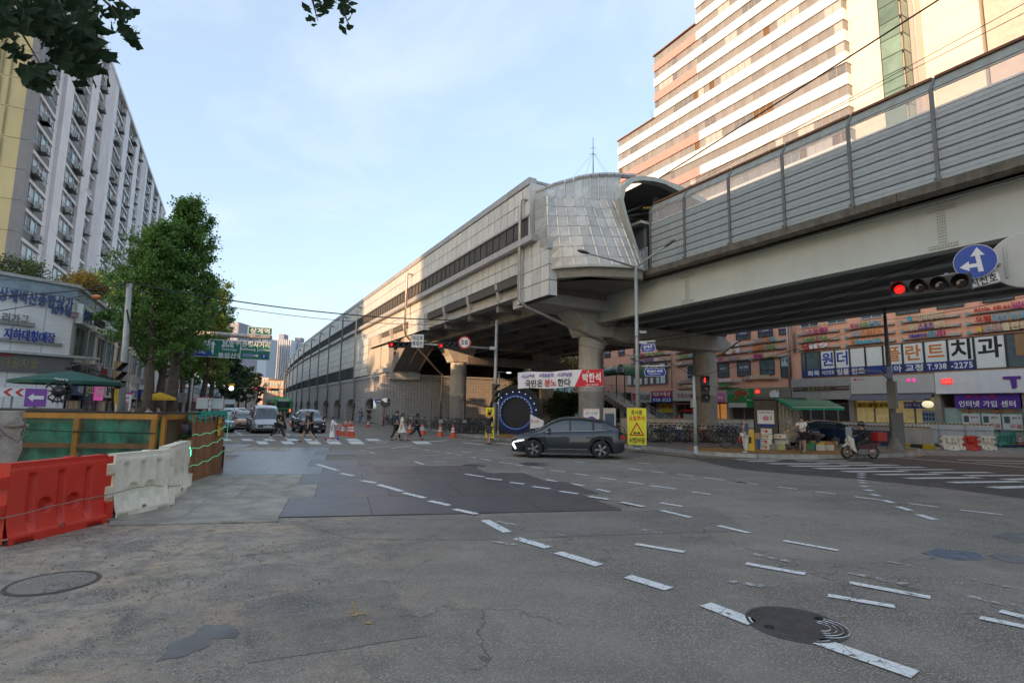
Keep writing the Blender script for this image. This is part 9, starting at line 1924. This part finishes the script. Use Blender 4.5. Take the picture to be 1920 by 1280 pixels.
for a,b,m,l in((1763,1806,PLW,'white plastic barrier next to the end of the front hoarding'),(1806,1836,PLR,'small red plastic barrier between two white ones on the right'),(1836,1866,PLW,'white plastic barrier right of the small red one')):
 p_,q_=G(a,843.5),G(b,844.5);put_barrier(p_,q_,.82,m,l,'far plastic barriers on the right')
P_=G(1866,838);q_=G(1906,834);t=put_barrier(P_,q_,.75,mat('barrier_netted',(.3,.5,.42),.6,var=.2),'pale barrier wrapped in green net at the right edge','far plastic barriers on the right')
mb=MB();mb.grid([[((q_-P_).length*i/8,-.25+.05*math.sin(i),.9-.9*j)for i in range(9)]for j in(0,1)]);mb.build('green_net',NETM,t)
copy_tree(cone,None,tuple(G(1914,836)),0,'orange cone at the right edge beside the green net')['group']='traffic cones'
t=thing('blue_tarp','flat blue tarpaulin on the road in front of the netted barrier','tarpaulin',tuple(G(1880,838)));mb=MB();mb.grid([[(-.9+1.9*i/8,-.3+j*.25,.03+.06*abs(math.sin(i*1.9+j*2)))for i in range(9)]for j in range(4)]);mb.build('sheet',mat('tarp_blue',(.06,.12,.3),.5,var=.3,scale=5),t)
q=G(1762,833);t=thing('caution_lamp','yellow and black lamp block at the end of the hoarding','warning lamp',tuple(q));bx('body',BY,t,-.18,.18,-.1,.1,.3,.55);bx('stand',BB,t,-.1,.1,-.1,.1,0,.3)
# ================= cables =================
W5=lambda pts,r,l,sag=0.,**k:wire(pts,r,l,'power_cable','cable',sag=sag,**k)
W5([b1,PT(925,600,33)],.03,'thick black cable sagging from the left utility pole to the signal mast',.027)
W5([b1+Vector((0,0,-.25)),PT(925,606,33)],.015,'thin cable just under the thick one between the two poles',.034)
W5([b1,PT(-60,557,15)],.022,'upper black cable from the left pole past the blue letters',.012);W5([b1+Vector((0,0,-.1)),PT(-60,592,14)],.014,'lower cable slanting across the blue letters to the left edge',.006);W5([b1+Vector((0,0,.05)),PT(-60,520,16)],.008,'thinnest cable above the blue letters',.01)
W5([b1+Vector((0,0,-1.2)),PT(252,650,24),PT(270,678,25),PT(298,668,26)],.035,'black cable loop hanging from the left pole into the tree',0)
W5([PT(925,602,33),Vector((lb.x,lb.y,PT(1192,640,dL).z)),PT(1303,706,dS)],.012,'thin cable from the signal mast over the lamp pole to the pedestrian signal',.012);W5([PT(925,604,33),PT(1193,668,dL),PT(1430,640,40)],.01,'thin lower cable crossing in front of the round pier',.012)
W5([PT(1303,706,dS),PT(1655,600,dT),PT(1990,540,16)],.012,'thin cable from the pedestrian signal across the sign bars',.012);W5([PT(1180,640,33),PT(1420,600,26),PT(1990,392,16)],.02,'black cable rising to the right under the girder',.008);W5([PT(1180,646,33),PT(1440,606,26),PT(1990,402,16)],.014,'second black cable just below the one rising under the girder',.008);W5([PT(1345,670,34),PT(1407,624,30)],.05,'grey metal tube slanting up between the shop signs',0,m=GALV)
# ================= trees =================
def leafmat(name,c1,c2,rough=.55):
 m=bpy.data.materials.new(name);m.use_nodes=True;t=m.node_tree;b=t.nodes['Principled BSDF'];L=t.links.new
 g=N(t,'ShaderNodeNewGeometry');n=N(t,'ShaderNodeTexNoise');n.inputs['Scale'].default_value=.55;n.inputs['Detail'].default_value=3;L(N(t,'ShaderNodeTexCoord').outputs['Object'],n.inputs['Vector'])
 a=N(t,'ShaderNodeMath',operation='MULTIPLY_ADD');L(g.outputs['Random Per Island'],a.inputs[0]);a.inputs[1].default_value=.6;
 q=N(t,'ShaderNodeMapRange');q.inputs['From Min'].default_value=.35;q.inputs['From Max'].default_value=.65;q.inputs['To Max'].default_value=.5;q.inputs['To Min'].default_value=-.1;L(n.outputs['Fac'],q.inputs['Value']);L(q.outputs[0],a.inputs[2])
 mx=N(t,'ShaderNodeMix',data_type='RGBA');L(a.outputs[0],mx.inputs[0]);mx.inputs[6].default_value=(*c1,1);mx.inputs[7].default_value=(*c2,1);L(mx.outputs[2],b.inputs['Base Color']);b.inputs['Roughness'].default_value=rough
 tr=N(t,'ShaderNodeBsdfTranslucent');L(mx.outputs[2],tr.inputs['Color']);ms=N(t,'ShaderNodeMixShader');ms.inputs[0].default_value=.35;L(b.outputs[0],ms.inputs[1]);L(tr.outputs[0],ms.inputs[2]);L(ms.outputs[0],t.nodes['Material Output'].inputs[0]);return m
GK=leafmat('ginkgo_leaves',(.06,.155,.028),(.17,.31,.065));GKY=leafmat('ginkgo_leaves_yellow',(.16,.17,.03),(.3,.27,.04));BSH=leafmat('bush_leaves',(.025,.06,.02),(.08,.13,.04));OLV=leafmat('olive_leaves',(.09,.09,.02),(.22,.17,.03));DKL=leafmat('shrub_dark',(.02,.045,.018),(.05,.09,.03))
BARK=mat('bark',(.1,.08,.06),.9,var=.35,scale=5,bump=.9,bscale=16,streak=.4,dcol=(.04,.035,.03))
rg=random.Random(5)
def tree(base,H_,R_c,z0,label,m=GK,n=14000,leaf=.1,tr=.22,lean=(0,0),m2=None,nb=46,cone_=.55,group='street trees on the left',name='ginkgo_tree',up=.75):
 t=thing(name,label,'tree',tuple(base),0,group);tb=MB();tip=Vector((lean[0],lean[1],H_));path=[Vector((0,0,0)).lerp(tip,f_)+Vector((rg.uniform(-.12,.12),rg.uniform(-.12,.12),0))*(f_>0)for f_ in(0,.2,.4,.6,.8,1)]
 tb.tube(path,[tr*1.25,tr,tr*.8,tr*.55,tr*.3,.03],10);br=[]
 for k in range(nb):
  f_=(z0/H_)+(1-z0/H_)*(k/nb)**.85*.97;a=k*2.4+rg.uniform(-.4,.4);o=path[0].lerp(tip,f_);rr=R_c*(1-cone_*(f_-z0/H_)/(1-z0/H_)**1)*(.75+.4*rg.random());rr*=min(1,.5+2.2*(f_-z0/H_))*(1.25 if k%5==0 else.85)
  e=o+Vector((math.cos(a)*rr,math.sin(a)*rr,rr*up*(.6+.5*rg.random())));md=o.lerp(e,.5)+Vector((0,0,-.12*rr));tb.tube([o,md,e],[tr*.3*(1.1-f_)+.02,tr*.18*(1.1-f_)+.015,.01],5);br.append((o,md,e))
  for q in range(3):s_=md.lerp(e,q/3);e2=s_+Vector((rg.uniform(-1,1),rg.uniform(-1,1),rg.uniform(.0,.9)))*rr*.35;tb.tube([s_,e2],[.02,.006],4);br.append((s_,(s_+e2)/2,e2))
 tb.build('trunk',BARK,t);vs=[];fs=[];v2=[];f2=[]
 for k in range(n):
  o,md,e=rg.choice(br);f_=rg.random()**.6;p=(o.lerp(md,f_*2)if f_<.5 else md.lerp(e,f_*2-1));s_=.07+.13*f_;p=p+Vector((rg.gauss(0,s_),rg.gauss(0,s_),rg.gauss(0,s_*.7)))
  d=Vector((rg.gauss(0,1),rg.gauss(0,1),rg.gauss(0,.6))).normalized();w_=d.cross(Vector((rg.gauss(0,1),rg.gauss(0,1),rg.gauss(0,1)))).normalized();l=leaf*rg.uniform(.6,1.25);V_,F_=(vs,fs)if(m2 is None or p.z>z0+1.3+rg.gauss(0,.5))else(v2,f2)
  i=len(V_);V_+=[tuple(p),tuple(p+d*l+w_*l*.6),tuple(p+d*l*1.1),tuple(p+d*l-w_*l*.6)];F_.append((i,i+1,i+2,i+3))
 mb=MB();mb.v=vs;mb.f=fs;mb.sm=[False]*len(fs);mb.build('crown',m,t)
 if f2:mb=MB();mb.v=v2;mb.f=f2;mb.sm=[False]*len(f2);mb.build('low_foliage',m2,t)
 return t
tree(GD(262,25.5,.15),10.8,3.0,3.8,'big ginkgo with the leaning trunk right of the utility pole',GK,24000,.1,.2,(-.1,.3),None,nb=54,cone_=.8)
tree(GD(318,27.5,.15),12.6,3.3,3.8,'tallest ginkgo with a thick dark trunk left of the green signs',GK,34000,.105,.25,(-.1,0),nb=64,cone_=.86,up=1.0)
tree(GD(376,50,.15),13,2.9,4.0,'yellowing ginkgo behind the green sign gantry',leafmat('ginkgo_mix',(.09,.18,.035),(.27,.31,.06)),16000,.14,.25,(.4,0))
tree(GD(392,60,.15),12,3.0,3.5,'dark leafy tree under the green direction signs',GK,9000,.2,.25)
tree(GD(352,52,.15),12,3.4,3.5,'leafy tree behind the tall ginkgo on the left pavement',GK,9000,.18,.25)
for vv,uu,h_,l in((-3.2,37.5,10.5,'added ginkgo hidden behind the two big ones, shading the tiled wall'),(-3.,44.5,11,'added ginkgo between the big pair and the yellowing one, shading the tiled wall'),(-2.2,57,11,'added ginkgo just beyond the yellowing one, shading the arcade wall')):p=VU(vv,uu,.15);tree(p,h_,2.8,3.6,l,GK,9000,.16,.26,cone_=.7)  # trees added in the row, hidden from view, to break sun on the walls
for px,d,h_,l in((432,150,12,'first far round tree at the end of the left row'),(446,165,13,'second far tree behind the traffic'),(460,175,13,'third far tree left of the far crossing'),(474,190,12,'last far tree beside the low beige building'),(420,120,12,'far tree right behind the white truck')):tree(GD(px,d,.1),h_,4.5,2.5,l,DKL,2600,.5,.25,nb=20,cone_=.3,group='far street trees')
def bush(P_,r,h_,label,m,n=4500,leaf=.12,grp='bushes behind the white shops',trunk=True):
 t=thing('bush' if not trunk else 'small_tree',label,'bush' if not trunk else 'tree',(P_.x,P_.y,0 if trunk else P_.z),0,grp);z_=P_.z if trunk else 0;vs=[];fs=[];cl=[(rg.uniform(-r,r)*.7,rg.uniform(-r,r)*.6,z_+rg.uniform(-h_,h_)*.6)for _ in range(14)]
 for k in range(n):
  c=rg.choice(cl);p=Vector(c)+Vector((rg.gauss(0,r*.2),rg.gauss(0,r*.2),rg.gauss(0,h_*.2)));d=Vector((rg.gauss(0,1),rg.gauss(0,1),rg.gauss(0,1))).normalized();w_=d.cross(Vector((rg.gauss(0,1),.3,rg.gauss(0,1)))).normalized();l=leaf*rg.uniform(.6,1.3);i=len(vs);vs+=[tuple(p),tuple(p+d*l+w_*l*.5),tuple(p+d*l*1.3),tuple(p+d*l-w_*l*.5)];fs.append((i,i+1,i+2,i+3))
 mb=MB();mb.v=vs;mb.f=fs;mb.sm=[False]*len(fs);mb.build('crown',m,t)
 if trunk:
  mb=MB();mb.tube([(0,0,0),(.1,0,z_)],[.15,.06],7)
  for c in cl:mb.tube([(0,0,z_*.7),c],[.05,.015],4)
  mb.build('trunk',BARK,t)
 return t
bush(PT(18,508,38),2.2,1.3,'dark green treetop over the roof at the far left',BSH);bush(PT(140,530,40),.9,.8,'sparse olive branches above the corner of the shop roof',OLV,1200);bush(PT(165,528,38),1.6,1.1,'olive brown treetop above the street side of the shops',OLV,4000);bush(PT(205,548,42),2.4,1.8,'green treetop behind the shops left of the ginkgo',GK,5000)
bush(PT(205,590,30),.8,.4,'low green plants on the roof edge near the orange lamp',GK,900,trunk=False)
P_=PT(181,557,29);t=thing('roof_lamp','small orange lamp shade on the roof edge of the shops','lamp',tuple(P_));mb=MB();mb.ball((0,0,0),.2,12,8,(1.3,1,.7));mb.build('shade',mat('lamp_orange2',(.75,.28,.1),.5,var=.1),t);mb=MB();mb.tube([(0,0,0),(0,0,-.7)],.02,5);mb.build('stand',STEEL,t)
for px,py,d,r,h_,l in((955,694,72,3,2.4,'dark trees in the gap right above the light ring'),(985,720,62,2.5,2,'dark shrubs behind the light ring'),(1058,688,75,4,3,'sunlit green trees glimpsed above the banner'),(1010,690,80,4,2.2,'dark trees glimpsed under the viaduct above the ring'),(1068,765,55,2.2,1.7,'dark shrubs behind the car between the two piers'),(1046,758,60,2,1.7,'dark shrubs left of the round pier behind the car')):bush(PT(px,py,d),r,h_,l,BSH if py>700 else OLV if px>1040 else DKL,5000,.22,'greenery beyond the viaduct')
LM=leafmat('near_leaf_silhouette',(.008,.022,.006),(.02,.05,.01),.85)  # dark silhouette against the sky put into the leaf colour
def fanleaf():
 mb=MB();pts=[(0,0,0)];n=9
 for k in range(n):a=R_(-58+116*k/(n-1));r=1-.06*(k%2)-.22*(k==n//2);pts.append((math.sin(a)*r,math.cos(a)*r,.12*math.sin(k*.9)))
 mb.add(pts,[(0,k+2,k+1)for k in range(n-1)]);mb.tube([(0,0,0),(.02,-.55,.05)],.015,3,caps=False);return mb.mesh('leaf',LM)
fl_=fanleaf()
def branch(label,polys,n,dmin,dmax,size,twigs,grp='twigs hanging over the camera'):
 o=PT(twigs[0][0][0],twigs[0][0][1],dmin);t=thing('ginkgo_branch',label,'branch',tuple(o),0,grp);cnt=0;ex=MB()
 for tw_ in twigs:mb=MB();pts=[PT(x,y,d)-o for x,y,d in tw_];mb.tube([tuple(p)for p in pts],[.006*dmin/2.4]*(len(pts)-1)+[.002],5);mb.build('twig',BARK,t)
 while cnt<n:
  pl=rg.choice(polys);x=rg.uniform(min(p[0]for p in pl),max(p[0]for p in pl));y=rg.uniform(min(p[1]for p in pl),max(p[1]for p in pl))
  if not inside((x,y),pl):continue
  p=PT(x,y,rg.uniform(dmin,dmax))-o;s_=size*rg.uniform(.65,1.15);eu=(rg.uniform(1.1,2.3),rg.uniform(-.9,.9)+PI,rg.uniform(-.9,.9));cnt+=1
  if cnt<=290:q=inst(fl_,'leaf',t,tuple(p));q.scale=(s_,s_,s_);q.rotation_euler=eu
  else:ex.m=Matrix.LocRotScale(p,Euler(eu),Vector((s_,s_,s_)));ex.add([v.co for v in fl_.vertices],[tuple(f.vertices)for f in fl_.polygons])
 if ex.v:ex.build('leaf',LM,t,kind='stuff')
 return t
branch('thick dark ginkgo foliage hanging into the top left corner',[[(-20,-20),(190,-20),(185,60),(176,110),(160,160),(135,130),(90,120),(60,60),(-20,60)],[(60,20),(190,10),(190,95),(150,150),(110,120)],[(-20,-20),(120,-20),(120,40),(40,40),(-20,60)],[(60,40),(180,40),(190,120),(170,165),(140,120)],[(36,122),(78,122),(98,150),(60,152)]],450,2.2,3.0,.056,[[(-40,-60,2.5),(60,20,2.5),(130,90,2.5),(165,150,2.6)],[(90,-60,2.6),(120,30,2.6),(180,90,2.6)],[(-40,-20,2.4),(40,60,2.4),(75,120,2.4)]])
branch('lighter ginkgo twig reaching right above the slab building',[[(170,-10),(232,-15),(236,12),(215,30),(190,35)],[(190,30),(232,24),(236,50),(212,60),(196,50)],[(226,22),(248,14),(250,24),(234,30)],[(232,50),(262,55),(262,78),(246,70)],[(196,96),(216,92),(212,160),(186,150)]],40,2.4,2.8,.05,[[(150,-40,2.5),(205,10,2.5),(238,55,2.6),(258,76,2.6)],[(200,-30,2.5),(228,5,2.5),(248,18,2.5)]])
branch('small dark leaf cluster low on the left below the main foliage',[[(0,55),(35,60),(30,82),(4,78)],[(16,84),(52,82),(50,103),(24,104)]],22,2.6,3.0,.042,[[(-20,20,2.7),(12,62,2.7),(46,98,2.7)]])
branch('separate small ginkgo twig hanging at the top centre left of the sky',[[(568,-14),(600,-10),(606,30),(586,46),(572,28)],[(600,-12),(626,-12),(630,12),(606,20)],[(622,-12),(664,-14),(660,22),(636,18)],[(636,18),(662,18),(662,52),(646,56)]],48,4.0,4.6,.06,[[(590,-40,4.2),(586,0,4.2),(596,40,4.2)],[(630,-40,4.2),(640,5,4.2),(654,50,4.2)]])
finish_texts()
